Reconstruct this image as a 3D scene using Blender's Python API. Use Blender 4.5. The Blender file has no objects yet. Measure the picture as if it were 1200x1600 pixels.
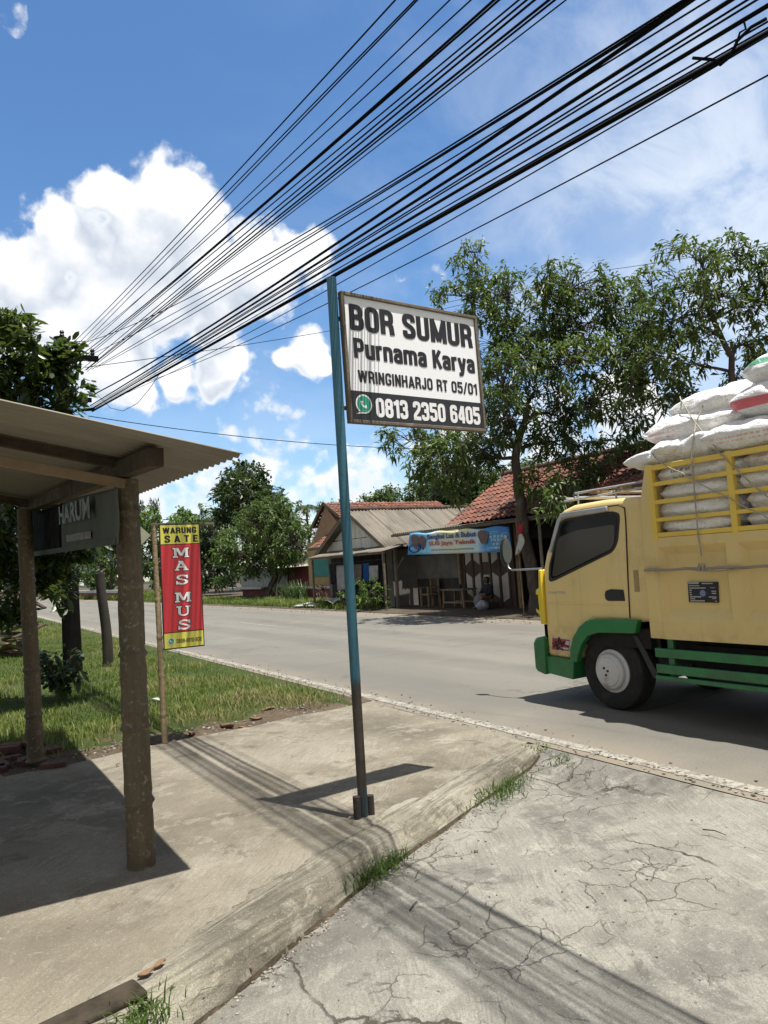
import bpy, bmesh, math, random
import numpy as np
from mathutils import Vector, Matrix, noise as mnoise
R = math.radians
rng = np.random.default_rng(7)
random.seed(7)
sc = bpy.context.scene
COL = sc.collection

# ------------------------------------------------------------------ camera (calibrated: +Y runs along the road, +X across it)
FPX, CXP, CYP = 1150., 600., 800.
ROLL, PITCH, YAW = -0.0654066, 0.0708638, 0.5437
CAMP = np.array([0, 0, 1.55])
FW = np.array([math.sin(YAW)*math.cos(PITCH), math.cos(YAW)*math.cos(PITCH), math.sin(PITCH)])
_r0 = np.array([math.cos(YAW), -math.sin(YAW), 0]); _u0 = np.cross(_r0, FW)
IX = math.cos(ROLL)*_r0 + math.sin(ROLL)*_u0
ID = math.sin(ROLL)*_r0 - math.cos(ROLL)*_u0
def ray(px, py): return FW + IX*(px-CXP)/FPX + ID*(py-CYP)/FPX
def G(px, py, z=0.): r = ray(px, py); return CAMP + r*((z-CAMP[2])/r[2])
def PX(px, py, X): r = ray(px, py); return CAMP + r*(X/r[0])
def PY(px, py, Y): r = ray(px, py); return CAMP + r*(Y/r[1])
def PD(px, py, d): return CAMP + ray(px, py)*d
cam = bpy.data.cameras.new('camera'); camo = bpy.data.objects.new('camera', cam); COL.objects.link(camo)
cam.sensor_fit = 'VERTICAL'; cam.sensor_height = 24; cam.lens = 24*FPX/1600; cam.clip_start = .05; cam.clip_end = 3000
m = Matrix.Identity(4)
for i in range(3): m[i][0] = IX[i]; m[i][1] = -ID[i]; m[i][2] = -FW[i]; m[i][3] = CAMP[i]
camo.matrix_world = m; sc.camera = camo
sc.view_settings.view_transform = 'Standard'; sc.view_settings.look = 'None'; sc.view_settings.exposure = .72; sc.view_settings.gamma = 1

# ------------------------------------------------------------------ node helpers
class NT:
    def __init__(s, tree): s.t = tree; s.n = tree.nodes; s.l = tree.links
    def new(s, typ, **kw):
        n = s.n.new(typ)
        for k, v in kw.items(): setattr(n, k, v)
        return n
    def put(s, sock, v):
        if v is None: return
        if isinstance(v, bpy.types.NodeSocket): s.l.new(v, sock)
        else:
            if isinstance(v, (tuple, list, np.ndarray)) and sock.type == 'RGBA' and len(v) == 3: v = (*v, 1)
            sock.default_value = v
    def math(s, op, a, b=None, c=None, clamp=False):
        n = s.new('ShaderNodeMath', operation=op, use_clamp=clamp); s.put(n.inputs[0], a); s.put(n.inputs[1], b); s.put(n.inputs[2], c); return n.outputs[0]
    def vmath(s, op, a, b=None, out=0):
        n = s.new('ShaderNodeVectorMath', operation=op); s.put(n.inputs[0], a); s.put(n.inputs[1], b); return n.outputs[out]
    def scalev(s, a, f):
        n = s.new('ShaderNodeVectorMath', operation='SCALE'); s.put(n.inputs[0], a); s.put(n.inputs['Scale'], f); return n.outputs[0]
    def mapping(s, v, scale=(1, 1, 1), rot=(0, 0, 0), loc=(0, 0, 0)):
        n = s.new('ShaderNodeMapping'); s.put(n.inputs[0], v); n.inputs['Scale'].default_value = scale; n.inputs['Rotation'].default_value = rot; n.inputs['Location'].default_value = loc; return n.outputs[0]
    def noise(s, v, scale=5, detail=4, rough=.55, dist=0, col=False):
        n = s.new('ShaderNodeTexNoise'); s.put(n.inputs['Vector'], v); n.inputs['Scale'].default_value = scale; n.inputs['Detail'].default_value = detail
        n.inputs['Roughness'].default_value = rough; n.inputs['Distortion'].default_value = dist; return n.outputs['Color' if col else 0]
    def voro(s, v, scale=5, feature='F1', out='Distance', rand=1):
        n = s.new('ShaderNodeTexVoronoi', feature=feature); s.put(n.inputs['Vector'], v); n.inputs['Scale'].default_value = scale; n.inputs['Randomness'].default_value = rand; return n.outputs[out]
    def ramp(s, f, stops, interp='LINEAR'):
        n = s.new('ShaderNodeValToRGB'); s.put(n.inputs[0], f); e = n.color_ramp.elements; n.color_ramp.interpolation = interp
        while len(e) < len(stops): e.new(.5)
        for i, (p, c) in enumerate(stops): e[i].position = p; e[i].color = (*c, 1) if not isinstance(c, (int, float)) else (c, c, c, 1)
        return n.outputs[0]
    def mr(s, f, a, b, c=0., d=1., smooth=True):
        n = s.new('ShaderNodeMapRange'); n.interpolation_type = 'SMOOTHSTEP' if smooth else 'LINEAR'
        s.put(n.inputs[0], f)
        for i, v in enumerate((a, b, c, d)): s.put(n.inputs[i+1], v)
        return n.outputs[0]
    def mix(s, f, a, b, typ='MIX'):
        n = s.new('ShaderNodeMix', data_type='RGBA', blend_type=typ); s.put(n.inputs['Factor'], f); s.put(n.inputs['A'], a); s.put(n.inputs['B'], b)
        # colour sockets live at index 6/7
        for nm, v in (('A', a), ('B', b)):
            pass
        return n.outputs['Result']
def _mix(s, f, a, b, typ='MIX'):
    n = s.new('ShaderNodeMix', data_type='RGBA', blend_type=typ)
    s.put(n.inputs[0], f); s.put(n.inputs[6], a); s.put(n.inputs[7], b); return n.outputs[2]
NT.mix = _mix

def new_mat(name):
    m = bpy.data.materials.new(name); m.use_nodes = True
    t = NT(m.node_tree); b = m.node_tree.nodes['Principled BSDF']; return m, t, b
def coords(t): return t.new('ShaderNodeTexCoord').outputs['Object']
def bump(t, b, h, strength=.3, dist=.01):
    n = t.new('ShaderNodeBump'); n.inputs['Strength'].default_value = strength; n.inputs['Distance'].default_value = dist
    t.put(n.inputs['Height'], h); t.l.new(n.outputs[0], b.inputs['Normal'])
def mat(name, c1, c2=None, scale=3., rough=.7, bmp=0., bscale=40., metal=0., spec=.5, stretch=(1, 1, 1), lo=.35, hi=.65, dirt=None, dscale=1.5, dlo=.55, dhi=.75, coat=0, detail=5, alb=.78):
    m, t, b = new_mat(name); v = coords(t)
    c2 = c2 or tuple(x*.75 for x in c1); c1 = tuple(x*alb for x in c1); c2 = tuple(x*alb for x in c2); dirt = dirt and tuple(x*alb for x in dirt)
    v2 = t.mapping(v, stretch)
    col = t.ramp(t.noise(v2, scale, detail, .6), [(lo, c1), (hi, c2)])
    if dirt: col = t.mix(t.mr(t.noise(v2, dscale, 6, .65), dlo, dhi), col, dirt)
    t.put(b.inputs['Base Color'], col); b.inputs['Metallic'].default_value = metal
    t.put(b.inputs['Roughness'], t.mr(t.noise(v, scale*2, 3), .3, .7, max(.02, rough-.08), min(1, rough+.1)))
    b.inputs['Specular IOR Level'].default_value = spec
    if coat: b.inputs['Coat Weight'].default_value = coat; b.inputs['Coat Roughness'].default_value = .08
    if bmp: bump(t, b, t.noise(v2, bscale, 5, .6), bmp, .01)
    return m
def attr_mat(name, stops, rough=.5, trans=0., spec=.4, dirt=None, dscale=.6, bmp=0, attr='rnd'):
    stops = [(p, tuple(x*.74 for x in c)) for p, c in stops]; dirt = dirt and tuple(x*.74 for x in dirt)
    m, t, b = new_mat(name)
    a = t.new('ShaderNodeAttribute', attribute_name=attr).outputs['Fac']
    col = t.ramp(a, stops)
    if dirt:
        v = coords(t); col = t.mix(t.mr(t.noise(v, dscale, 6, .65), .45, .72), col, dirt)
    t.put(b.inputs['Base Color'], col); b.inputs['Roughness'].default_value = rough; b.inputs['Specular IOR Level'].default_value = spec
    if bmp: bump(t, b, t.noise(coords(t), 30, 4), bmp, .01)
    if trans:
        tr = t.new('ShaderNodeBsdfTranslucent'); t.put(tr.inputs[0], t.mix(.5, col, (.16, .24, .03), 'ADD'))
        mx = t.new('ShaderNodeMixShader'); mx.inputs[0].default_value = trans
        t.l.new(b.outputs[0], mx.inputs[1]); t.l.new(tr.outputs[0], mx.inputs[2])
        t.l.new(mx.outputs[0], m.node_tree.nodes['Material Output'].inputs[0])
    return m

# ------------------------------------------------------------------ objects
ORG = {}
def tag(o, label=None, cat=None, group=None, kind=None):
    if label: o['label'] = label
    if cat: o['category'] = cat
    if group: o['group'] = group
    if kind: o['kind'] = kind
    return o
def thing(name, loc, label, cat, group=None):
    o = bpy.data.objects.new(name, None); o.empty_display_size = .2; COL.objects.link(o); o.location = tuple(float(x) for x in loc); ORG[o.name] = np.array(loc, float)
    return tag(o, label, cat, group)
def link_mesh(name, me, org, parent):
    o = bpy.data.objects.new(name, me); COL.objects.link(o)
    if parent is None: o.location = tuple(float(x) for x in org)
    else: o.parent = parent
    ORG[o.name] = np.array(org, float); return o
def shade(me, ang=35):
    me.polygons.foreach_set('use_smooth', np.ones(len(me.polygons), bool)); me.set_sharp_from_angle(angle=R(ang))
class MB:
    def __init__(s): s.v = []; s.f = []; s.m = []
    def add(s, V, F, mi=0):
        o = len(s.v); s.v += [tuple(map(float, p)) for p in V]; s.f += [tuple(i+o for i in f) for f in F]; s.m += [mi]*len(F); return s
    def box(s, x0, x1, y0, y1, z0, z1, mi=0):
        V = [(x, y, z) for z in (z0, z1) for y in (y0, y1) for x in (x0, x1)]
        return s.add(V, [(0, 2, 3, 1), (4, 5, 7, 6), (0, 1, 5, 4), (2, 6, 7, 3), (0, 4, 6, 2), (1, 3, 7, 5)], mi)
    def obox(s, c, ax, hs, mi=0):
        c = np.array(c, float); ax = [np.array(a, float)*h for a, h in zip(ax, hs)]
        V = [c+i*ax[0]+j*ax[1]+k*ax[2] for k in (-1, 1) for j in (-1, 1) for i in (-1, 1)]
        return s.add(V, [(0, 2, 3, 1), (4, 5, 7, 6), (0, 1, 5, 4), (2, 6, 7, 3), (0, 4, 6, 2), (1, 3, 7, 5)], mi)
    def beam(s, a, b, w, h, up=(0, 0, 1), mi=0):
        a = np.array(a, float); b = np.array(b, float); d = b-a; L = np.linalg.norm(d); d /= L
        sd = np.cross(d, up); sd /= np.linalg.norm(sd); u = np.cross(sd, d)
        return s.obox((a+b)/2, (d, sd, u), (L/2, w/2, h/2), mi)
    def prism(s, poly, axis, lo, hi, mi=0):
        def P(a, b, c): return {'X': (c, a, b), 'Y': (a, c, b), 'Z': (a, b, c)}[axis]
        n = len(poly); V = [P(a, b, lo) for a, b in poly]+[P(a, b, hi) for a, b in poly]
        F = [tuple(range(n))[::-1], tuple(range(n, 2*n))]+[(i, (i+1) % n, n+(i+1) % n, n+i) for i in range(n)]
        return s.add(V, F, mi)
    def pprism(s, o, u, v, poly, d0, d1, mi=0):
        """polygon in plane (o,u,v), extruded along u x v from d0 to d1"""
        o, u, v = (np.array(q, float) for q in (o, u, v)); w = np.cross(u, v); n = len(poly)
        V = [o+u*a+v*b+w*d0 for a, b in poly]+[o+u*a+v*b+w*d1 for a, b in poly]
        F = [tuple(range(n))[::-1], tuple(range(n, 2*n))]+[(i, (i+1) % n, n+(i+1) % n, n+i) for i in range(n)]
        return s.add(V, F, mi)
    def tube(s, pts, r, n=8, caps=True, mi=0):
        pts = [np.array(p, float) for p in pts]; k = len(pts); rr = r if hasattr(r, '__len__') else [r]*k
        V = []; F = []; ref = None
        for i, p in enumerate(pts):
            d = pts[min(i+1, k-1)]-pts[max(i-1, 0)]; L = np.linalg.norm(d); d = d/L if L > 1e-9 else np.array([0, 0, 1.])
            if ref is None: ref = np.array([1., 0, 0]) if abs(d[0]) < .9 else np.array([0, 1., 0])
            a = ref-d*(ref@d); a /= np.linalg.norm(a); ref = a; b = np.cross(d, a)
            V += [p+rr[i]*(math.cos(2*math.pi*j/n)*a+math.sin(2*math.pi*j/n)*b) for j in range(n)]
        for i in range(k-1):
            for j in range(n):
                F.append((i*n+j, i*n+(j+1) % n, (i+1)*n+(j+1) % n, (i+1)*n+j))
        if caps: F += [tuple(range(n))[::-1], tuple(range((k-1)*n, k*n))]
        return s.add(V, F, mi)
    def lathe(s, o, axis, prof, n=32, mi=0):
        """prof: list of (t along axis, radius)"""
        o = np.array(o, float); ax = np.array(axis, float); ax /= np.linalg.norm(ax)
        a = np.cross(ax, (0, 0, 1) if abs(ax[2]) < .9 else (1, 0, 0)); a /= np.linalg.norm(a); b = np.cross(ax, a)
        V = [o+ax*t+r*(math.cos(2*math.pi*j/n)*a+math.sin(2*math.pi*j/n)*b) for t, r in prof for j in range(n)]
        F = [(i*n+j, i*n+(j+1) % n, (i+1)*n+(j+1) % n, (i+1)*n+j) for i in range(len(prof)-1) for j in range(n)]
        F += [tuple(range(n))[::-1], tuple(range((len(prof)-1)*n, len(prof)*n))]
        return s.add(V, F, mi)
    def grid(s, fn, us, vs, mi=0):
        V = [fn(u, v) for v in vs for u in us]; n = len(us)
        F = [(j*n+i, j*n+i+1, (j+1)*n+i+1, (j+1)*n+i) for j in range(len(vs)-1) for i in range(n-1)]
        return s.add(V, F, mi)
    def build(s, name, mats, parent=None, smooth=None, bevel=0, seg=2, solid=0, recalc=True):
        V = np.array(s.v)
        if parent is None:
            org = np.array([(V[:, 0].min()+V[:, 0].max())/2, (V[:, 1].min()+V[:, 1].max())/2, V[:, 2].min()])
        else: org = ORG[parent.name]
        me = bpy.data.meshes.new(name); me.from_pydata((V-org).tolist(), [], s.f)
        mats = mats if isinstance(mats, (list, tuple)) else [mats]
        for q in mats: me.materials.append(q)
        if len(mats) > 1: me.polygons.foreach_set('material_index', s.m)
        if recalc:
            bm = bmesh.new(); bm.from_mesh(me); bmesh.ops.recalc_face_normals(bm, faces=bm.faces); bm.to_mesh(me); bm.free()
        me.update()
        if smooth: shade(me, smooth)
        o = link_mesh(name, me, org, parent)
        if solid:
            q = o.modifiers.new('solid', 'SOLIDIFY'); q.thickness = solid
        if bevel:
            q = o.modifiers.new('bevel', 'BEVEL'); q.width = bevel; q.segments = seg; q.limit_method = 'ANGLE'; q.angle_limit = R(40); q.use_clamp_overlap = True
            if not smooth: shade(me, 40)
        return o
def np_mesh(name, V, Q, mats, parent=None, rnd=None, org=None, smooth=False):
    """numpy quads (n,4)"""
    V = np.asarray(V, float); Q = np.asarray(Q, np.int32)
    if parent is not None: org = ORG[parent.name]
    elif org is None: org = np.array([V[:, 0].mean(), V[:, 1].mean(), V[:, 2].min()])
    V = V-org; me = bpy.data.meshes.new(name)
    me.vertices.add(len(V)); me.vertices.foreach_set('co', V.astype(np.float32).ravel())
    me.loops.add(Q.size); me.loops.foreach_set('vertex_index', Q.ravel())
    me.polygons.add(len(Q)); me.polygons.foreach_set('loop_start', np.arange(0, Q.size, 4, dtype=np.int32))
    me.polygons.foreach_set('use_smooth', np.full(len(Q), bool(smooth)))
    for q in (mats if isinstance(mats, (list, tuple)) else [mats]): me.materials.append(q)
    if rnd is not None:
        a = me.attributes.new('rnd', 'FLOAT', 'FACE'); a.data.foreach_set('value', np.asarray(rnd, np.float32))
    me.update(calc_edges=True); me.validate()
    return link_mesh(name, me, org, parent)
def copy_tree(o, parent=None):
    c = o.copy(); COL.objects.link(c); ORG[c.name] = ORG[o.name]
    if parent is not None: c.parent = parent
    for ch in list(o.children): copy_tree(ch, c)
    return c
def text(name, body, m, parent, o, u, v, w, h, bold=0., depth=.0015, spacing=1., shear=0.):
    """lettering fitted into the rectangle from o, u*w wide and v*h high"""
    cu = bpy.data.curves.new('txt', 'FONT'); cu.body = body; cu.size = 1; cu.offset = bold; cu.space_character = spacing; cu.resolution_u = 4; cu.shear = shear
    to = bpy.data.objects.new('txt', cu); COL.objects.link(to)
    dg = bpy.context.evaluated_depsgraph_get(); dg.update(); me = bpy.data.meshes.new_from_object(to.evaluated_get(dg))
    bpy.data.objects.remove(to); bpy.data.curves.remove(cu)
    V = np.empty(len(me.vertices)*3, np.float32); me.vertices.foreach_get('co', V); V = V.reshape(-1, 3).astype(float)
    lo, hi = V.min(0), V.max(0); u = np.array(u, float); v = np.array(v, float); n = np.cross(u, v); o = np.array(o, float)
    P = o+np.outer((V[:, 0]-lo[0])/(hi[0]-lo[0])*w, u)+np.outer((V[:, 1]-lo[1])/(hi[1]-lo[1])*h, v)+n*depth
    org = ORG[parent.name]; me.vertices.foreach_set('co', (P-org).astype(np.float32).ravel()); me.update()
    me.materials.clear(); me.materials.append(m); me.name = name
    return link_mesh(name, me, org, parent)
# ------------------------------------------------------------------ bold condensed grotesque lettering drawn as strokes
def round_path(pts, r, closed=False, n=6):
    rad = [p[2] if len(p) > 2 else r for p in pts]; pts = [np.array(p[:2], float) for p in pts]; k = len(pts); out = []
    for i in range(k):
        if (not closed and i in (0, k-1)) or rad[i] == 0: out.append(pts[i]); continue
        r = rad[i]; p, a, b = pts[i], pts[i-1], pts[(i+1) % k]; la, lb = np.linalg.norm(a-p), np.linalg.norm(b-p); q = min(r, la*.49, lb*.49); s, e = p+(a-p)/la*q, p+(b-p)/lb*q
        for t in np.linspace(0, 1, n): out.append((1-t)**2*s+2*t*(1-t)*p+t*t*e)
    return out
def ribbon(pts, w, closed=False):
    pts = np.array(pts); k = len(pts); L = []; Rr = []
    for i in range(k):
        d0 = pts[i]-pts[i-1] if (i > 0 or closed) else pts[1]-pts[0]; d1 = pts[(i+1) % k]-pts[i] if (i < k-1 or closed) else pts[-1]-pts[-2]
        d0 = d0/np.linalg.norm(d0); d1 = d1/np.linalg.norm(d1); n0 = np.array([-d0[1], d0[0]]); n1 = np.array([-d1[1], d1[0]]); m_ = n0+n1; m_ /= np.linalg.norm(m_); s = w/2/max(.55, m_@n0); L.append(pts[i]+m_*s); Rr.append(pts[i]-m_*s)
    return L, Rr
def glyph(c):
    t = .19; a = t/2; W = .56; x0, x1, y0, y1, ym, xm = a, W-a, a*.86, 1-a*.86, .51, W/2; P = []; C = []
    def sw(w_): 
        nonlocal W, x1, xm; W = w_; x1 = W-a; xm = W/2
    xh = .76; ya = xh-a*.86
    if c == 'B': P = [[(x0, 0), (x0, 1)], [(.02, y1), (x1-.03, y1), (x1-.03, ym+.01), (x0, ym+.01)], [(x0, ym), (x1, ym), (x1, y0), (.02, y0)]]
    elif c in 'O0': C = [[(x0, y0), (x0, y1), (x1, y1), (x1, y0)]]
    elif c == 'R': P = [[(x0, 0), (x0, 1)], [(.02, y1), (x1-.01, y1), (x1-.01, ym-.04), (x0, ym-.04)], [(x1-.14, ym-.02), (x1-.02, ym-.12), (x1+.02, 0)]]
    elif c == 'S': P = [[(x1, .69), (x1, y1), (x0, y1), (x0, .60), (x1, .42), (x1, y0), (x0, y0), (x0, .31)]]
    elif c == 'U': P = [[(x0, 1), (x0, y0), (x1, y0), (x1, 1)]]
    elif c == 'M': sw(.74); P = [[(x0, 0), (x0, 1)], [(x1, 0), (x1, 1)], [(x0, 1), (xm, .06)], [(x1, 1), (xm, .06)]]
    elif c == 'W': sw(.84); P = [[(.08, 1), (.24, .02)], [(.24, .02), (.42, .98)], [(.42, .98), (.60, .02)], [(.60, .02), (.76, 1)]]
    elif c == 'I': sw(.20); P = [[(x0, 0), (x0, 1)]]
    elif c == 'N': P = [[(x0, 0), (x0, 1)], [(x1, 0), (x1, 1)], [(x0, .98), (x1, .02)]]
    elif c == 'G': P = [[(x1, .68), (x1, y1), (x0, y1), (x0, y0), (x1, y0), (x1, .44), (xm, .44)]]
    elif c == 'H': P = [[(x0, 0), (x0, 1)], [(x1, 0), (x1, 1)], [(x0, .52), (x1, .52)]]
    elif c == 'A': sw(.60); P = [[(a*.8, 0), (xm, .97)], [(W-a*.8, 0), (xm, .97)], [(.15, .26), (W-.15, .26)]]
    elif c == 'J': sw(.46); P = [[(x1, 1), (x1, y0), (x0, y0), (x0, .34)]]
    elif c == 'T': sw(.50); P = [[(0, y1), (W, y1)], [(xm, 0), (xm, .95)]]
    elif c == 'E': sw(.48); P = [[(W, y1), (x0, y1, 0), (x0, y0, 0), (W, y0)], [(x0, .52), (W-.04, .52)]]
    elif c == 'K': P = [[(x0, 0), (x0, 1)], [(x0+.02, .36), (x1+.02, 1)], [(.24, .56), (x1+.04, 0)]]
    elif c == 'P': P = [[(x0, 0), (x0, 1)], [(.02, y1), (x1, y1), (x1, .42), (x0, .42)]]
    elif c == 'u': sw(.53); P = [[(x0, xh), (x0, y0), (x1, y0)], [(x1, 0), (x1, xh)]]
    elif c == 'r': sw(.36); P = [[(x0, 0), (x0, xh)], [(x0, .5), (x0+.06, ya), (W, ya)]]
    elif c == 'n': sw(.53); P = [[(x0, 0), (x0, xh)], [(x0, ya), (x1, ya), (x1, 0)]]
    elif c == 'm': sw(.82); P = [[(x0, 0), (x0, xh)], [(x0, ya), (xm, ya), (xm, 0)], [(xm, ya), (x1, ya), (x1, 0)]]
    elif c == 'a': sw(.52); P = [[(x0, .53), (x0, ya), (x1, ya), (x1, 0)], [(x1, .43), (x0, .39), (x0, y0), (x1, y0)]]
    elif c == 'y': sw(.54); P = [[(a*.8, xh), (xm, .04)], [(W-a*.8, xh), (xm-.02, -.16), (.04, -.16)]]
    elif c == '1': sw(.36); P = [[(x1, 0), (x1, 1)], [(0, .77), (x1, .86)]]
    elif c == '2': P = [[(x0, .68), (x0, y1), (x1, y1), (x1, .60), (x0+.02, .24, .06), (x0+.02, .05)], [(.01, y0), (W, y0)]]
    elif c == '3': P = [[(x0, .72), (x0, y1), (x1, y1), (x1, .53), (.20, .53)], [(.20, .52), (x1, .52), (x1, y0), (x0, y0), (x0, .29)]]
    elif c == '4': P = [[(x1-.05, 0), (x1-.05, 1)], [(x1-.10, .98), (x0-.02, .27), (W, .27)]]
    elif c == '5': P = [[(W-.02, y1), (x0+.01, y1, 0), (x0, .50)], [(x0, .56), (x1, .60), (x1, y0), (x0, y0), (x0, .28)]]
    elif c == '6': C = [[(x0, y0), (x0, .56), (x1, .56), (x1, y0)]]; P = [[(x1, .72), (x1, y1), (x0, y1), (x0, .3)]]
    elif c == '9': C = [[(x0, .44), (x0, y1), (x1, y1), (x1, .44)]]; P = [[(x0, .28), (x0, y0), (x1, y0), (x1, .7)]]
    elif c == '8': C = [[(x0, y0), (x0, .53), (x1, .53), (x1, y0)], [(x0+.01, .53), (x0+.01, y1), (x1-.01, y1), (x1-.01, .53)]]
    elif c == '/': sw(.42); P = [[(.05, -.04), (W-.05, 1.04)]]
    elif c == '-': sw(.30); P = [[(0, .42), (W, .42)]]
    elif c == ' ': sw(.26)
    return W, P, C
def sign_text(body, m, parent, o, u, v, w, h, depth=.002, gap=.07, tw=.208, name='lettering'):
    """o: left end of the baseline, w: total width, h: cap height"""
    o, u, v = (np.array(q, float) for q in (o, u, v)); n = np.cross(u, v); adv = [glyph(c)[0] for c in body]; tot = sum(adv)+gap*(len(body)-1); sx = w/tot; mb = MB(); x = 0; k = 0
    for c, wd in zip(body, adv):
        _, P, C = glyph(c)
        for pts, cl in [(p, False) for p in P]+[(p, True) for p in C]:
            L, Rr = ribbon(round_path(pts, .17, cl), tw, cl); d = depth+.00012*(k % 8); k += 1; q = len(L)
            V = [o+u*((x+p[0])*sx)+v*(p[1]*h)+n*d for p in L+Rr]; mb.add(V, [(i, (i+1) % q, q+(i+1) % q, q+i) for i in range(q if cl else q-1)])
        x += wd+gap
    return mb.build(name, m, parent, recalc=False)
# ------------------------------------------------------------------ sky and sun
SUN = np.array([.094, -.257, 1.]); SUN /= np.linalg.norm(SUN)
SEL = math.asin(SUN[2]); SAZ = math.atan2(SUN[0], SUN[1])
w = bpy.data.worlds.new('World'); sc.world = w; w.use_nodes = True
wt = NT(w.node_tree); bg = w.node_tree.nodes['Background']
CLOUDS = [  # pixel of the photo the cloud stands at, angular size in pixels, weight
 (170, 300, 70), (285, 315, 85), (235, 380, 120), (110, 380, 85), (45, 440, 85), (325, 420, 95), (410, 425, 85), (485, 405, 50), (160, 470, 100),
 (250, 470, 100), (20, 520, 80), (90, 500, 80), (180, 570, 85), (130, 540, 70), (215, 610, 45), (350, 585, 52), (285, 595, 38), (340, 470, 70), (330, 530, 40),
 (480, 558, 52), (440, 565, 34), (505, 570, 30), (390, 640, 50), (430, 670, 44), (345, 745, 50), (270, 775, 65), (450, 780, 75), (400, 742, 36), (560, 750, 66),
 (617, 430, 17), (672, 427, 17), (690, 425, 12), (880, 700, 130), (780, 700, 110), (970, 640, 80), (700, 760, 90), (1000, 740, 120), (1150, 700, 100), (150, 800, 130), (10, 800, 150), (12, 25, 36), (-80, 480, 140), (600, 820, 100)]
def cdir(px, py):
    r = ray(px, py); return r/np.linalg.norm(r)
grp = bpy.data.node_groups.new('cloud_density', 'ShaderNodeTree')
grp.interface.new_socket('Vector', in_out='INPUT', socket_type='NodeSocketVector'); grp.interface.new_socket('Density', in_out='OUTPUT', socket_type='NodeSocketFloat')
gt = NT(grp); gi = gt.new('NodeGroupInput').outputs[0]; grp.interface.new_socket('Base', in_out='OUTPUT', socket_type='NodeSocketFloat'); go = gt.new('NodeGroupOutput')
acc = None
wob = gt.vmath('ADD', gi, gt.scalev(gt.vmath('SUBTRACT', gt.noise(gi, 9, 3, .6, col=True), (.5, .5, .5)), .075))
for px, py, r in CLOUDS:
    c = cdir(px, py); rt = r/FPX*float(c@FW)**1.5
    d = gt.vmath('DISTANCE', wob, tuple(c), out=1)
    f = gt.math('MULTIPLY_ADD', d, -1/rt, 1.0)
    if r <= 20 or (px, py) in ((12, 25), (390, 640), (430, 670)): f = gt.math('MINIMUM', f, .10 if r > 40 else .03)
    elif py > 690 and r >= 36: f = gt.math('MINIMUM', f, .24)
    if acc is None: acc = f
    else:
        acc = gt.math('SMOOTH_MAX', acc, f, .25)
acc = gt.math('MAXIMUM', acc, -1.5)
n1 = gt.noise(gi, 16, 12, .68, .2); n2 = gt.voro(gt.vmath('ADD', gi, gt.scalev(gt.noise(gi, 30, 3, .6, col=True), .02)), 34, 'SMOOTH_F1')
dens = gt.math('ADD', gt.math('ADD', acc, gt.math('MULTIPLY', gt.math('MAXIMUM', gt.math('SUBTRACT', acc, .25), 0.), 1.2)), gt.math('MULTIPLY', gt.math('SUBTRACT', n1, .5), 1.15))
n3 = gt.voro(gt.vmath('ADD', gi, gt.scalev(gt.noise(gi, 60, 3, .6, col=True), .012)), 80, 'SMOOTH_F1'); dens = gt.math('ADD', dens, gt.math('ADD', gt.math('MULTIPLY', gt.math('SUBTRACT', .35, n2), .50), gt.math('MULTIPLY', gt.math('SUBTRACT', .35, n3), .30)))
gt.l.new(dens, go.inputs[0]); gt.l.new(gt.math('ADD', gt.math('MINIMUM', acc, .45), gt.math('MULTIPLY', gt.math('SUBTRACT', gt.noise(gi, 11, 6, .55), .5), 1.3)), go.inputs[1])
wv = wt.new('ShaderNodeTexCoord').outputs['Generated']
def cd(vec):
    g = wt.new('ShaderNodeGroup'); g.node_tree = grp; wt.put(g.inputs[0], vec); return g.outputs
f0, b0 = cd(wv)
off = -ID*.045 + IX*.012
f1, b1 = cd(wt.vmath('ADD', wv, tuple(off)))
sky = wt.new('ShaderNodeTexSky', sky_type='NISHITA'); sky.sun_disc = False; sky.sun_elevation = SEL; sky.sun_rotation = SAZ
sky.altitude = 0; sky.air_density = 1.0; sky.dust_density = .6; sky.ozone_density = 2.2
hsv = wt.new('ShaderNodeHueSaturation'); hsv.inputs['Saturation'].default_value = 1.2; hsv.inputs['Value'].default_value = 1.55; wt.put(hsv.inputs['Color'], sky.outputs[0])
skyc = hsv.outputs[0]
# thin high veil, streaked, thicker to the right
vr = tuple(cdir(1120, 330)); 
dveil = wt.vmath('DISTANCE', wv, vr, out=1)
veiln = wt.noise(wt.mapping(wv, (2.2, 5, 5), (0, .5, .6)), 2.2, 8, .6, .4)
dtl = wt.vmath('DISTANCE', wv, tuple(cdir(50, 60)), out=1)
veil = wt.math('MULTIPLY', wt.mr(dtl, .12, .75), wt.mr(veiln, .38, .72))
veil = wt.math('ADD', wt.math('MULTIPLY', veil, .26), wt.math('MULTIPLY', wt.mr(dveil, .38, .02), wt.mr(veiln, .30, .60, .30, .62)), clamp=True)
skyc = wt.mix(veil, skyc, (7.6, 8.3, 9.2))
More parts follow.
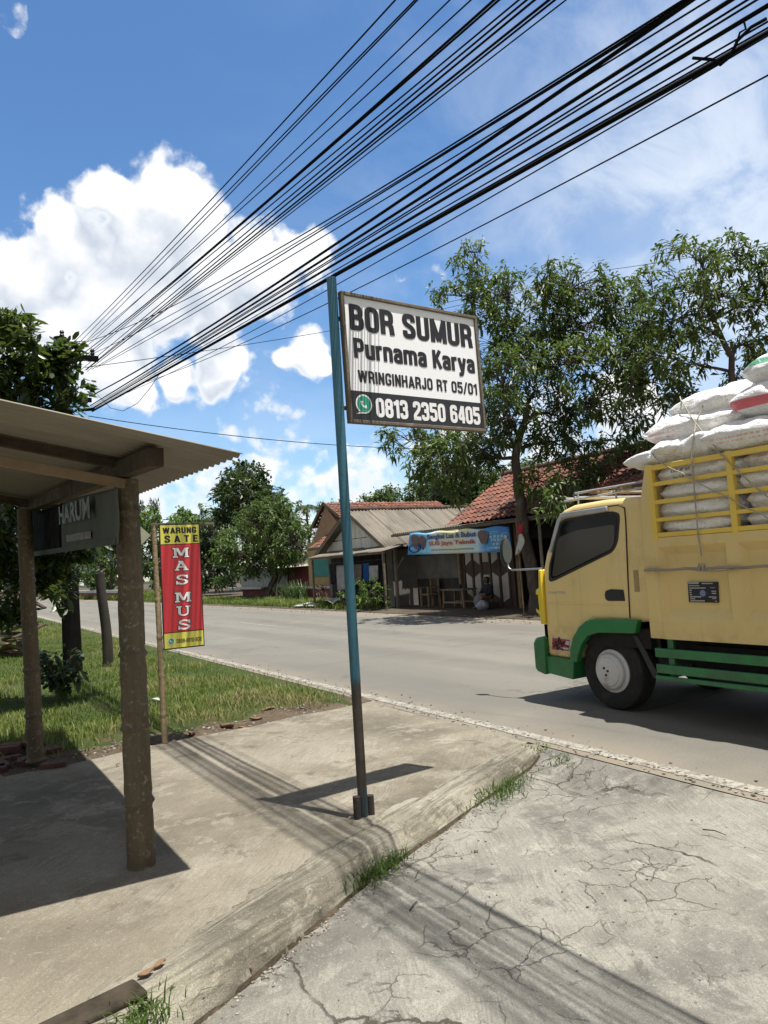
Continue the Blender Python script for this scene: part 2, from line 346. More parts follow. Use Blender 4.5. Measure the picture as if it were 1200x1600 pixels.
# added grey-white cloud in the unseen sky behind camera, neutralising blue fill
back = wt.math('MULTIPLY', wt.mr(wt.vmath('DOT_PRODUCT', wv, tuple(FW), out=1), .66, .30), wt.mr(wt.noise(wv, 2.5, 6, .6), .3, .6, .55, .95)); skyc = wt.mix(back, skyc, (4.6, 4.55, 4.5))
mask = wt.mr(f0, .0, .40)
lit = wt.math('ADD', wt.math('MULTIPLY', wt.math('SUBTRACT', f0, f1), .22), wt.math('MULTIPLY', wt.math('SUBTRACT', b0, b1), .75))
lit = wt.math('ADD', lit, wt.math('MULTIPLY', wt.math('SUBTRACT', wt.noise(wv, 7, 5, .6), .5), .55)); lit = wt.mr(lit, -.30, .42)
thin = wt.mr(f0, .9, .15)
lit = wt.math('MAXIMUM', lit, wt.math('MULTIPLY', thin, .75))
ccol = wt.mix(lit, (5.5, 6.1, 7.0), (9.8, 9.85, 9.9))
skyc = wt.mix(wt.math('MULTIPLY', mask, .97), skyc, ccol)
wt.put(bg.inputs['Color'], skyc); bg.inputs['Strength'].default_value = .07
w.cycles.sampling_method = 'MANUAL'; w.cycles.sample_map_resolution = 512
sl = bpy.data.lights.new('sun', 'SUN'); sl.energy = 5.0; sl.angle = R(.53); sl.color = (1, .965, .91)
so = bpy.data.objects.new('sun', sl); COL.objects.link(so); so.rotation_euler = Vector(SUN).to_track_quat('Z', 'Y').to_euler(); so.location = (0, 0, 30)

# ------------------------------------------------------------------ ground materials
ALB = .74
def concrete(name, base, light, dark, brush_rot=0., brush=.5, cracks=.6, cscale=.8, soil=(.13, .10, .065), soil_amt=.0, grain=.3, streak=0):
    base, light, dark, soil = (tuple(x*ALB for x in q) for q in (base, light, dark, soil))
    m, t, b = new_mat(name); v = coords(t)
    big = t.noise(v, .55, 6, .6); med = t.noise(v, 2.6, 7, .65, .3); fine = t.noise(v, 42, 4, .65)
    col = t.ramp(big, [(.36, dark), (.5, base), (.62, light)])
    col = t.mix(t.mr(med, .53, .60, 0, .75), col, light); col = t.mix(t.mr(t.noise(v, 6.5, 6, .7, .4), .54, .62, 0, .5), col, light)
    col = t.mix(t.mr(t.noise(v, 1.4, 9, .74, .5), .53, .64, 0, .8), col, dark); col = t.mix(t.mr(t.noise(v, 3.1, 9, .75, .3), .57, .64, 0, .7), col, tuple(x*.6 for x in dark)); col = t.mix(t.mr(t.noise(v, 2.3, 10, .78, .2), .56, .62, 0, .6), col, tuple(x*1.3 for x in light))
    st = t.noise(t.mapping(t.mapping(t.vmath('ADD', v, t.scalev(t.noise(v, 2.0, 2, .5, col=True), .16)), rot=(0, 0, brush_rot)), (3, 55, 3)), 1.5, 5, .7); st = t.math('MULTIPLY_ADD', t.math('SUBTRACT', t.noise(v, 3.0, 4), .5), .5, st)
    col = t.mix(t.mr(st, .42, .72, 0, brush), col, tuple(x*.62 for x in base))
    col = t.mix(t.mr(fine, .3, .75, 0, grain), col, tuple(x*.6 for x in base))
    if streak:
        s2 = t.noise(t.mapping(t.mapping(t.vmath('ADD', v, t.scalev(t.noise(v, 1.1, 5, .6, col=True), .10)), rot=(0, 0, brush_rot)), (.9, 22, 14)), 1.2, 7, .72); col = t.mix(t.mr(s2, .50, .60, 0, streak), col, tuple(x*.75 for x in dark)); col = t.mix(t.mr(s2, .44, .34, 0, .6), col, light)
    if soil_amt: col = t.mix(t.mr(t.noise(v, .8, 8, .7, .6), .60, .76, 0, soil_amt), col, soil)
    sp1 = t.noise(v, 170, 3, .7); col = t.mix(t.mr(sp1, .45, .66, 0, .6), col, tuple(x*.45 for x in base)); col = t.mix(t.mr(t.noise(v, 95, 3, .7), .56, .72, 0, .5), col, tuple(min(1, x*1.35) for x in light))
    pit = t.mr(t.voro(v, 38), .05, .12, 1, 0); pit = t.math('MULTIPLY', pit, t.mr(t.noise(v, 5, 3), .5, .65))
    col = t.mix(t.math('MULTIPLY', pit, .5), col, tuple(x*.4 for x in base))
    h = t.math('ADD', t.math('MULTIPLY', st, .5), t.math('MULTIPLY', fine, .5)); h = t.math('ADD', h, t.math('ADD', t.math('MULTIPLY', med, 1.2), t.math('MULTIPLY', sp1, .5)))
    if cracks:
        vd = t.vmath('ADD', v, t.scalev(t.vmath('SUBTRACT', t.noise(v, 1.7, 7, .55, col=True), (.5, .5, .5)), .55))
        e1 = t.voro(vd, cscale, 'DISTANCE_TO_EDGE'); e2 = t.voro(vd, cscale*5.5, 'DISTANCE_TO_EDGE'); e3 = t.voro(vd, cscale*2.3, 'DISTANCE_TO_EDGE')
        wv_ = t.noise(v, 3.5, 4, .7)
        m1 = t.math('MULTIPLY', t.mr(e1, t.math('MULTIPLY', wv_, .003), t.math('MULTIPLY', wv_, .019), 1, 0), t.mr(t.noise(v, .9, 4), .44, .53))
        m2 = t.math('MULTIPLY', t.mr(e2, .004, .022, .7, 0), t.mr(t.noise(v, .75, 5, .6), .515, .575)); m3 = t.math('MULTIPLY', t.mr(e3, .001, .008, .6, 0), t.mr(t.noise(v, 1.15, 4, .6), .51, .56)); m2 = t.math('MAXIMUM', m2, m3)
        cr = t.math('MULTIPLY', t.math('MAXIMUM', m1, m2), cracks)
        col = t.mix(cr, col, (.065, .055, .04)); h = t.math('SUBTRACT', h, t.math('MULTIPLY', cr, 2.0))
    t.put(b.inputs['Base Color'], col); b.inputs['Roughness'].default_value = .88; b.inputs['Specular IOR Level'].default_value = .3
    bump(t, b, h, .7, .014); return m
KD = math.atan2(.42, .9)
M_slab = concrete('forecourt_concrete', (.31, .272, .20), (.41, .372, .29), (.15, .128, .092), -KD-.35, .7, .0, soil_amt=.3)
M_kerb = concrete('kerb_concrete', (.33, .30, .225), (.45, .415, .325), (.085, .075, .057), -KD, .8, .0, 1.3, streak=.55)
M_apron = concrete('apron_concrete', (.30, .285, .24), (.44, .42, .355), (.155, .147, .125), -1.15, .65, 1.0, .75, soil_amt=.25)
# road: old grey asphalt / concrete with worn wheel tracks
M_road, t, b = new_mat('road_surface'); v = coords(t)
col = t.ramp(t.noise(t.mapping(v, (1, .08, 1)), .9, 6, .6), [(.3, (.185, .172, .142)), (.7, (.265, .247, .205))])
col = t.mix(t.mr(t.noise(v, .5, 7, .65), .5, .72, 0, .55), col, (.31, .288, .24))
col = t.mix(t.mr(t.noise(v, 1.7, 6, .7), .58, .75, 0, .5), col, (.115, .108, .092))
col = t.mix(t.mr(t.noise(v, 55, 4, .7), .35, .7, 0, .45), col, (.08, .076, .067)); col = t.mix(t.mr(t.noise(v, 140, 3, .7), .55, .7, 0, .5), col, (.42, .40, .35)); tw_ = t.new('ShaderNodeSeparateXYZ'); t.put(tw_.inputs[0], t.vmath('ADD', v, t.scalev(t.noise(v, .25, 3, .5, col=True), .8))); trk = t.math('ABSOLUTE', t.math('SUBTRACT', t.math('FRACT', t.math('MULTIPLY', tw_.outputs[0], 1/1.9)), .5)); col = t.mix(t.math('MULTIPLY', t.mr(trk, .12, .26, 1, 0), t.mr(t.noise(v, .6, 5, .6), .3, .65, .1, .5)), col, (.15, .142, .122)); col = t.mix(t.mr(t.noise(t.mapping(v, (1, .6, 1)), .35, 6, .7, .8), .60, .68, 0, .75), col, (.13, .122, .105))
sx = t.new('ShaderNodeSeparateXYZ'); t.put(sx.inputs[0], t.vmath('ADD', v, t.scalev(t.noise(v, 1.2, 4, .6, col=True), .22)))
fr = t.math('ABSOLUTE', t.math('SUBTRACT', t.math('FRACT', t.math('MULTIPLY', sx.outputs[1], 1/6.0)), .5))
jt = t.math('MULTIPLY', t.mr(fr, .0015, .004, .7, 0), t.mr(t.noise(v, 1.1, 3), .4, .5))
ce = t.voro(t.vmath('ADD', v, t.scalev(t.noise(v, 1.3, 6, .65, col=True), 1.2)), .28, 'DISTANCE_TO_EDGE')
jt = t.math('MAXIMUM', jt, t.math('MULTIPLY', t.mr(ce, .002, .008, .55, 0), t.mr(t.noise(v, .4, 3), .45, .55)))
col = t.mix(jt, col, (.09, .085, .075))
# tan dust near the road edges
ex = t.math('ABSOLUTE', sx.outputs[0]); col = t.mix(t.math('MULTIPLY', t.mr(ex, 3.0, 3.95), t.mr(t.noise(v, 1.5, 5), .3, .6, .2, .75)), col, (.30, .25, .18))
t.put(b.inputs['Base Color'], t.mix(1., col, (ALB, ALB, ALB), 'MULTIPLY')); b.inputs['Roughness'].default_value = .82; b.inputs['Specular IOR Level'].default_value = .35
bump(t, b, t.noise(v, 60, 5, .7), .5, .01)
# worn line paint
def line_mat(name, paint, lo, hi):
    m, t, b = new_mat(name); v = coords(t)
    f = t.math('ADD', t.math('MULTIPLY', t.noise(v, 9, 6, .75), .6), t.math('MULTIPLY', t.noise(v, 40, 3, .6), .4))
    t.put(b.inputs['Base Color'], t.mix(t.mr(f, lo, hi), (.15, .14, .118), tuple(x*ALB for x in paint))); b.inputs['Roughness'].default_value = .8
    bump(t, b, f, .4, .01); return m
M_line = line_mat('worn_white_paint', (.42, .39, .32), .44, .56)
M_cline = line_mat('faded_white_paint', (.36, .35, .31), .45, .58)
def soil_mat(name, a, b_, c, sc1=1.2):
    a, b_, c = (tuple(x*ALB for x in q) for q in (a, b_, c))
    m, t, b = new_mat(name); v = coords(t)
    col = t.ramp(t.noise(v, sc1, 8, .68), [(.3, a), (.5, b_), (.72, c)])
    col = t.mix(t.mr(t.noise(v, 26, 5, .7), .4, .7, 0, .6), col, tuple(x*.45 for x in b_))
    t.put(b.inputs['Base Color'], col); b.inputs['Roughness'].default_value = .95; b.inputs['Specular IOR Level'].default_value = .15
    bump(t, b, t.noise(v, 18, 7, .7), .8, .04); return m
M_ground = soil_mat('bare_ground', (.03, .045, .015), (.05, .065, .022), (.09, .085, .045), .4)
M_verge = soil_mat('verge_soil', (.035, .06, .014), (.07, .095, .025), (.13, .12, .06), 1.0)
M_yard = soil_mat('yard_soil', (.075, .06, .042), (.12, .098, .07), (.18, .155, .115), 1.1)

# ------------------------------------------------------------------ ground sheets
MB().add([(-500, -300, -.3), (500, -300, -.3), (500, 900, -.3), (-500, 900, -.3)], [(0, 1, 2, 3)]).build('ground', M_ground)['kind'] = 'structure'
RX0, RX1 = 4.2, 12.05
def fbm(x, y, s, o=4): return mnoise.fractal((x*s, y*s, 3.3), 1., 2., o)
rd = MB(); rd.grid(lambda u, v: (u, v, 0.), np.linspace(RX0-.05, RX1, 3), np.linspace(-60, 400, 3)); tag(rd.build('road', M_road), kind='structure')
# ragged worn edge line and faded dashes
ys = np.linspace(-20, 120, 700)
el = MB()
for (x0, x1) in ((4.245, 4.375),):
    el.grid(lambda u, v: ((x0 if u == 0 else x1)+.012*mnoise.noise((v*3, u*7, 1)), v, .004), [0, 1], ys)
tag(el.build('road_edge_line', M_line), kind='structure')
cl = MB()
for k in range(9): cl.box(8.02, 8.14, 19.6+k*7.5, 22.6+k*7.5, .003, .0045)
tag(cl.build('road_centre_line', M_cline), kind='structure')
KA, KB, KC = G(270, 1550)[:2], G(560, 1340)[:2], G(850, 1163)[:2]
def kerb_y(x):
    if x < KB[0]: return KA[1]+(x-KA[0])*(KB[1]-KA[1])/(KB[0]-KA[0])
    return KB[1]+(x-KB[0])*(KC[1]-KB[1])/(KC[0]-KB[0])
def far_y(x): return 7.18+.115*(x-1.6)+.06*mnoise.noise((x*1.7, 4, 0))
def zap(x): return (-.085-.065*min(1, max(0, (3.9-x)/3.0)))*min(1, max(.06, (4.14-x)/.3))
xs = np.concatenate([np.linspace(-7, 3.7, 120), np.linspace(3.75, 4.2, 16)]); vs = np.linspace(0, 1, 40)
sb = MB(); sb.grid(lambda u, v: (u, kerb_y(u)+.17+(far_y(u)-kerb_y(u)-.17)*v, .006*fbm(u, v*5, 1.1)), xs, vs)
# a drop of the slab edge into the soil at the back
sb.grid(lambda u, v: (u, far_y(u)+.03*v, .006*fbm(u, 5, 1.1)-.10*v), xs, [0, 1])
tag(sb.build('forecourt_slab', M_slab, smooth=40), kind='structure')
ap = MB(); ap.grid(lambda u, v: (u, (kerb_y(u)-.03)*(1-v)+(-16)*v, zap(u)+.012*fbm(u, (1-v)*9, .8)), np.concatenate([xs, np.linspace(4.21, 4.24, 2)]), 1-np.linspace(1, 0, 60)**.6)
tag(ap.build('concrete_apron', M_apron, smooth=40), kind='structure')
# kerb: low rounded lip between slab and apron
kb = MB(); kx = np.linspace(-7, 4.17, 420)
prof = [(.30, -.004), (.225, .002), (.215, .000), (.208, -.026), (.194, -.024), (.188, .010), (.12, .010), (.07, .008), (.045, .003), (.032, -.008), (.012, -.030), (-.012, -.056), (-.034, -.080), (-.052, 1), (-.058, 1.02), (-.075, 1.03)]
def kf(u, i):
    o, z = prof[int(i)]; y = kerb_y(u); nz = mnoise.noise((u*5, i*.6, 2)); n2 = fbm(u, i*.15, 9, 3)
    if z >= 1: z = zap(u)+.006-(.02 if z > 1 else 0)
    fade = min(1, max(.25, (4.3-u)/1.0))
    return (u-.42*o, y+.9*o+.008*nz+.009*n2+.006*mnoise.noise((u*42, i*.5, 3))*(o < .03), z*(1 if z > 0 else 1)*fade+.004*n2 if o > -.03 else z)
kb.grid(kf, kx, range(len(prof))); tag(kb.build('kerb', M_kerb, smooth=28), kind='structure')
# soil gathered in the joint at the foot of the kerb
jm = MB(); jx = np.linspace(-7, 4.0, 320)
jm.grid(lambda u, v: (u+.006, kerb_y(u)-.052-v*(.012+.022*max(0, mnoise.noise((u*2.1, 3, 8)))+.02*mnoise.noise((u*9, 1, 4))), zap(u)+.012*fbm(u, 0, .8)*0+.018*(1-v)+.003), jx, [0, .5, 1]); tag(jm.build('joint_soil', soil_mat('joint_soil', (.05, .038, .025), (.10, .078, .05), (.17, .135, .09), 3.), smooth=60), kind='structure')
# verge on the near side, with humps
vg = MB(); vg.grid(lambda u, v: (u, v, (-.05+min(1,max(0,(v-7.2)/1.5))*(.03+.05*fbm(u, v, .35))+.015*fbm(u, v, 2)) if u < 4.0 else -.006), np.linspace(-40, 4.3, 160), np.concatenate([np.linspace(6.6, 34, 130), np.linspace(35, 300, 30)]))
tag(vg.build('verge', M_verge, smooth=60), kind='structure')
M_strip_soil = soil_mat('dirt_strip_soil', (.085, .06, .038), (.14, .105, .068), (.22, .175, .12), 1.6)
def gz(x, y): return (-.05+min(1, max(0, (y-7.2)/1.5))*(.03+.05*fbm(x, y, .35))+.015*fbm(x, y, 2)) if x < 4.0 else -.006
ds_ = MB(); ds_.grid(lambda u, v: (u, far_y(u)-.02+v*(.80+.40*mnoise.noise((u*1.3, 5, 2))+.5*max(0, min(1, 2.0-u))), gz(u, far_y(u)+v)+.012+.03*max(0, mnoise.noise((u*3, v*3, 7)))-.03*v*v), np.linspace(-7, 4.19, 160), np.linspace(0, 1, 14)); tag(ds_.build('dirt_strip', M_strip_soil, smooth=60), kind='structure')
yd = MB(); yd.grid(lambda u, v: (u, v, .012+.02*(u-12)*.1+.035*max(0, fbm(u, v, .5))*min(1, (u-12)/2)), np.linspace(12.0, 60, 60), np.linspace(-40, 300, 160))
tag(yd.build('roadside_yard', M_yard, smooth=60), kind='structure')
# ------------------------------------------------------------------ common materials
M_black = mat('black_print', (.012, .012, .016), (.02, .02, .024), rough=.45)
M_wprint = mat('white_print', (.78, .78, .77), (.70, .70, .69), rough=.5, alb=1)
M_bpole = mat('blue_pole_paint', (.028, .125, .180), (.04, .155, .21), 6, .5, .1, 60, dirt=(.10, .12, .12), dscale=5, dlo=.60, dhi=.75)
m_, t, b = new_mat('painted_rusting_pole'); v = coords(t); sz = t.new('ShaderNodeSeparateXYZ'); t.put(sz.inputs[0], v)
zz = t.math('ADD', sz.outputs[2], t.math('MULTIPLY', t.math('SUBTRACT', t.noise(v, 9, 6, .7), .5), .34)); blu = t.ramp(t.noise(v, 6, 5, .6), [(.3, (.022, .10, .145)), (.7, (.032, .125, .17))])
rus = t.ramp(t.noise(v, 12, 6, .7), [(.3, (.022, .019, .017)), (.55, (.045, .034, .026)), (.75, (.085, .05, .03))]); col = t.mix(t.mr(zz, .78, .90), rus, blu); col = t.mix(t.mr(zz, .26, .12, 0, .7), col, (.028, .05, .062))
col = t.mix(t.mr(t.noise(v, 16, 6, .75), .60, .70, 0, .8), col, (.06, .045, .035)); t.put(b.inputs['Base Color'], col); b.inputs['Roughness'].default_value = .6; bump(t, b, t.noise(v, 40, 5, .7), .3, .006); M_bpole2 = m_
M_rust = mat('rusty_steel', (.022, .018, .017), (.045, .032, .026), 9, .75, .3, 60, dirt=(.10, .05, .03), dscale=14)
M_woodg = mat('weathered_wood', (.19, .155, .11), (.12, .095, .068), 4, .85, .4, 40, stretch=(1, 1, 1), dirt=(.32, .28, .22), dscale=8)
M_wooddk = mat('dark_timber', (.075, .046, .025), (.04, .025, .015), 5, .8, .4, 30, dirt=(.16, .11, .07), dscale=7)
M_woodlt = mat('raw_timber', (.30, .21, .12), (.22, .15, .08), 5, .8, .3, 30, dirt=(.10, .07, .04), dscale=5)
def bamboo_mat(name, a, b_, spots, spot_hi=.66):
    m, t, b = new_mat(name); v = coords(t)
    col = t.ramp(t.noise(t.mapping(v, (6, 6, .8)), 1.5, 5, .6), [(.3, a), (.7, b_)])
    st = t.noise(t.mapping(v, (60, 60, 2)), 1, 3, .6); col = t.mix(t.mr(st, .4, .7, 0, .5), col, tuple(x*.5 for x in a))
    sp = t.mr(t.noise(v, 34, 4, .6, .3), .54, spot_hi+.05); sp = t.math('MULTIPLY', sp, t.mr(t.noise(v, 3.2, 3), .38, .52))
    col = t.mix(t.math('MULTIPLY', sp, .75), col, spots)
    col = t.mix(t.mr(t.noise(v, 7, 6, .7), .55, .75, 0, .7), col, tuple(x*.35 for x in b_))
    t.put(b.inputs['Base Color'], col); b.inputs['Roughness'].default_value = .7; bump(t, b, t.math('ADD', st, t.math('MULTIPLY', t.noise(v, 18, 6, .7), 2.0)), .7, .012); return m
M_bamb = bamboo_mat('mossy_bamboo', (.145, .108, .060), (.07, .052, .03), (.26, .24, .185))
M_bamb2 = bamboo_mat('dry_bamboo', (.34, .25, .14), (.23, .17, .095), (.40, .34, .25), .75)
# printed sign faces with rain streaks
def print_mat(name, c, streak, amt=.35, rough=.35, vert='z'):
    m, t, b = new_mat(name); v = coords(t)
    s = t.noise(t.mapping(v, (5, 5, .22)), 1.1, 6, .65); k = t.mr(s, .54, .74, 0, amt)
    k2 = t.mr(t.noise(v, 1.6, 6, .6), .5, .75, 0, amt*.7)
    t.put(b.inputs['Base Color'], t.mix(t.math('MAXIMUM', k, k2), c, streak)); b.inputs['Roughness'].default_value = rough; bump(t, b, t.noise(v, 2, 2), .05, .02); return m
M_face = print_mat('sign_white_face', (.82, .82, .82), (.66, .66, .66), .05)
M_strip = print_mat('sign_black_strip', (.022, .023, .027), (.05, .05, .055), .4)
M_green = mat('icon_green', (.03, .36, .22), (.04, .42, .26), rough=.45)
def bamboo(mb, pts, r, node=.42, n=16, seed=0):
    """a culm: slightly wandering tube with swollen nodes"""
    a = np.array(pts[0], float); b = np.array(pts[-1], float); L = np.linalg.norm(b-a); k = max(24, int(L/.018)); rs = random.Random(seed); ph = rs.random()*node
    P = []; RR = []
    for i in range(k+1):
        t = i/k; p = a+(b-a)*t; s = t*L; q = ((s+ph) % node)/node; dist = min(q, 1-q)*node
        wv = np.array([mnoise.noise((s*.8, seed, 1)), mnoise.noise((s*.8, seed, 9)), 0])*r*.35
        P.append(p+wv); RR.append(r*(1.05-.14*t)*(1+.17*math.exp(-(dist/.013)**2)-.07*math.exp(-((dist-.03)/.012)**2)+.05*mnoise.noise((s*9, seed*3, 2))))
    return mb.tube(P, RR, n)
def phone_icon(parent, o, u, v, n, s, ring=True):
    """green speech bubble with a white handset, s = width"""
    o, u, v = (np.array(q, float) for q in (o, u, v))
    def bubble(r, rt): 
        pl = [(r*math.cos(a), r*math.sin(a)) for a in np.linspace(R(238), R(238-336), 40)]
        return pl+[(-r*1.0*rt, -r*1.06*rt)]
    mb = MB(); mb.pprism(o, u, v, bubble(.5*s, 1.0), .001, .002); e = mb.build('icon_rim', M_wprint, parent)
    mb = MB(); mb.pprism(o, u, v, bubble(.425*s, .97), .002, .003); mb.build('icon_bubble', M_green, parent)
    arc = [np.array([math.cos(a), math.sin(a)]) for a in np.linspace(R(178), R(272), 12)]
    c = np.array([.14, .14])*s; inner = []; outer = []
    for i, q in enumerate(arc):
        t = abs(i/11-.5)*2; wd = .055+.055*(t > .62)
        outer.append(c+q*s*.36); inner.append(c+q*s*(.36-wd*1.5))
    mb = MB(); mb.pprism(o, u, v, [tuple(p) for p in outer+inner[::-1]], .003, .004); mb.build('icon_handset', M_wprint, parent)

# ------------------------------------------------------------------ sign on the blue pole
pb = np.array([2.19, 4.10, 0])
sign = thing('sign_post', pb, 'black and white BOR SUMUR well drilling sign on a blue pole standing on the concrete', 'sign')
ptop = np.array([2.175, 4.06, 3.40])
mb = MB(); mb.tube([pb+(ptop-pb)*t for t in np.linspace(.245, 1, 12)], .0315, 20); mb.build('pole', M_bpole2, sign, smooth=40)
mb = MB(); mb.tube([pb+(ptop-pb)*t for t in np.linspace(0, .245, 8)], .0305, 20); mb.build('rusty_pole_base', M_bpole2, sign, smooth=40)
mb = MB()
for dx, dy, h in ((-.048, -.012, .15), (.050, -.004, .135), (.0, .055, .12)):
    mb.tube([pb+(dx, dy, .0), pb+(dx, dy, h)], .024, 12)
mb.build('base_stub', M_rust, sign, smooth=40)
mb = MB(); mb.lathe(pb, (0, 0, 1), [(0, .11), (.012, .10), (.02, .05)], 20); mb.build('footing', M_kerb, sign, smooth=50)
BL, BR = np.array([2.225, 4.035, 2.455]), np.array([3.395, 4.125, 2.455]); W = np.linalg.norm(BR-BL); U = (BR-BL)/W; V = np.array([-.012, 0, 1.]); V /= np.linalg.norm(V); H = .855
N = np.cross(U, V)
def SP(a, b, d=0): return BL+U*W*a+V*H*b+N*d
mb = MB(); mb.pprism(SP(.02, .025), U, V, [(0, 0), (W*.96, 0), (W*.96, H*.95), (0, H*.95)], -.012, .0); mb.build('board', M_face, sign)
mb = MB(); fw = .023
for (a0, b0, a1, b1) in ((0, 0, W, fw), (0, H-fw, W, H), (0, fw, fw, H-fw), (W-fw, fw, W, H-fw)):
    mb.pprism(BL, U, V, [(a0, b0), (a1, b0), (a1, b1), (a0, b1)], -.026, .016)
mb.build('frame', M_woodg, sign, bevel=.004)
for hz in (.12, .80): mb = MB(); mb.beam(BL+V*H*hz-N*.035-U*.05, BL+V*H*hz-N*.035+U*W*.6, .03, .02); mb.build('bracket', M_rust, sign)
pw, ph_ = W-2*fw, H-2*fw; P0 = BL+U*fw+V*fw
def FP(x, y): return P0+U*pw*x+V*ph_*(1-y)       # panel fraction, y down
mb = MB(); mb.pprism(FP(.003, .997), U, V, [(0, 0), (pw*.994, 0), (pw*.994, ph_*.232), (0, ph_*.232)], .0005, .0015); mb.build('number_strip', M_strip, sign)
sign_text('BOR SUMUR', M_black, sign, FP(.034, .268), U, V, pw*.935, ph_*.205)
sign_text('Purnama Karya', M_black, sign, FP(.048, .497), U, V, pw*.925, ph_*.160)
sign_text('WRINGINHARJO RT 05/01', M_black, sign, FP(.062, .694), U, V, pw*.915, ph_*.100, tw=.18)
sign_text('0813 2350 6405', M_wprint, sign, FP(.172, .962), U, V, pw*.81, ph_*.152, .003)
phone_icon(sign, FP(.088, .868)+N*.0015, U, V, N, .125)

# ------------------------------------------------------------------ red hanging banner on a bamboo post
rp = G(258, 1162)
rs_ = thing('banner_sign', rp, 'tall red and yellow WARUNG SATE banner hung from a thin bamboo post', 'sign')
rtop = PY(240, 818, rp[1]+.02)
mb = MB(); bamboo(mb, [rp, rtop], .027, .36, 14, 3); mb.build('post', M_bamb2, rs_, smooth=50)
YB = rp[1]-.03
c0, c1, c2, c3 = PY(250, 821, YB), PY(308.5, 819.5, YB), PY(318, 1006, YB), PY(257.5, 1014, YB)
mb = MB(); a = PY(238, 819.5, YB+.03); b_ = PY(334, 818, YB+.03); mb.beam(a, (b_[0], b_[1], b_[2]), .022, .022); mb.build('crossbar', M_woodg, rs_, bevel=.002)
RU = (c1-c0); RW = np.linalg.norm(RU); RU /= RW; RV = (c0-c3); RH = np.linalg.norm(RV); RV /= RH; RU = RU-RV*(RU@RV); RU /= np.linalg.norm(RU); RN = np.cross(RU, RV)
RW *= 1.03
M_red = print_mat('banner_red', (.56, .035, .045), (.42, .03, .045), .4, .45); M_yel = print_mat('banner_yellow', (.60, .57, .09), (.50, .46, .10), .3, .45)
def RPt(x, y, d=0): return c3+RU*RW*x+RV*RH*(1-y)+RN*d
def sheet(mb, x0, y0, x1, y1, d):
    us = np.linspace(x0, x1, 8); vs_ = np.linspace(y0, y1, 20)
    mb.grid(lambda u, v: RPt(u, v, d+.006*math.sin(v*7+u*2)*0), us, vs_)
mb = MB(); mb.pprism(c3, RU, RV, [(-.01, -.012), (RW+.01, -.012), (RW+.01, RH+.01), (-.01, RH+.01)], -.012, -.002); mb.build('banner_backing', M_black, rs_)
mb = MB(); mb.pprism(c3, RU, RV, [(0, .128*RH), (RW, .128*RH), (RW, .838*RH), (0, .838*RH)], -.002, .001); mb.build('red_panel', M_red, rs_)
mb = MB(); mb.pprism(c3, RU, RV, [(0, .845*RH), (RW, .845*RH), (RW, RH), (0, RH)], -.002, .001); mb.build('yellow_panel', M_yel, rs_)
mb = MB(); mb.pprism(c3, RU, RV, [(0, 0), (RW, 0), (RW, .12*RH), (0, .12*RH)], -.002, .001); mb.build('yellow_panel', M_yel, rs_)
sign_text('WARUNG', M_black, rs_, RPt(.06, .068), RU, RV, RW*.87, RH*.048, gap=.12)
sign_text('SATE', M_black, rs_, RPt(.10, .142), RU, RV, RW*.86, RH*.056, gap=.42)
# slab-serif letters for MAS MUS
def serif_letter(ch):
    B = []
    def bar(x0, y0, x1, y1): B.append([(x0, y0), (x1, y0), (x1, y1), (x0, y1)])
    if ch == 'M':
        for x in (-.02, .72): bar(x, 0, x+.32, .13)
        bar(-.02, .87, .26, 1); bar(.76, .87, 1.02, 1); bar(.07, .13, .23, .87); bar(.78, .13, .96, .87)
        B.append([(.14, 1), (.33, 1), (.60, .28), (.44, .18)]); B.append([(.44, .18), (.60, .18), (.90, 1), (.74, 1)])
    elif ch == 'A':
        bar(-.04, 0, .34, .13); bar(.62, 0, 1.04, .13); B.append([(.06, .13), (.22, .13), (.55, .95), (.38, 1)]); B.append([(.38, 1), (.60, 1), (.95, .13), (.70, .13)])
        bar(.24, .30, .74, .43); bar(.26, .88, .60, 1)
    elif ch == 'U':
        bar(-.04, .87, .38, 1); bar(.64, .87, 1.04, 1); bar(.08, .30, .28, .87); bar(.74, .30, .90, .87)
        pts = [(.49+.41*math.cos(a), .31+.33*math.sin(a)) for a in np.linspace(R(180), R(360), 14)]; pin = [(.50+.235*math.cos(a), .31+.19*math.sin(a)) for a in np.linspace(R(360), R(180), 14)]
        B.append(pts+pin)
    else:
        def arc(cx, cy, rx, ry, a0, a1, w):
            A = np.linspace(R(a0), R(a1), 14); return [(cx+rx*math.cos(a), cy+ry*math.sin(a)) for a in A]+[(cx+(rx-w)*math.cos(a), cy+(ry-w*.72)*math.sin(a)) for a in A[::-1]]
        B.append(arc(.5, .735, .43, .275, 20, 270, .21)); B.append(arc(.5, .275, .45, .29, 90, -160, .22)); bar(.80, .62, .95, .98); bar(.03, .02, .18, .36)
    return B
yy = [.186, .293, .408, .552, .664, .776]
for ch, y in zip('MASMUS', yy):
    lw = RW*(.40 if ch == 'M' else .34); lh = RH*.080; o = RPt(.5+.02*yy.index(y)/5, y+.083)-RU*(lw/2)
    for g, dd, mt, nm in ((.055, .0015, M_black, 'letter_outline'), (0, .0028, M_wprint, 'lettering')):
        mb = MB()
        for j, poly in enumerate(serif_letter(ch)):
            q = np.array(poly); c = q.mean(0)
            if g:
                lo, hi = q.min(0), q.max(0); q = c+(q-c)*(1+2*g/np.maximum(hi-lo, .12)) if len(q) == 4 else .5+(q-.5)*1.09 if ch == 'U' else c+(q-c)*1.08
            mb.pprism(o, RU, RV, [(a*lw, b*lh) for a, b in q], dd+.00012*j, dd+.0008+.00012*j)
        mb.build(nm, mt, rs_)
sign_text('0898-6610-908', M_black, rs_, RPt(.30, .965), RU, RV, RW*.65, RH*.034, tw=.15)
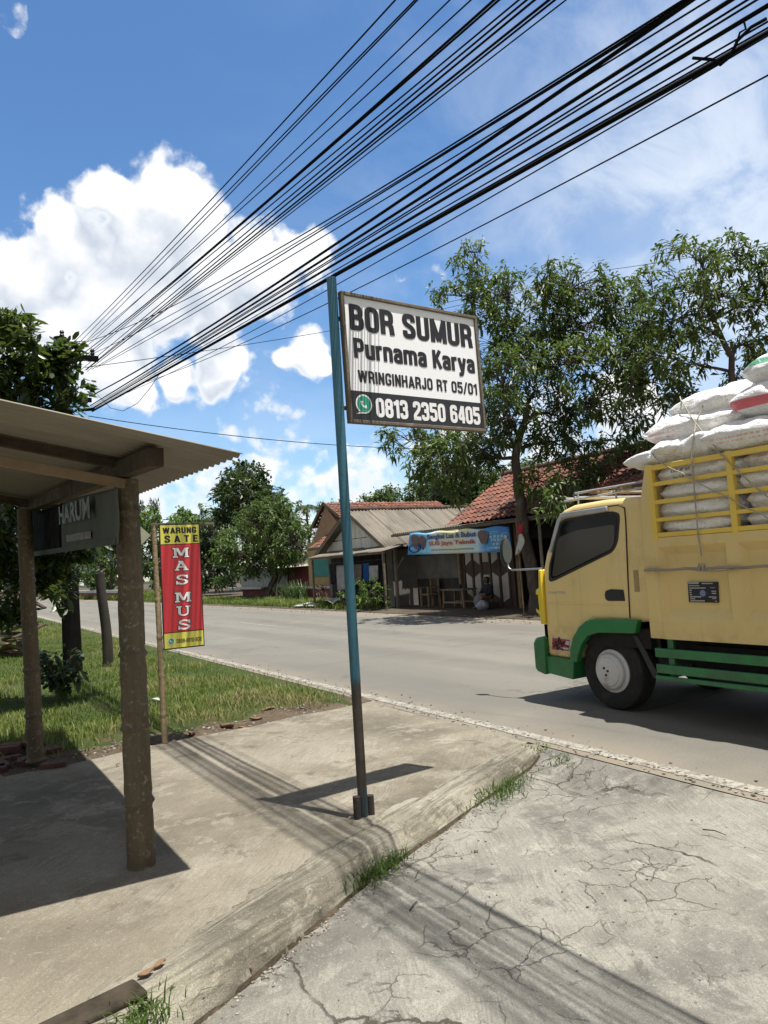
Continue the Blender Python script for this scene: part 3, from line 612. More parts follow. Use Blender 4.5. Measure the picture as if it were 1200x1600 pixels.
phone_icon(rs_, RPt(.165, .943)+RN*.001, RU, RV, RN, RW*.17)

# ------------------------------------------------------------------ roadside shelter
M_sheet = mat('corrugated_sheet', (.29, .26, .205), (.25, .225, .18), 3, .8, .1, 20, stretch=(.6, 1.5, 1), dirt=(.19, .16, .12), dscale=1.2)
p1, p2 = G(221, 1352), G(50, 1192); p2[0] = p1[0]-.22
shel = thing('roadside_shelter', (p1[0]-1.5, p1[1]+1.5, 0), 'open roadside stall shelter with a corrugated sheet roof on mossy bamboo posts', 'shelter')
ZR = lambda x, y: 2.15+.195*(1.31-x)+.03*(y-3.5)
RXE, RY0, RY1, RXW = 1.31, 3.5, 8.3, -2.6
q1, q2 = PY(196, 742, p1[1]), PX(34, 800, p2[0]+.0)
for pa, pbm, rr, sd in ((p1, np.array([q1[0], p1[1], ZR(p1[0], p1[1])-.13]), .072, 1), (p2, np.array([p2[0]-.03, p2[1], ZR(p2[0], p2[1])-.13]), .068, 2),
                  (np.array([-2.2, p1[1], 0]), np.array([-2.2, p1[1], ZR(-2.2, p1[1])-.13]), .065, 5), (np.array([-2.2, p2[1], 0]), np.array([-2.2, p2[1], ZR(-2.2, p2[1])-.13]), .065, 6)):
    mb = MB(); bamboo(mb, [pa, pbm], rr, .40, 22, sd); mb.build('post', M_bamb, shel, smooth=50)
# roof sheet: corrugations run along X
rf = MB(); ysr = np.arange(RY0, RY1+.001, .0125)
rf.grid(lambda u, v: (u, v, ZR(u, v)+.010*math.sin(2*math.pi*(v-RY0)/.10)), np.linspace(RXW, RXE, 8), ysr)
rf.build('roof', M_sheet, shel, smooth=80, solid=.003)
mb = MB(); z1 = ZR(1.2, p1[1])-.065
xb = PY(250, 712, p1[1])[0]
mb.beam((-2.5, p1[1]+.03, ZR(-2.5, p1[1])-.045), (.86, p1[1]+.03, ZR(.86, p1[1])-.045), .05, .05); mb.build('purlin', M_wooddk, shel, bevel=.005)
mb = MB(); mb.beam((-2.5, p2[1], ZR(-2.5, p2[1])-.075), (1.15, p2[1], ZR(1.15, p2[1])-.075), .06, .068); mb.build('purlin', M_wooddk, shel, bevel=.005)
mb = MB(); mb.beam((-2.6, p1[1]-.075, ZR(-2.6, p1[1])-.175), (q1[0]-.02, p1[1]-.075, ZR(q1[0], p1[1])-.165), .03, .055); mb.build('batten', M_woodlt, shel, bevel=.003)
mb = MB(); rE = PX(243, 713, q1[0]+.02); rz = ZR(rE[0], rE[1])-.075; mb.beam((rE[0], rE[1], min(rE[2], rz)), (q1[0]-.2, p2[1]+.4, ZR(q1[0]-.2, p2[1]+.4)-.085), .085, .095); mb.build('rafter', M_wooddk, shel, bevel=.005)
mb = MB(); mb.beam((-2.25, p1[1]-.3, ZR(-2.25, p1[1])-.15), (-2.25, p2[1]+.4, ZR(-2.25, p2[1]+.4)-.15), .08, .10); mb.build('rafter', M_wooddk, shel, bevel=.005)
# limp banner hung under the rafter, between the posts
M_hb = mat('faded_dark_banner', (.016, .014, .012), (.010, .009, .008), 3, .9, spec=.05); M_hb2 = mat('faded_green_banner', (.15, .16, .145), (.12, .13, .12), 2, .9, spec=.08, dirt=(.20, .12, .09), dscale=2.5, dlo=.6)
M_hbt = mat('faded_white_print', (.20, .20, .185), (.145, .145, .135), 6, .6); M_hbr = mat('faded_red_print', (.17, .10, .075), (.14, .095, .08), 5, .6)
XB = p1[0]-.10
def hb(px, py): return PX(px, py, XB)
ht = thing('hanging_banner', (XB, p1[1]+1.2, 1.2), 'dim sagging HARUM cloth banner hanging under the shelter roof between two bamboo posts', 'banner')
tl, tr, br, bl_ = hb(46, 795), hb(183, 762), hb(184, 850), hb(44, 871)
def hbp(u, v):
    p = (tl*(1-u)+tr*u)*(1-v)+(bl_*(1-u)+br*u)*v
    sag = .04*math.sin(math.pi*min(1, u/.62))*(1-v)**2 if u < .62 else 0
    return p+np.array([.006*math.sin(u*7+v*2)+.003*math.sin(v*6+u*4), 0, -sag])
mb = MB(); mb.grid(hbp, np.linspace(0, .55, 24), np.linspace(0, 1, 14)); mb.build('dark_half', M_hb, ht, smooth=60, solid=.002)
mb = MB(); mb.grid(hbp, np.linspace(.551, 1, 20), np.linspace(0, 1, 14)); mb.build('pale_half', M_hb2, ht, smooth=60, solid=.002)
mb = MB(); mb.grid(lambda u, v: hbp(u, v)+np.array([-.006, 0, 0]), np.linspace(.06, .99, 24), np.linspace(.90, 1.0, 3)); mb.build('bottom_hem', M_hb2, ht, smooth=60)
hu = hbp(.9, .5)-hbp(.6, .5); hu /= np.linalg.norm(hu); hv = np.array([0, 0, 1.]); 
# the camera looks along +Y, so the lettering reads towards +X from its near side
hn = np.array([1., 0, 0])
o = hbp(.60, .60); Lw = np.linalg.norm(hbp(.87, .5)-hbp(.60, .5))
text('lettering', 'HARUM', M_hbt, ht, o+np.array([-.04, 0, .05]), hu, hv, Lw, .135, .03, .004)
mb = MB(); mb.grid(lambda u, v: hbp(u, v)+np.array([-.012, 0, 0]), np.linspace(.62, .83, 6), np.linspace(.68, .82, 4)); mb.build('red_print', M_hbr, ht)
# ------------------------------------------------------------------ truck
def paint(name, c, dirt=(.16, .12, .07), rough=.38):
    m, t, b = new_mat(name); v = coords(t)
    col = t.mix(t.mr(t.noise(v, 1.3, 6, .6), .35, .7, 0, .5), c, tuple(x*.82 for x in c))
    sz = t.new('ShaderNodeSeparateXYZ'); t.put(sz.inputs[0], v)
    drip = t.noise(t.mapping(v, (7, 7, .5)), 1.5, 5, .65)
    col = t.mix(t.mr(drip, .58, .80, 0, .22), col, dirt)
    low = t.math('MULTIPLY', t.mr(t.noise(v, 3, 6, .65), .52, .80), .25); col = t.mix(low, col, dirt); mud = t.math('MULTIPLY', t.mr(sz.outputs[2], 1.0, .42), t.mr(t.noise(v, 6, 7, .7), .38, .68, .1, .75)); col = t.mix(mud, col, dirt); col = t.mix(t.mr(t.noise(v, 30, 5, .75), .68, .74, 0, .7), col, (.09, .05, .03))
    t.put(b.inputs['Base Color'], col); t.put(b.inputs['Roughness'], t.mr(t.noise(v, 3, 4), .3, .7, rough, rough+.2))
    b.inputs['Coat Weight'].default_value = .25; b.inputs['Coat Roughness'].default_value = .2
    bump(t, b, t.noise(v, 2.2, 3), .12, .02); return m
M_cab = paint('cream_yellow_paint', (.72, .54, .225)); M_box = paint('cream_yellow_body_paint', (.67, .50, .20), rough=.5)
M_rack = paint('yellow_rack_paint', (.74, .51, .08), (.25, .17, .05), .5)
M_grn = paint('green_paint', (.012, .17, .045), (.03, .07, .03), .4); M_bright = paint('bright_yellow_paint', (.72, .52, .02), (.4, .3, .05), .4)
M_rub = mat('tyre_rubber', (.009, .0085, .008), (.016, .015, .013), 8, .85, .3, 30, dirt=(.04, .035, .028), dscale=5)
M_plas = mat('black_plastic', (.012, .012, .013), (.02, .02, .02), 6, .5)
M_und = mat('dark_underside', (.008, .0075, .007), (.014, .012, .01), 6, .9)
M_cap = mat('white_hubcap', (.66, .65, .62), (.58, .57, .54), 5, .45, dirt=(.35, .30, .24), dscale=6)
M_chr = mat('brushed_steel', (.55, .56, .57), (.42, .43, .44), 8, .3, .05, 40, metal=1.)
M_slv = mat('silver_paint', (.60, .60, .60), (.48, .48, .48), 8, .4, metal=.4)
m_, t, b = new_mat('dark_window_glass'); b.inputs['Base Color'].default_value = (.008, .009, .010, 1); b.inputs['Roughness'].default_value = .05; b.inputs['Specular IOR Level'].default_value = .22; M_win = m_
bump(t, b, t.noise(coords(t), 1.5, 2), .05, .03)
M_plate = mat('black_data_plate', (.010, .011, .016), (.016, .018, .026), 5, .4); M_redst = mat('red_sticker', (.42, .05, .06), (.35, .04, .05), 6, .5)
M_wst = mat('white_sticker', (.62, .60, .57), (.52, .50, .48), 8, .5); M_blst = mat('blue_print', (.22, .28, .48), (.17, .2, .4), 9, .5)
M_rope = mat('pale_rope', (.50, .45, .36), (.36, .32, .25), 20, .9, .6, 90); M_bar = mat('weathered_pole_wood', (.42, .36, .27), (.28, .23, .17), 8, .85, .3, 50, stretch=(1, .2, 1))
XN, XF = 5.50, 7.22
truck = thing('truck', (6.3, 2.6, 0), 'cream yellow and green cargo truck stacked high with white sacks on the road', 'truck')
prof = [(5.94, .46), (5.935, .80), (5.925, 1.10), (5.915, 1.38), (5.85, 1.55), (5.68, 1.83), (5.615, 1.945), (5.54, 1.99), (5.40, 2.025), (5.0, 2.035), (4.60, 2.02), (4.53, 1.98), (4.505, 1.90), (4.50, 1.4), (4.50, .88),
        (4.70, .86), (5.2, .84), (5.33, .78), (5.44, .64), (5.51, .50), (5.54, .45)]
mb = MB(); mb.prism(prof, 'X', XN, XF); cab = mb.build('cab', M_cab, truck, bevel=.055, seg=4)
mb = MB(); mb.box(XN+.03, XF-.03, 4.6, 5.85, .62, .80); mb.box(5.95, 6.15, -3.2, 5.6, .52, .70); mb.box(6.6, 6.8, -3.2, 5.6, .52, .70); mb.box(5.85, 7.0, 4.35, 4.5, .5, 1.3)
mb.box(5.55, 5.95, 3.2, 4.15, .38, .68); mb.box(5.62, 7.1, -.5, 4.45, .50, .735); mb.box(7.0, 7.2, -.5, 4.2, .30, .49); mb.tube([(5.6, 5.11, .375), (7.1, 5.11, .375)], .07, 10); mb.tube([(5.6, 1.75, .375), (7.1, 1.75, .375)], .08, 10); mb.build('chassis_and_light_block', M_und, truck)  # the full-width box is added to block light beneath the truck
door = [(5.575, 1.915), (5.53, 1.955), (4.81, 1.965), (4.735, 1.93), (4.735, 1.80), (4.77, 1.23), (4.785, .90), (5.24, .90), (5.36, .83), (5.47, .70), (5.52, .60), (5.87, .60), (5.86, 1.30), (5.80, 1.52), (5.64, 1.80)]
mb = MB(); mb.prism(door, 'X', XN-.004, XN+.004); dr = mb.build('door', M_cab, truck, bevel=.003)
def fade_in(p): return (XN-.005, p[0], p[1])
mb = MB(); mb.tube([fade_in(p) for p in door[1:7]], .0065, 6); mb.build('door_seam', M_plas, dr, smooth=60)
# cab crease line and rocker
mb = MB(); mb.prism([(5.88, 1.035), (5.88, 1.02), (4.80, 1.015), (4.80, 1.03)], 'X', XN-.010, XN+.004); mb.build('crease', M_cab, dr, bevel=.004)
win = [(5.82, 1.275), (5.80, 1.42), (5.585, 1.86), (5.525, 1.895), (4.88, 1.915), (4.80, 1.885), (4.80, 1.83), (4.845, 1.62), (4.915, 1.525), (5.735, 1.262), (5.80, 1.252)]
mb = MB(); mb.prism([tuple(p) for p in round_path(win, .05, True, 5)], 'X', XN-.010, XN+.002); wf = mb.build('window', M_plas, truck, bevel=.004)
cx_, cz_ = 5.25, 1.62
win2 = [(cx_+(a-cx_)*.93, cz_+(c-cz_)*.90) for a, c in win]
mb = MB(); mb.prism([tuple(p) for p in round_path(win2, .045, True, 5)], 'X', XN-.0125, XN-.008); mb.build('pane', M_win, wf)
lowered = [(5.66, 1.62), (5.6, 1.715), (5.35, 1.765), (4.89, 1.785), (4.865, 1.77), (4.885, 1.62), (4.93, 1.555), (5.70, 1.31), (5.755, 1.31)]
m_, t, b = new_mat('tinted_pane'); b.inputs['Base Color'].default_value = (.060, .057, .048, 1); b.inputs['Roughness'].default_value = .1; b.inputs['Specular IOR Level'].default_value = .3; M_pane2 = m_
mb = MB(); mb.prism([tuple(p) for p in round_path(lowered, .03, True, 4)], 'X', XN-.0150, XN-.0128); mb.build('lowered_pane', M_pane2, wf)
# rain visor, silver upper edge and A pillar strip
mb = MB(); mb.prism([(5.54, 1.955), (5.53, 1.905), (4.93, 1.918), (4.93, 1.965)], 'X', XN-.035, XN-.006); mb.prism([(5.66, 1.79), (5.61, 1.885), (5.545, 1.955), (5.53, 1.912), (5.58, 1.86), (5.63, 1.76), (5.74, 1.555), (5.765, 1.575)], 'X', XN-.030, XN-.006)
mb.build('rain_visor', M_slv, wf, bevel=.006)
mb = MB(); mb.prism([(5.05, 1.155), (4.985, 1.172), (4.83, 1.165), (4.822, 1.06), (5.03, 1.058), (5.06, 1.075), (5.065, 1.12)], 'X', XN-.012, XN-.002); hd = mb.build('handle', M_plas, dr, bevel=.008)
text('emblem', 'CANTER', M_slv, dr, (XN-.0045, 5.84, 1.125), (0, -1, 0), (0, 0, 1), .25, .028, .03, .001, 1.15, .2)
mb = MB(); mb.prism([(4.70, 1.345), (4.645, 1.345), (4.648, 1.145), (4.703, 1.145)], 'X', XN-.004, XN+.002); mb.build('weight_label', mat('tan_label', (.46, .34, .13), (.33, .25, .11), 40, .6), truck)
# sticker with a scribbled star
mb = MB(); mb.prism([(5.845, .672), (5.575, .664), (5.60, .532), (5.862, .535)], 'X', XN-.005, XN+.002); st = mb.build('sticker', M_wst, truck)
mb = MB(); mb.prism([(5.835, .664), (5.585, .656), (5.608, .54), (5.852, .543)], 'X', XN-.006, XN); mb.build('sticker_face', M_redst, st)
mb = MB()
star = [(5.735+.072*(1-.58*(k % 2))*math.sin(k*math.pi/5), .602+.072*(1-.58*(k % 2))*math.cos(k*math.pi/5)) for k in range(10)]
mb.tube([(XN-.0075, *p) for p in star+star[:1]], .008, 5)
for a_, b_ in (((5.84, .57), (5.64, .64)), ((5.80, .63), (5.60, .585)), ((5.84, .61), (5.75, .56))): mb.tube([(XN-.0075, *a_), (XN-.0075, *b_)], .006, 5)
mb.build('sticker_star', M_black, st)
mb = MB(); mb.prism([(5.72, .575), (5.61, .572), (5.612, .555), (5.722, .558)], 'X', XN-.009, XN-.006); mb.prism([(5.64, .645), (5.59, .64), (5.60, .60), (5.65, .605)], 'X', XN-.009, XN-.006); mb.build('sticker_mark', M_wst, st)
# green wheel arch, bumper, skirt
arch_o = [(5.56, .44), (5.545, .56), (5.495, .69), (5.40, .80), (5.30, .862), (5.20, .885), (4.92, .89), (4.66, .885)]; arch_i = [(4.70, .765), (5.16, .752), (5.29, .715), (5.38, .63), (5.44, .52), (5.465, .44)]
mb = MB(); mb.prism(arch_o+arch_i, 'X', XN-.06, XN+.02); mb.build('wheel_arch', M_grn, truck, bevel=.015, seg=3)
mb = MB(); mb.prism([(5.95, .475), (5.545, .455), (5.57, .255), (5.95, .29)], 'X', XN-.02, XN+.25); mb.build('bumper_skirt', M_grn, truck, bevel=.012)
mb = MB(); mb.prism([(5.93, .68), (6.05, .66), (6.09, .60), (6.09, .33), (6.06, .30), (5.93, .27)], 'X', XN-.06, XF+.06); mb.build('bumper', M_grn, truck, bevel=.03, seg=3)
mb = MB(); mb.prism([(5.96, 1.385), (5.915, 1.385), (5.92, .81), (5.985, .80), (5.985, .89), (6.045, .935), (6.025, 1.17), (5.975, 1.19)], 'X', XN-.02, XN+.30); mb.build('corner_panel', M_bright, truck, bevel=.015)
mb = MB(); mb.prism([(5.985, .95), (6.035, .97), (6.02, 1.12), (5.99, 1.12)], 'X', XN-.026, XN); mb.build('corner_lamp', M_plas, truck, bevel=.005)
mb = MB(); mb.prism([(5.925, .80), (5.96, .80), (5.96, .66), (5.925, .66)], 'X', XN+.01, XF-.01); mb.prism([(5.93, 1.36), (5.955, 1.36), (5.72, 1.85), (5.69, 1.84)], 'X', XN+.12, XF-.12); mb.build('windscreen', M_win, truck)
# mirror on a long arm
mxy = PX(792, 862, XN-.10)
mb = MB(); arm = [(XN+.02, 5.92, 1.395), (XN-.06, 6.05, 1.395), (XN-.10, mxy[1]-.06, 1.395), (XN-.10, mxy[1]-.01, 1.42), (XN-.10, mxy[1]+.01, mxy[2]-.08)]; mb.tube(arm, .011, 10); ma = mb.build('mirror_arm', M_chr, truck, smooth=60)
mb = MB(); mb.lathe((XN-.10, mxy[1]+.02, mxy[2]), (.35, 1, 0), [(-.03, .02), (-.024, .085), (-.012, .10), (.012, .10), (.03, .085), (.045, .04)], 28)
for i, p in enumerate(mb.v): mb.v[i] = ((XN-.10)+(p[0]-(XN-.10))*.55, p[1], mxy[2]+(p[2]-mxy[2])*1.62)
mb.build('mirror', M_plas, truck, smooth=50)
mb = MB(); mb.lathe((XN-.10-.0115, mxy[1]+.02-.033, mxy[2]), (.35, 1, 0), [(-.004, .006), (-.0035, .082), (.0, .084)], 28)
for i, p in enumerate(mb.v): mb.v[i] = ((XN-.10)+(p[0]-(XN-.10))*.55, p[1], mxy[2]+(p[2]-mxy[2])*1.6)
mb.build('mirror_glass', mat('mirror_glass', (.14, .15, .14), (.11, .12, .11), 3, .12, metal=0., spec=.5), truck, smooth=40)
# cab roof rack of silver tube with planks
mb = MB()
for x in (5.62, 7.05):
    mb.tube([(x, 5.62, 2.085), (x, 4.55, 2.105)], .012, 8); mb.tube([(x+.04, 5.50, 2.155), (x+.04, 4.55, 2.165)], .012, 8)
    for y in (5.45, 4.95, 4.6): mb.tube([(x+.02, y, 2.03), (x+.03, y, 2.16)], .010, 8)
for y in (5.60, 5.48, 5.0, 4.7): mb.tube([(5.62, y, 2.11), (7.05, y, 2.11)], .012, 8)
mb.build('roof_rack', M_slv, truck, smooth=60)
mb = MB()
for y in (5.15, 4.85, 4.72): mb.box(5.6, 7.05, y, y+.11, 2.125, 2.145)
mb.build('rack_plank', M_woodlt, truck)
# wheels
def wheel(x, y, out, nm='wheel', rim=True):
    e = bpy.data.objects.new(nm, None); COL.objects.link(e); e.parent = truck; e.location = tuple(np.array((x, y, .375))-ORG[truck.name]); ORG[e.name] = np.array((x, y, .375))
    mb = MB(); mb.lathe((x, y, .375), (out, 0, 0), [(-.19, .24), (-.195, .33), (-.18, .363), (-.15, .378), (-.03, .378), (0, .363), (.015, .33), (.012, .27), (.0, .215), (-.02, .205)], 48); mb.build('tyre', M_rub, e, smooth=30)
    mb = MB()
    mb.lathe((x, y, .375), (out, 0, 0), [(-.03, .207), (.006, .207), (.012, .19), (.018, .178), (.045, .172), (.058, .16), (.062, .145), (.072, .135), (.08, .09), (.082, .012)], 40); r = mb.build('rim', M_cap, e, smooth=25)
    mb = MB()
    for (a, c) in ((.03, .035), (-.015, .01), (.01, -.03)): mb.lathe((x+out*.080, y+a, .375+c), (out, 0, 0), [(0, .013), (.012, .010)], 8)
    mb.build('hub_bolt', M_rust, e)
    return e
wheel(5.56, 5.11, -1); wheel(7.14, 5.11, 1); wheel(5.52, 1.75, -1); wheel(7.18, 1.75, 1)
mb = MB(); mb.prism([(4.80, .74), (4.74, .74), (4.52, .36), (4.60, .36)], 'X', 5.52, 5.80); mb.prism([(4.62, .80), (4.56, .80), (4.54, .34), (4.585, .34)], 'X', 5.60, 6.0); mb.build('mud_flap', M_plas, truck, bevel=.004)
# cargo body
XB0, XB1, YF, YE = 5.40, 7.32, 4.49, -.62
bays = []; y = YF-.13
mb = MB(); mb.prism([(YF, .74), (YF, 1.34), (YF-.02, 1.96), (YF-.10, 2.275), (YF-.145, 2.275), (YF-.145, .74)], 'X', XB0, XB1); mb.build('headboard', M_box, truck, bevel=.008)
side = MB()
def recess(y0, y1, z0, z1, X, s):
    """stamped panel: opening (y0..y1, z0..z1) on plane X, floor set in by .055"""
    a = [(X, y0, z0), (X, y1, z0), (X, y1, z1), (X, y0, z1)]; d = X+s*.055; q = [(d, y0-.045, z0+.085), (d, y1+.045, z0+.085), (d, y1+.045, z1-.07), (d, y0-.045, z1-.07)]
    side.add(a+q, [(4, 5, 6, 7), (0, 1, 5, 4), (1, 2, 6, 5), (2, 3, 7, 6), (3, 0, 4, 7)])
ZB, ZT = .74, 1.625
yb = [4.33, 3.67, 3.565, 2.78, 2.675, 1.89, 1.785, 1.0, .895, .11, .005, -.55]
for X, s in ((XB0, 1), (XB1, -1)):
    cuts = [YF-.145]+yb+[YE]
    for i in range(0, len(cuts)-1):
        y0, y1 = cuts[i], cuts[i+1]
        if i % 2 == 0: side.add([(X, y0, ZB), (X, y1, ZB), (X, y1, ZT), (X, y0, ZT)], [(0, 1, 2, 3)])
        else:
            side.add([(X, y0, ZB), (X, y1, ZB), (X, y1, .915), (X, y0, .915)], [(0, 1, 2, 3)]); side.add([(X, y0, 1.545), (X, y1, 1.545), (X, y1, ZT), (X, y0, ZT)], [(0, 1, 2, 3)])
            recess(y0, y1, .915, 1.545, X, s)
    side.add([(X, YF-.145, ZT), (X, YE, ZT), (X+s*.06, YE, ZT), (X+s*.06, YF-.145, ZT)], [(0, 1, 2, 3)]); side.add([(X, YF-.145, ZB), (X, YE, ZB), (X+s*.06, YE, ZB), (X+s*.06, YF-.145, ZB)], [(0, 1, 2, 3)])
    side.add([(X+s*.06, YF-.145, ZB), (X+s*.06, YE, ZB), (X+s*.06, YE, ZT), (X+s*.06, YF-.145, ZT)], [(0, 1, 2, 3)])
side.box(XB0+.001, XB1-.001, YE-.05, YE, ZB, ZT)
side.build('side_panel', M_box, truck)
mb = MB(); mb.box(XB0+.062, XB1-.062, YE+.001, YF-.15, .76, .82); mb.box(XB0+.062, XB1-.062, YE+.001, YF-.15, 1.54, 1.575); mb.build('bed_floor', M_und, truck)
rk = MB()
for X in (XB0+.004, XB1-.045):
    for z0, z1 in ((1.627, 1.668), (1.765, 1.80), (1.92, 1.957), (2.08, 2.117), (2.222, 2.268)): rk.box(X-.002*(z1 > 2.2), X+.042, YE, 4.342, z0, z1)
    for yq in (4.345, 3.575, 2.785, 1.995, 1.205, .415, -.375): rk.box(X-.006, X+.046, yq-.027, yq+.027, 1.60, 2.275)
for z0, z1 in ((1.765, 1.80), (2.222, 2.268)): rk.box(XB0+.05, XB1-.05, YE, YE+.04, z0, z1)
rk.build('cargo_rack', M_rack, truck, bevel=.005)
# data plate
mb = MB(); mb.prism([(4.083, 1.232), (3.803, 1.228), (3.812, 1.058), (4.090, 1.062)], 'X', XB0+.035, XB0+.056); dp = mb.build('data_plate', M_plate, truck, bevel=.004)
mb = MB(); rr = random.Random(4)
XP = XB0+.0345
for (ya, yb_, z, h) in ((4.075, 3.975, 1.215, .016), (4.075, 3.97, 1.196, .007), (3.945, 3.845, 1.213, .010), (4.07, 3.91, 1.176, .009), (3.87, 3.82, 1.180, .004), (4.07, 4.05, 1.157, .010), (4.07, 4.05, 1.139, .010), (4.07, 4.05, 1.121, .010),
     (3.86, 3.82, 1.148, .009), (3.86, 3.82, 1.131, .009), (4.07, 3.96, 1.102, .010), (3.89, 3.82, 1.102, .008), (4.07, 4.02, 1.086, .008), (3.86, 3.82, 1.090, .006), (4.07, 3.93, 1.069, .009), (3.835, 3.82, 1.068, .008)):
    y = ya
    while y > yb_+.004:
        wq = min(rr.uniform(.006, .012), y-yb_); mb.prism([(y, z), (y-wq, z), (y-wq, z+h*rr.uniform(.8, 1)), (y, z+h)], 'X', XP, XP+.003); y -= wq+.0025
mb.build('plate_print', M_wst, dp)
mb = MB(); mb.lathe((XP+.003, 3.945, 1.136), (-1, 0, 0), [(0, .029), (.003, .028)], 20); mb.build('plate_emblem', M_blst, dp)
# green side guards
mb = MB()
for z0, z1, dx in ((.572, .652, 0), (.432, .512, .0), (.375, .415, -.02)): mb.box(XB0+.02+dx, XB0+.05+dx, YE+.3, 4.475, z0, z1)
for yq in (4.33, 3.1, 2.3, .9, .1): mb.box(XB0+.052, XB0+.09, yq-.03, yq+.03, .40, .76)
mb.build('side_guard', M_grn, truck, bevel=.006)
mb = MB(); mb.box(XB0+.05, XB1-.05, YE, YE+.1, .62, .73); mb.box(XB0+.1, XB1-.1, YE-.08, YE-.02, .40, .52); mb.build('rear_bumper', M_grn, truck, bevel=.006)

# ------------------------------------------------------------------ sacks
def sack_mat(name, band=None, prints=None, base=(.90, .885, .85)):
    m, t, b = new_mat(name); v = coords(t); sx = t.new('ShaderNodeSeparateXYZ'); t.put(sx.inputs[0], v)
    col = t.ramp(t.noise(v, 4, 5, .6), [(.35, base), (.7, tuple(x*.86 for x in base))])
    wv = t.math('MULTIPLY', t.mr(t.noise(t.mapping(v, (1, 1, 1)), 90, 2, .5), .4, .6), .12); col = t.mix(wv, col, (.5, .5, .48))
    for c, lo, hi in (band or []):
        k = t.math('MULTIPLY', t.mr(sx.outputs[2], lo-.004, lo+.004), t.mr(sx.outputs[2], hi-.004, hi+.004, 1, 0)); col = t.mix(t.math('MULTIPLY', k, .9), col, c)
    for c, y0, y1, z0, z1, sc_ in (prints or []):
        k = t.math('MULTIPLY', t.math('MULTIPLY', t.mr(sx.outputs[1], y0, y0+.01), t.mr(sx.outputs[1], y1-.01, y1, 1, 0)), t.math('MULTIPLY', t.mr(sx.outputs[2], z0, z0+.01), t.mr(sx.outputs[2], z1-.01, z1, 1, 0)))
        ln = t.mr(t.math('FRACT', t.math('MULTIPLY', sx.outputs[2], sc_)), .45, .55); gl = t.mr(t.noise(t.mapping(v, (1, 60, 20)), 1, 2), .42, .5)
        col = t.mix(t.math('MULTIPLY', t.math('MULTIPLY', k, ln), t.math('MULTIPLY', gl, .65)), col, c)
    col = t.mix(t.mr(t.noise(v, 3, 6, .7), .60, .80, 0, .35), col, (.55, .48, .37))
    t.put(b.inputs['Base Color'], col); b.inputs['Roughness'].default_value = .55
    h = t.math('ADD', t.noise(t.mapping(v, (9, 3, 9)), 1, 5, .6), t.math('MULTIPLY', t.noise(v, 13, 5, .65, 1.2), .7)); bump(t, b, h, .8, .05); return m
MS = sack_mat('woven_sack'); MS_red = sack_mat('red_banded_sack', [((.62, .05, .08), .085, .155)]); MS_grn = sack_mat('green_banded_sack', [((.03, .30, .16), .155, .205)])
MS_pr = sack_mat('pink_printed_sack', prints=[((.72, .30, .24), .12, .42, .03, .15, 26)]); MS_bk = sack_mat('black_printed_sack', prints=[((.05, .05, .06), -.35, .05, .04, .14, 16)])
MS_or = sack_mat('orange_printed_sack', prints=[((.75, .33, .16), -.3, .3, .05, .12, 30)])
def sack(c, L, Wd, H, yaw=0, tilt=0, m=MS, label='', seed=0, droop=.0, pinch=.55, roll=0):
    rs = np.random.default_rng(seed); nu, nv = 44, 36; V = []; ph = rs.random(8)*6.28
    for i in range(nu):
        t = -1+2*i/(nu-1); a = abs(t)
        wd = Wd/2*(1-.20*a**3); hh = H/2*max(.0, 1-min(1, a/.95)**2.6)**pinch+(.006 if a < .95 else .0035)
        for j in range(nv):
            th = 2*math.pi*j/nv; cx = math.copysign(abs(math.cos(th))**.75, math.cos(th)); cz = math.copysign(abs(math.sin(th))**.85, math.sin(th))
            fold = 1+(.12*math.sin(th*7+ph[0]+3*t)+.08*math.sin(th*13+ph[1]))*a**2.2+.02*math.sin(4*t+ph[2])+.02*math.sin(2*th+ph[3]+3*t)
            nz = mnoise.noise((t*2.2+seed, cx*1.6, cz*1.6))*.20+mnoise.noise((t*5+seed, cx*4, cz*4))*.075
            V.append((wd*cx*(1+.5*nz), t*L/2, H/2+hh*cz*fold*(1+nz)-droop*t*t*(1 if t > 0 else .3)-H*.10*(cz < -.6)))
    V = np.array(V); ct, st_ = math.cos(tilt), math.sin(tilt)
    y, z = V[:, 1].copy(), V[:, 2].copy(); V[:, 1] = y*ct-z*st_; V[:, 2] = y*st_+z*ct
    cr, sr = math.cos(roll), math.sin(roll); x, z = V[:, 0].copy(), V[:, 2].copy(); V[:, 0] = x*cr-z*sr; V[:, 2] = x*sr+z*cr
    F = [(i*nv+j, i*nv+(j+1) % nv, (i+1)*nv+(j+1) % nv, (i+1)*nv+j) for i in range(nu-1) for j in range(nv)]+[tuple(range(nv))[::-1], tuple(range((nu-1)*nv, nu*nv))]
    me = bpy.data.meshes.new('sack'); me.from_pydata(V.tolist(), [], F); me.materials.append(m); shade(me, 60)
    o = link_mesh('sack', me, np.array(c, float), None); o.rotation_euler = (0, 0, yaw)
    return tag(o, label, 'sack', 'white sacks loaded on the truck')
GL = 'white woven sack lying in the packed layers behind the yellow rack rails'
XS = 5.72
lay = [(3.95, 1.63, .80, .175), (3.97, 1.775, .84, .175), (3.94, 1.925, .82, .175), (3.17, 1.63, .74, .18), (3.13, 1.785, .80, .18), (3.17, 1.94, .80, .18)]
labs = ['bottom white sack behind the front rack bay above the knotted rope', 'white sack second from the bottom in the front bay of the rack', 'long white sack third from the bottom in the front bay of the rack',
        'creamy sack at the bottom of the second rack bay', 'white sack second from the bottom in the second rack bay', 'white sack with black printing in the second rack bay']
for k, (y, z, L, h) in enumerate(lay): sack((XS, y, z), L, .56, h, .02*(k-2), 0, MS_bk if k == 5 else MS, labs[k], 10+k, pinch=.24)
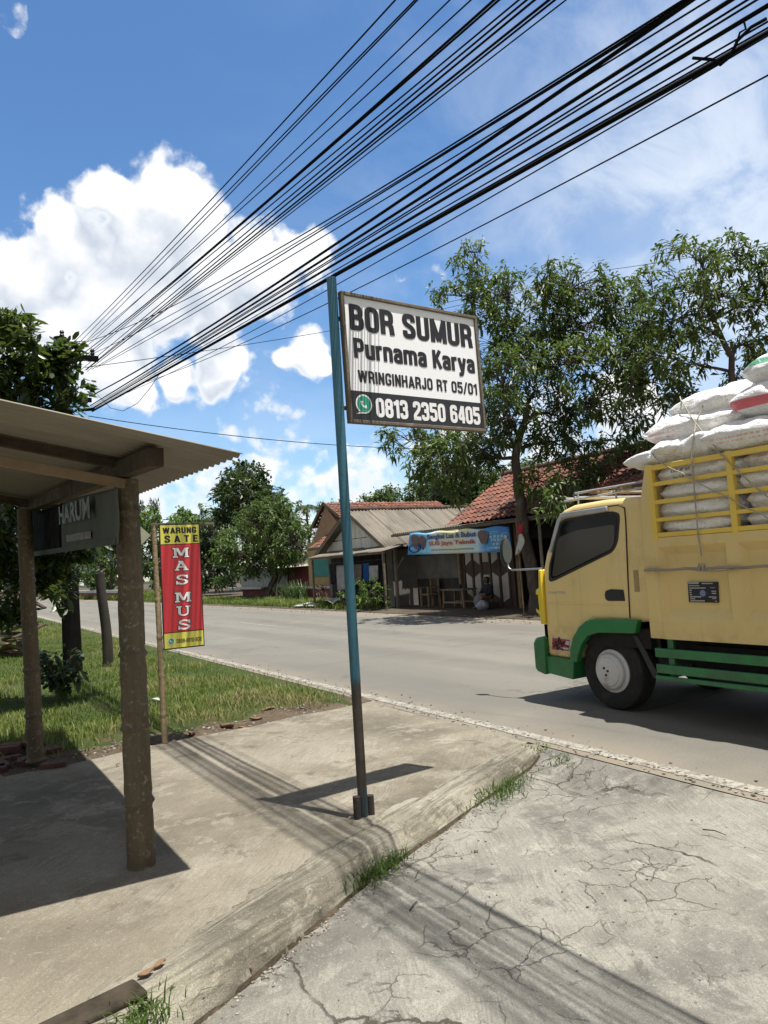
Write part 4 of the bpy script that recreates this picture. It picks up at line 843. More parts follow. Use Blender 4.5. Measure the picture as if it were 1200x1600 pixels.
sack((XS, 4.13, 2.085), .46, .55, .18, .06, 0, MS_bk, 'small white sack with faint dark lines just below the rack top rail at the front', 20, pinch=.45)
sack((XS, 3.75, 2.085), .56, .55, .18, -.05, 0, MS, 'plain white sack just below the rack top rail beside the rope', 21, pinch=.45)
sack((XS, 3.17, 2.11), .72, .55, .16, -.03, 0, MS_or, 'white sack with orange printing just under the top rail of the second rack bay', 22, pinch=.45)
for y in (2.38, 1.59, .80, .02):
    for z in (1.655, 1.81, 1.965, 2.11): sack((XS+.02, y, z), .80, .55, .175, .02*math.sin(y*9+z*7), 0, MS, GL, int(y*100+z*1000) % 997, pinch=.4)
# loose top of the load
top = [((5.66, 4.36, 2.275), .62, .52, .15, .10, -.05, MS, 'pointed white sack overhanging the front end of the rack'),
 ((5.64, 4.22, 2.335), .46, .50, .15, .9, -.06, MS, 'crumpled white sack with a folded end lying on the front of the top rail'),
 ((5.70, 3.92, 2.275), .66, .56, .22, -.25, -.12, MS, 'white sack with a stitched seam slumped on the top rail under the rope'),
 ((5.66, 3.42, 2.285), .86, .58, .23, .05, .03, MS_or, 'wide white sack with pale orange lettering on the top rail beside the rack post'),
 ((5.80, 4.00, 2.44), 1.02, .62, .26, .06, .0, MS_pr, 'large bulging white sack with a pink printed block in the middle of the load'),
 ((5.86, 3.86, 2.635), .84, .60, .22, .03, .02, MS, 'white sack forming the front of the second highest row against the sky'),
 ((6.02, 3.62, 2.69), .80, .58, .22, -.12, .05, MS, 'white sack behind in the second highest row beside the red banded sack'),
 ((5.74, 3.17, 2.51), .86, .60, .30, .05, .03, MS_red, 'white sack with a broad red band high on the load'),
 ((5.78, 3.09, 2.765), .82, .58, .25, .05, .0, MS_grn, 'topmost white sack with a green band'),
 ((6.4, 4.2, 2.275), .9, .6, .2, .2, 0, MS, 'flat white sack in the hidden middle row of the load behind the pointed sack'), ((6.45, 3.6, 2.46), 1.0, .65, .26, .1, 0, MS, GL), ((6.5, 3.2, 2.66), .9, .6, .25, -.1, 0, MS, GL),
 ((5.75, 2.55, 2.28), .85, .58, .25, .03, 0, MS, GL), ((5.8, 2.2, 2.50), .85, .58, .25, .03, 0, MS, GL), ((5.85, 2.2, 2.72), .85, .58, .22, .03, 0, MS, GL), ((5.75, 1.6, 2.28), .85, .58, .25, .0, 0, MS, GL), ((5.8, 1.3, 2.50), .85, .58, .25, .03, 0, MS, GL),
 ((5.75, .7, 2.28), .85, .58, .25, .03, 0, MS, GL), ((5.8, .4, 2.5), .85, .58, .25, .03, 0, MS, GL), ((5.75, -.15, 2.28), .8, .58, .25, .03, 0, MS, GL)]
for k, (c, L, wd, h, yw, tl_, m, lb) in enumerate(top): sack(c, L, wd, h, yw, tl_, m, lb, 50+k, pinch=.6)
for y in (4.0, 3.1, 2.2, 1.3, .4): sack((6.6, y, 2.1), .9, 1.1, .3, 0, 0, MS, GL, 90+int(y*3))

# ------------------------------------------------------------------ ropes and lashing pole
def z6(x, y): return (960+x/5, 560+y/5)
def rope(pts, r, label):
    mb = MB(); P = []
    for a, b_ in zip(pts[:-1], pts[1:]):
        for t in np.linspace(0, 1, 10, endpoint=False): P.append(np.array(a)*(1-t)+np.array(b_)*t+np.array([0, 0, -.012*math.sin(math.pi*t)]))
    P.append(np.array(pts[-1])); mb.tube(P, r, 7); return tag(mb.build('rope', M_rope, None, smooth=60), label, 'rope', 'ropes lashing the sacks')
def rp_(x, y, X): return PX(*z6(x, y), X)
rope([rp_(512, 300, 5.66), rp_(530, 338, 5.56), rp_(625, 490, 5.47), rp_(770, 665, 5.40), rp_(845, 760, 5.385), rp_(1200, 1085, 5.385), PX(1215, 800, 5.385)], .006, 'rope running diagonally from the highest sacks down across the rack to the right')
rope([rp_(735, 302, 5.66), rp_(690, 370, 5.56), rp_(635, 490, 5.47), rp_(625, 570, 5.41), rp_(600, 740, 5.385), rp_(620, 980, 5.382), rp_(645, 1280, 5.382), rp_(655, 1400, 5.385), rp_(672, 1480, 5.38), rp_(680, 1545, 5.37)], .006, 'upright rope hanging down the rack and tied to the pole in a knot')
rope([rp_(290, 730, 5.42), rp_(350, 800, 5.385), rp_(520, 890, 5.384), rp_(900, 1090, 5.382), rp_(1150, 1215, 5.382), PX(1215, 815, 5.382)], .005, 'thin slack rope crossing the rack rails from the front corner')
mb = MB(); k_ = PX(820+875/3.158, 720+525/3.158, 5.372)
mb.tube([k_+np.array([.01*math.sin(a*2), .035*math.cos(a), .03*math.sin(a*3)]) for a in np.linspace(0, 6.28, 40)], .007, 6); mb.tube([k_, k_+(0, -.03, -.035), k_+(-.004, -.055, -.03), k_+(0, -.085, -.01)], .006, 6)
tag(mb.build('rope_knot', M_rope, None, smooth=60), 'knotted rope end tied round the pole above the black plate', 'rope')
mb = MB(); mb.tube([(5.382, 4.475-.05*i, 1.345+.004*math.sin(i*.9)) for i in range(0, 100)], .013, 10); mb.tube([(5.37, 4.36-.05*i, 1.335+.014*math.sin(i*.4)) for i in range(0, 90)], .0055, 6)
tag(mb.build('lashing_pole', M_bar, None, smooth=60), 'pale bamboo pole lashed along the side of the yellow cargo body', 'pole')
# ------------------------------------------------------------------ buildings across the road
M_tile = attr_mat('clay_roof_tile', [(0, (.13, .05, .035)), (.4, (.24, .09, .058)), (.75, (.32, .135, .085)), (1, (.17, .08, .06))], .85, dirt=(.07, .055, .045), dscale=.9, bmp=.3)
M_asb = mat('asbestos_sheet', (.24, .21, .165), (.16, .14, .11), 1.2, .9, .3, 20, stretch=(2.5, .5, .5), dirt=(.10, .09, .075), dscale=1.1, dlo=.5, dhi=.72)
M_wplank = mat('white_washed_planks', (.84, .82, .76), (.62, .60, .54), 2.2, .85, .3, 30, stretch=(1, 6, .4), dirt=(.16, .14, .12), dscale=2.5)
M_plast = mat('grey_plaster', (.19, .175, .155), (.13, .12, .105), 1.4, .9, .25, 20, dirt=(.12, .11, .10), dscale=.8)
M_dkwall = mat('dark_plinth_wall', (.05, .045, .042), (.032, .03, .027), 1.5, .9, .25, 20)
M_brown = mat('brown_wall_paint', (.10, .06, .043), (.075, .046, .034), 1.5, .8, .2, 20); M_cream = mat('cream_panel_paint', (.58, .55, .50), (.48, .46, .42), 2, .8)
M_shade = mat('interior_shade_boards', (.022, .018, .014), (.014, .012, .01), 2, .9)  # shade indoors and under the canopy is painted as near-black
M_yelw = mat('yellow_house_wall', (.48, .36, .14), (.40, .30, .13), 1.5, .85, .2, 20); M_teal = mat('teal_shutter', (.03, .30, .27), (.04, .24, .22), 3, .6)
M_org = mat('peach_gable_wall', (.40, .25, .15), (.34, .21, .13), 1.5, .85); M_maroon = mat('maroon_wall', (.20, .035, .045), (.15, .03, .04), 2, .8, dirt=(.08, .05, .05))
M_white = mat('white_wall', (.62, .62, .60), (.50, .50, .48), 2, .85, dirt=(.3, .29, .26), dscale=1.5)
M_paleteal = mat('pale_teal_boards', (.36, .43, .41), (.46, .47, .45), 1.2, .85, stretch=(1, 3, .4), dirt=(.2, .2, .18), dscale=1.5)
M_post = mat('grey_house_post', (.26, .23, .19), (.17, .15, .12), 4, .9)
def tiles(mb_name, parent, o, e, s, W, L, tw=.225, tl=.27, seed=0, rough=.03):
    """tiled slope: o eave corner, e along the eave, s up the slope"""
    r = np.random.default_rng(seed); o, e, s = (np.array(q, float) for q in (o, e, s)); n = np.cross(e, s); n *= math.copysign(1, n[2])
    nc, nr = max(1, int(W/tw)), max(1, int(L/tl)); tw, tl = W/nc, L/nr; V = []; Q = []; C = []
    prof = [(0, .0), (.12, .028), (.3, .045), (.48, .028), (.62, .004), (.82, -.006), (1.0, .0)]
    for i in range(nr):
        for j in range(nc):
            b = len(V); dj = r.normal(0, .006); dz = r.normal(0, .006)
            for k, (a, h) in enumerate(prof):
                V.append(o+e*((j+a)*tw)+s*(i*tl-.04+dj)+n*(h+.036+dz)); V.append(o+e*((j+a)*tw)+s*((i+1)*tl+dj*.3)+n*(h+.0+dz*.3))
            for k in range(len(prof)-1): Q.append((b+2*k, b+2*k+2, b+2*k+3, b+2*k+1)); 
            c = np.clip(r.normal(.5, .22), 0, 1); C += [c]*(len(prof)-1)
    return np_mesh(mb_name, np.array(V), np.array(Q), M_tile, parent, np.array(C), smooth=True)
def sheet_roof(name, m, parent, o, e, s, W, L, pitch=.13, amp=.018, sheets=.0, jit=.02, seed=0):
    """corrugated slope; waves run up the slope; separate overlapping sheets every `sheets` metres"""
    o, e, s = (np.array(q, float) for q in (o, e, s)); n = np.cross(e, s); n *= math.copysign(1, n[2]); mb = MB(); r = random.Random(seed)
    k = 1 if not sheets else max(1, int(round(W/sheets))); ww = W/k
    for i in range(k):
        z0 = r.uniform(0, jit) if k > 1 else 0; l0 = r.uniform(-jit*3, jit*3); us = np.arange(i*ww, (i+1)*ww+pitch*.3, pitch/6)
        mb.grid(lambda u, v: o+e*u+s*(v if v > 0 else l0)+n*(amp*math.sin(2*math.pi*u/pitch)+z0+.012*(i % 2)), us, np.linspace(0, L, 4))
    return mb.build(name, m, parent, smooth=70, solid=.006)
def planks(mb, X, y0, y1, zlo, zhi, w, t=.025, seed=0):
    r = random.Random(seed); y = y0
    while y < y1:
        ww = min(w*r.uniform(.7, 1.25), y1-y); a, b_ = zhi(y), zhi(y+ww)
        if max(a, b_) > zlo+.05:
            d = r.uniform(0, .018); mb.prism([(y+.005, zlo+r.uniform(-.02, .02)), (y+ww-.012, zlo+r.uniform(-.02, .02)), (y+ww-.012, max(b_, zlo+.02)), (y+.008, max(a, zlo+.02))], 'X', X+d, X+d+t)
        y += ww
# --- wooden house with grey sheet roof, gable to the road
GX = 13.75; YA, ZA, YR, ZR_, YL, ZL = 24.95, 3.72, 22.15, 2.12, 28.0, 2.10
wh = thing('wooden_house', (17, 25, 0), 'low wooden house with a whitewashed plank gable and grey corrugated asbestos roof', 'house')
def slope(nm, ya, za, ye, ze, seed):
    o = np.array([13.35, ye, ze]); s = np.array([0, ya-ye, za-ze]); L = np.linalg.norm(s); sheet_roof(nm, M_asb, wh, o, (1, 0, 0), s/L, 7.6, L, .15, .02, .95, .02, seed)
slope('roof', YA, ZA, YR, ZR_, 1); slope('roof', YA, ZA, YL, ZL, 2)
mb = MB()
for k in range(26):
    x = 13.3+k*.3; mb.tube([(x, YA, ZA+.02+.012*(k % 3)), (x+.33, YA, ZA+.035+.012*(k % 2))], [.10, .085], 10)
mb.build('ridge_cap', attr_mat('ridge_clay', [(0, (.12, .065, .048)), (1, (.12, .065, .048))], .9, dirt=(.07, .06, .05), dscale=2.5, bmp=.3), wh, smooth=50)
zhi = lambda y: (ZA-.10-(YA-y)*(ZA-ZR_)/(YA-YR)) if y < YA else (ZA-.10-(y-YA)*(ZA-ZL)/(YL-YA))
mb = MB(); planks(mb, GX, 22.9, 27.2, 2.62, zhi, .30, seed=3); planks(mb, GX-.03, 22.45, 27.6, 2.12, lambda y: min(2.60, zhi(y)), .62, seed=5); mb.build('gable_planks', M_wplank, wh)
mb = MB()
for (ya, za), (yb2, zb2) in (((YA, ZA), (YR-.02, ZR_)), ((YA, ZA), (YL+.02, ZL))): mb.beam((13.37, ya, za-.09), (13.37, yb2, zb2-.08), .025, .14)
mb.build('barge_board', M_woodg, wh)
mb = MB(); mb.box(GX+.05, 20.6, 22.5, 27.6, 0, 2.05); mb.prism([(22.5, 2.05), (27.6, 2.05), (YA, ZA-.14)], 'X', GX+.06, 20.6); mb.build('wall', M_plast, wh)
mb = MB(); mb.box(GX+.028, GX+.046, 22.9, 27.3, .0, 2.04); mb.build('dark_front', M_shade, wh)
# front canopy sheet and its posts
o = np.array([12.75, 21.35, 1.99]); s = np.array([1.0, 0, .22]); L = np.linalg.norm(s)
sheet_roof('canopy', M_asb, wh, o, (0, 1, 0), s/L, 5.9, 1.0*L, .12, .012, .98, .015, 9)
mb = MB(); mb.beam((12.85, 21.4, 1.95), (12.85, 27.2, 1.95), .06, .07)
for y in (21.5, 24.3, 27.1): mb.beam((12.85, y, .0), (12.85, y, 1.92), .07, .07, up=(1, 0, 0))
for y in (21.6, 23, 24.3, 25.7, 27): mb.beam((12.85, y, 1.97), (13.74, y, 2.15), .04, .05)
mb.build('canopy_frame', M_woodg, wh)
mb = MB(); mb.box(13.63, 13.72, 22.02, 22.12, 0, 2.2); mb.beam((13.67, 21.5, 1.75), (13.67, 22.0, 1.35), .03, .03); mb.build('corner_post', M_post, wh)
# --- washing under the canopy
def cloth(px0, px1, py0, py1, X, c, label, seed):
    mt = mat('washing_cloth', c, tuple(q*.7 for q in c), 6, .9); a = PX(px0, py0, X); b_ = PX(px1, py0, X); d = PX((px0+px1)/2, py1, X)[2]
    mb = MB(); mb.grid(lambda u, v: np.array([X+.04*math.sin(u*14+seed)*(.4+v)+.02*math.sin(u*31), a[1]+(b_[1]-a[1])*(.5+(u-.5)*(1-.12*v)), a[2]+(d-a[2])*v+.03*math.sin(u*9+seed)*v]), np.linspace(0, 1, 16), np.linspace(0, 1, 10))
    return tag(mb.build('washing', mt, None, smooth=60, solid=.006), label, 'laundry', 'washing hung under the house canopy')
cloth(513, 525, 882, 912, 13.1, (.012, .012, .014), 'black garment hanging at the left end of the washing line', 1); cloth(524, 542, 884, 922, 13.15, (.38, .38, .40), 'pale grey cloth on the washing line beside the black garment', 2)
cloth(552, 566, 882, 912, 13.15, (.17, .13, .12), 'brown patterned cloth on the washing line right of the blue pole', 3); cloth(566, 577, 880, 908, 13.2, (.02, .12, .38), 'bright blue cloth on the washing line', 4)
cloth(577, 591, 884, 906, 13.05, (.42, .42, .44), 'white striped shirt on the washing line beside the blue cloth', 5)
mb = MB(); mb.tube([(13.12, 21.9, 1.74), (13.12, 24.4, 1.70), (13.12, 27, 1.77)], .006, 5); tag(mb.build('washing_line', M_black), 'thin washing line strung under the canopy of the wooden house', 'washing line')
# --- workshop with red tiled roof
ws = thing('workshop', (17, 15, 0), 'roadside workshop with a red clay tiled roof and brown and cream front wall', 'workshop')
XE, ZE, XRG, ZRG, Y0, Y1 = 13.95, 2.66, 16.6, 4.32, 5.2, 19.35
s = np.array([XRG-XE, 0, ZRG-ZE]); L = np.linalg.norm(s)
tiles('roof', ws, (XE, Y0, ZE), (0, 1, 0), s/L, Y1-Y0, L, seed=4)
s2 = np.array([-(XRG-XE), 0, ZRG-ZE]); tiles('roof', ws, (2*XRG-XE, Y0, ZE), (0, 1, 0), s2/L, Y1-Y0, L, seed=6)
mb = MB()
for k in range(47): y = Y0-.02+k*.302; mb.tube([(XRG, y, ZRG+.02+.01*(k % 2)), (XRG, y+.33, ZRG+.045)], [.10, .115], 10)
mb.build('ridge_cap', bpy.data.materials['ridge_clay'], ws, smooth=50)
mb = MB(); mb.box(14.62, 18.6, Y0+.2, 22.1, 0, .02)
mb.box(14.6, 14.72, 16.9, 19.5, 0, 2.6); mb.box(14.6, 14.72, 5.4, 8.0, 0, 2.6); mb.box(18.4, 18.5, 5.4, 22.0, 0, 2.6); mb.box(14.72, 18.4, 5.4, 5.5, 0, 2.7); mb.box(14.72, 18.4, 19.3, 19.4, 0, 2.7)
mb.prism([(14.3, 2.62), (18.9, 2.62), (XRG, ZRG-.12)], 'Y', 19.1, 19.2); mb.prism([(14.3, 2.62), (18.9, 2.62), (XRG, ZRG-.12)], 'Y', 5.4, 5.5); mb.build('wall', M_brown, ws)
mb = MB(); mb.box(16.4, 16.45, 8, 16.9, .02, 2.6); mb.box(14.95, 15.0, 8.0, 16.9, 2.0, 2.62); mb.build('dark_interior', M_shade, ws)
# cream slanted panels on the brown shutters
mb = MB(); rr = random.Random(3)
a0, a1 = PX(727, 868, 14.6)[1], PX(797, 868, 14.6)[1]; stp = (a1-a0)/5
for k in range(5):
    ya = a0+k*stp; yb2 = ya+stp*.66; sl = (-.16, .16, 0, -.14, .14)[k]
    mb.prism([(ya, 1.02+max(0, -sl)*0-sl/2), (yb2, 1.02+sl/2), (yb2, .30-sl/2*0), (ya, .30-sl*.9)], 'X', 14.585, 14.60)
    mb.prism([(ya, 1.75), (yb2, 1.75), (yb2, 1.42-sl/2), (ya, 1.42+sl/2)], 'X', 14.585, 14.60)
mb.build('cream_panel', M_cream, ws)
mb = MB()
for k in range(6): y = a0+.07+k*stp; mb.box(14.575, 14.6, y-.02, y+.02, .05, 1.9)
mb.build('shutter_rib', M_brown, ws)
for bx_ in ((14.5, 14.59, 19.45, 19.55), (14.45, 14.55, 16.5, 16.62)): mb = MB(); mb.box(*bx_, 0, 2.5); mb.build('door_post', M_woodlt, ws)
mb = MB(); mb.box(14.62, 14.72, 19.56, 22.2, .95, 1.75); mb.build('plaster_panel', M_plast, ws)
mb = MB(); mb.box(14.62, 14.72, 19.56, 22.2, .02, .945); mb.box(14.64, 14.72, 19.56, 22.2, 1.755, 2.3); mb.build('plinth', M_dkwall, ws)
o = np.array([13.5, 11.0, 2.55]); s = np.array([1.3, 0, .14]); L2 = np.linalg.norm(s); sheet_roof('awning', M_asb, ws, o, (0, 1, 0), s/L2, 10.9, L2*.9, .13, .014, 1.8, .02, 12)
mb = MB(); mb.beam((13.55, 10.9, 2.50), (13.55, 22.0, 2.52), .06, .08)
for y in (12.4, 15.3, 18.9, 21.8): mb.beam((13.6, y, 2.50), (14.7, y, 2.62), .05, .06)
mb.build('awning_beam', M_woodg, ws)
for y in (11.2, 14.6): mb = MB(); mb.tube([(13.6, y, 0), (13.6, y, 2.47)], .045, 10); mb.build('awning_post', M_post, ws)
# --- blue workshop banner
XBn = 13.40
b0, b1, b2, b3 = PX(640, 834, XBn), PX(795, 822, XBn), PX(801, 862, XBn), PX(637, 867, XBn)
bn = thing('shop_banner', (XBn, (b0[1]+b1[1])/2, 1.7), 'blue and white Bengkel Las welding workshop banner hung along the eave of the workshop', 'banner')
def bp(u, v, d=0):
    p = (b0*(1-u)+b1*u)*(1-v)+(b3*(1-u)+b2*u)*v; return p+np.array([-d+.02*math.sin(u*17)*(v+.2), 0, .012*math.sin(u*23)*(1-v)*2])
m_, t, b = new_mat('banner_print'); v = coords(t); sx = t.new('ShaderNodeSeparateXYZ'); t.put(sx.inputs[0], v)
hw = (b0[1]-b1[1])/2
f = t.math('MULTIPLY_ADD', sx.outputs[1], -1/(2*hw), .5)       # 0 at the left end seen from the road, 1 at the right
f2 = t.math('ADD', f, t.math('MULTIPLY', t.math('SUBTRACT', t.noise(v, 1.4, 4), .5), .16))
pal = t.ramp(f2, [(0, (.05, .25, .55)), (.10, (.10, .42, .72)), (.22, (.25, .55, .75)), (.30, (.62, .68, .62)), (.55, (.66, .68, .50)), (.72, (.50, .66, .72)), (.79, (.05, .26, .58)), (1, (.02, .14, .42))])
pal = t.mix(t.mr(t.noise(t.mapping(v, (1, .7, 3)), 2.5, 4, .6, .8), .52, .66, 0, .5), pal, (.30, .62, .78))
sun_ = t.mr(sx.outputs[2], .45, .75); mid = t.math('MULTIPLY', t.mr(f, .3, .36), t.mr(f, .62, .70, 1, 0)); pal = t.mix(t.math('MULTIPLY', t.math('MULTIPLY', sun_, mid), .6), pal, (.70, .66, .22))
t.put(b.inputs['Base Color'], pal); b.inputs['Roughness'].default_value = .5; M_bn = m_
mb = MB(); mb.grid(lambda u, v_: bp(u, v_), np.linspace(0, 1, 50), np.linspace(0, 1, 10)); mb.build('cloth', M_bn, bn, smooth=60, solid=.004)
M_navy = mat('navy_print', (.02, .05, .22), (.03, .06, .26), 5, .5); M_pred = mat('red_print', (.55, .08, .06), (.48, .07, .05), 5, .5); M_pale = mat('pale_blue_print', (.45, .66, .76), (.4, .6, .72), 5, .5); M_skin2 = mat('printed_dark_figure', (.10, .07, .09), (.22, .12, .10), 7, .6)
bu = (bp(1, .5)-bp(0, .5)); BWd = np.linalg.norm(bu); bu /= BWd; bv = np.array([0, 0, 1.]); BH = b0[2]-b3[2]
def bt(body, u0, u1, v0, v1, m, bold=.02, sh=0):
    p = bp(u0, v1, .03); text('lettering', body, m, bn, p+(0, 0, 0), (bp(u1, v1)-bp(u0, v1))/np.linalg.norm(bp(u1, v1)-bp(u0, v1)), bv, np.linalg.norm(bp(u1, v1)-bp(u0, v1)), BH*(v1-v0)*.95, bold, .006, 1, sh)
bt('Bengkel Las & Bubut', .225, .715, .06, .38, M_navy, .03); bt('SUS Jaya Teknik', .245, .71, .40, .66, M_pred, .03)
mb = MB()   # small print too faint to read
x = .27
while x < .68:
    wq = rr.uniform(.012, .03); p = bp(x, .82, .028); q = bp(x+wq, .82, .028); mb.beam(p, q, .004, .045, up=(0, 0, 1)); x += wq+.006
mb.build('small_print', mat('faint_grey_print', (.34, .38, .40), (.42, .46, .47), 9, .6), bn)
for u, vv, sx_, sz in ((.085, .42, .25, .27), (.17, .40, .19, .20), (.775, .35, .23, .23)):
    mb = MB(); c = bp(u, vv, .026); mb.pprism(c, bu, bv, [(sx_*math.cos(a)*(1+.2*math.sin(3*a)), sz*math.sin(a)*(1+.15*math.cos(2*a+u*9))) for a in np.linspace(0, 6.1, 18)], 0, .004); mb.build('printed_figure', M_skin2, bn)
mb = MB()
c = bp(.09, .72, .03); mb.tube([c+bu*(.30*math.cos(a)-.1)+bv*(.13*math.sin(a)) for a in np.linspace(0, 6.28, 20)], .022, 5); mb.tube([c+bu*(.15+.35*q)+bv*(.06+.10*math.sin(q*14)) for q in np.linspace(0, 1, 20)], .022, 5); mb.build('printed_scroll', M_navy, bn)
mb = MB()
for r_ in range(4):
    x = .83+.01*r_
    while x < .97: 
        wq = rr.uniform(.01, .03); p = bp(x, .38+r_*.15, .028); q = bp(x+wq, .38+r_*.15, .028); mb.beam(p, q, .004, .06); x += wq+.008
mb.build('side_print', M_pale, bn)
# --- flag by the trunk
M_flr = mat('flag_red', (.48, .02, .04), (.40, .02, .04), 6, .8); M_flw = mat('flag_white', (.62, .60, .58), (.52, .50, .49), 6, .8)
XFg = 13.0
fg = thing('flag', PX(808, 870, XFg), 'small red and white flag hanging limp by the tree trunk', 'flag')
def fp(px, py, k): p = PX(px, py, XFg); p[0] += .03*math.sin(k); return p
mb = MB(); mb.grid(lambda u, v: fp(808+u*(8-2*v)+1*math.sin(v*5), 817+v*17+u*2, u*6+v*3), np.linspace(0, 1, 8), np.linspace(0, 1, 8)); mb.build('red_half', M_flr, fg, smooth=60, solid=.004)
mb = MB(); mb.grid(lambda u, v: fp(807.5+u*(8+6*v*(1-v)*2)-1*v, 834+v*34-u*v*7, u*6+v*5), np.linspace(0, 1, 8), np.linspace(0, 1, 10)); mb.build('white_half', M_flw, fg, smooth=60, solid=.004)
mb = MB(); a = PX(807.2, 815, XFg); mb.tube([(XFg, a[1], 0), (XFg, a[1]+.02, a[2]+.08)], .014, 8); mb.build('staff', M_woodlt, fg)
# --- yellow and teal house beyond
gh = thing('tiled_house', (19, 32.5, 0), 'yellow house with teal shutters and red tiled roofs behind the wooden house', 'house')
mb = MB(); mb.box(16.3, 23, 29.6, 34.9, 0, 2.9); mb.build('wall', M_yelw, gh)
mb = MB(); mb.prism([(30.6, 2.9), (34.6, 2.9), (32.9, 4.62)], 'X', 16.48, 23); mb.build('gable_wall', M_org, gh)
for (ya, za, ye, ze, sd) in ((32.95, 4.80, 34.5, 3.62, 1), (32.95, 4.80, 30.2, 3.35, 2)):
    s = np.array([0, ya-ye, za-ze]); L = np.linalg.norm(s); tiles('roof', gh, (16.4, ye, ze), (1, 0, 0), s/L, 7.0, L, seed=sd)
s = np.array([2.6, 0, 1.55]); L = np.linalg.norm(s); tiles('porch_roof', gh, (15.4, 29.2, 2.55), (0, 1, 0), s/L, 3.6, L, seed=8)
mb = MB(); mb.beam((16.38, 32.95, 4.80), (16.38, 34.6, 3.56), .03, .16); mb.beam((16.38, 32.95, 4.80), (16.38, 31.3, 3.98), .03, .16); mb.beam((15.38, 29.2, 2.5), (15.38, 32.8, 2.5), .04, .12); mb.build('barge_board', M_woodg, gh)
mb = MB(); mb.box(16.26, 16.30, 31.3, 34.4, 1.15, 2.0)
for k in range(9): mb.box(16.24, 16.262, 31.32, 34.38, 1.17+k*.092, 1.17+k*.092+.06)
mb.build('shutter', M_teal, gh)
mb = MB(); mb.box(15.2, 15.32, 29.2, 35.2, .62, .72); mb.build('wall_cap', M_white, gh)
mb = MB(); mb.box(15.22, 15.30, 29.2, 35.2, 0, .618); mb.build('porch_wall', M_maroon, gh)
for y in (29.4,): mb = MB(); mb.box(15.4, 15.55, y-.07, y+.07, .0, 2.5); mb.build('porch_post', M_yelw, gh)
# --- low shed and plank wall beyond the mango tree
ls = thing('low_shed', (18.5, 43, 0), 'low shed with pale teal plank wall and white rail beyond the roadside mango tree', 'shed')
mb = MB(); mb.box(17.6, 22, 36.5, 48.5, .0, 1.75); mb.build('wall', M_maroon, ls)
mb = MB(); planks(mb, 17.5, 40.5, 48.4, .62, lambda y: 1.72, .5, seed=8); mb.build('plank_wall', M_paleteal, ls)
mb = MB(); mb.box(17.2, 17.4, 44, 50.5, .50, .64); mb.build('rail', M_white, ls)
o = np.array([16.8, 36.4, 1.85]); s = np.array([3, 0, .75]); L = np.linalg.norm(s); sheet_roof('roof', M_asb, ls, o, (0, 1, 0), s/L, 12.2, L, .2, .02, 1.2, .02, 3)
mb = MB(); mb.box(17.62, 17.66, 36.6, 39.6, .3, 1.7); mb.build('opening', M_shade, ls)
# --- far white wall and red thing across the bend
fw_ = thing('garden_wall', (12.5, 75, 0), 'low white capped garden wall far along the road under the trees', 'wall')
mb = MB(); mb.box(12.6, 12.85, 60, 100, .0, .62); mb.build('wall_base', M_maroon, fw_)
mb = MB(); mb.box(12.55, 12.9, 60, 100, .62, .86); mb.build('wall_cap', M_white, fw_)
# --- furniture under the workshop eave
def chair(x, y):
    c = thing('wooden_chair', (x, y, .03), 'worn wooden armchair against the workshop wall', 'chair')
    mb = MB(); mb.box(x-.24, x+.24, y-.24, y+.24, .42, .46); mb.build('seat', M_woodlt, c)
    mb = MB(); mb.box(x+.20, x+.24, y-.24, y+.24, .50, .95); mb.build('backrest', M_wooddk, c)
    for dx in (-.22, .22):
        for dy in (-.22, .22): mb = MB(); mb.box(x+dx-.025, x+dx+.025, y+dy-.025, y+dy+.025, .03, .66 if dx < 0 else .98); mb.build('leg', M_woodlt, c)
    for dy in (-.22, .22): mb = MB(); mb.box(x-.26, x+.24, y+dy-.03, y+dy+.03, .66, .69); mb.build('arm', M_woodlt, c)
g_ = G(672, 946, .03); chair(14.2, PX(672, 930, 14.2)[1])
bx = 14.1; y0, y1 = PX(699, 925, bx)[1], PX(735, 925, bx)[1]
be = thing('bench_table', (bx, (y0+y1)/2, .03), 'rough low wooden table with splayed legs in front of the cream panelled wall', 'table')
mb = MB(); mb.box(bx-.28, bx+.28, y1, y0, .58, .63); mb.build('tabletop', M_woodg, be)
for dy, yq in ((1, y0-.12), (-1, y1+.12)):
    for dx in (-.22, .22): mb = MB(); mb.beam((bx+dx, yq+dy*.05, .03), (bx+dx, yq, .58), .06, .06, up=(1, 0, 0)); mb.build('leg', M_woodlt, be)
mb = MB(); mb.box(bx-.25, bx-.22, y1+.1, y0-.1, .18, .23); mb.box(bx+.22, bx+.25, y1+.1, y0-.1, .18, .23); mb.build('stretcher', M_woodlt, be)
jy = PX(727, 918, bx)[1]
for dy, hh, lb in ((.0, .16, 'dark jar on the rough low table nearest the panelled wall'), (.28, .13, 'short dark tin on the rough low table')):
    mb = MB(); mb.lathe((bx, jy+dy, .63), (0, 0, 1), [(0, .06), (hh*.7, .065), (hh*.8, .045), (hh, .045)], 14); tag(mb.build('jar', M_plas, smooth=40), lb, 'jar')
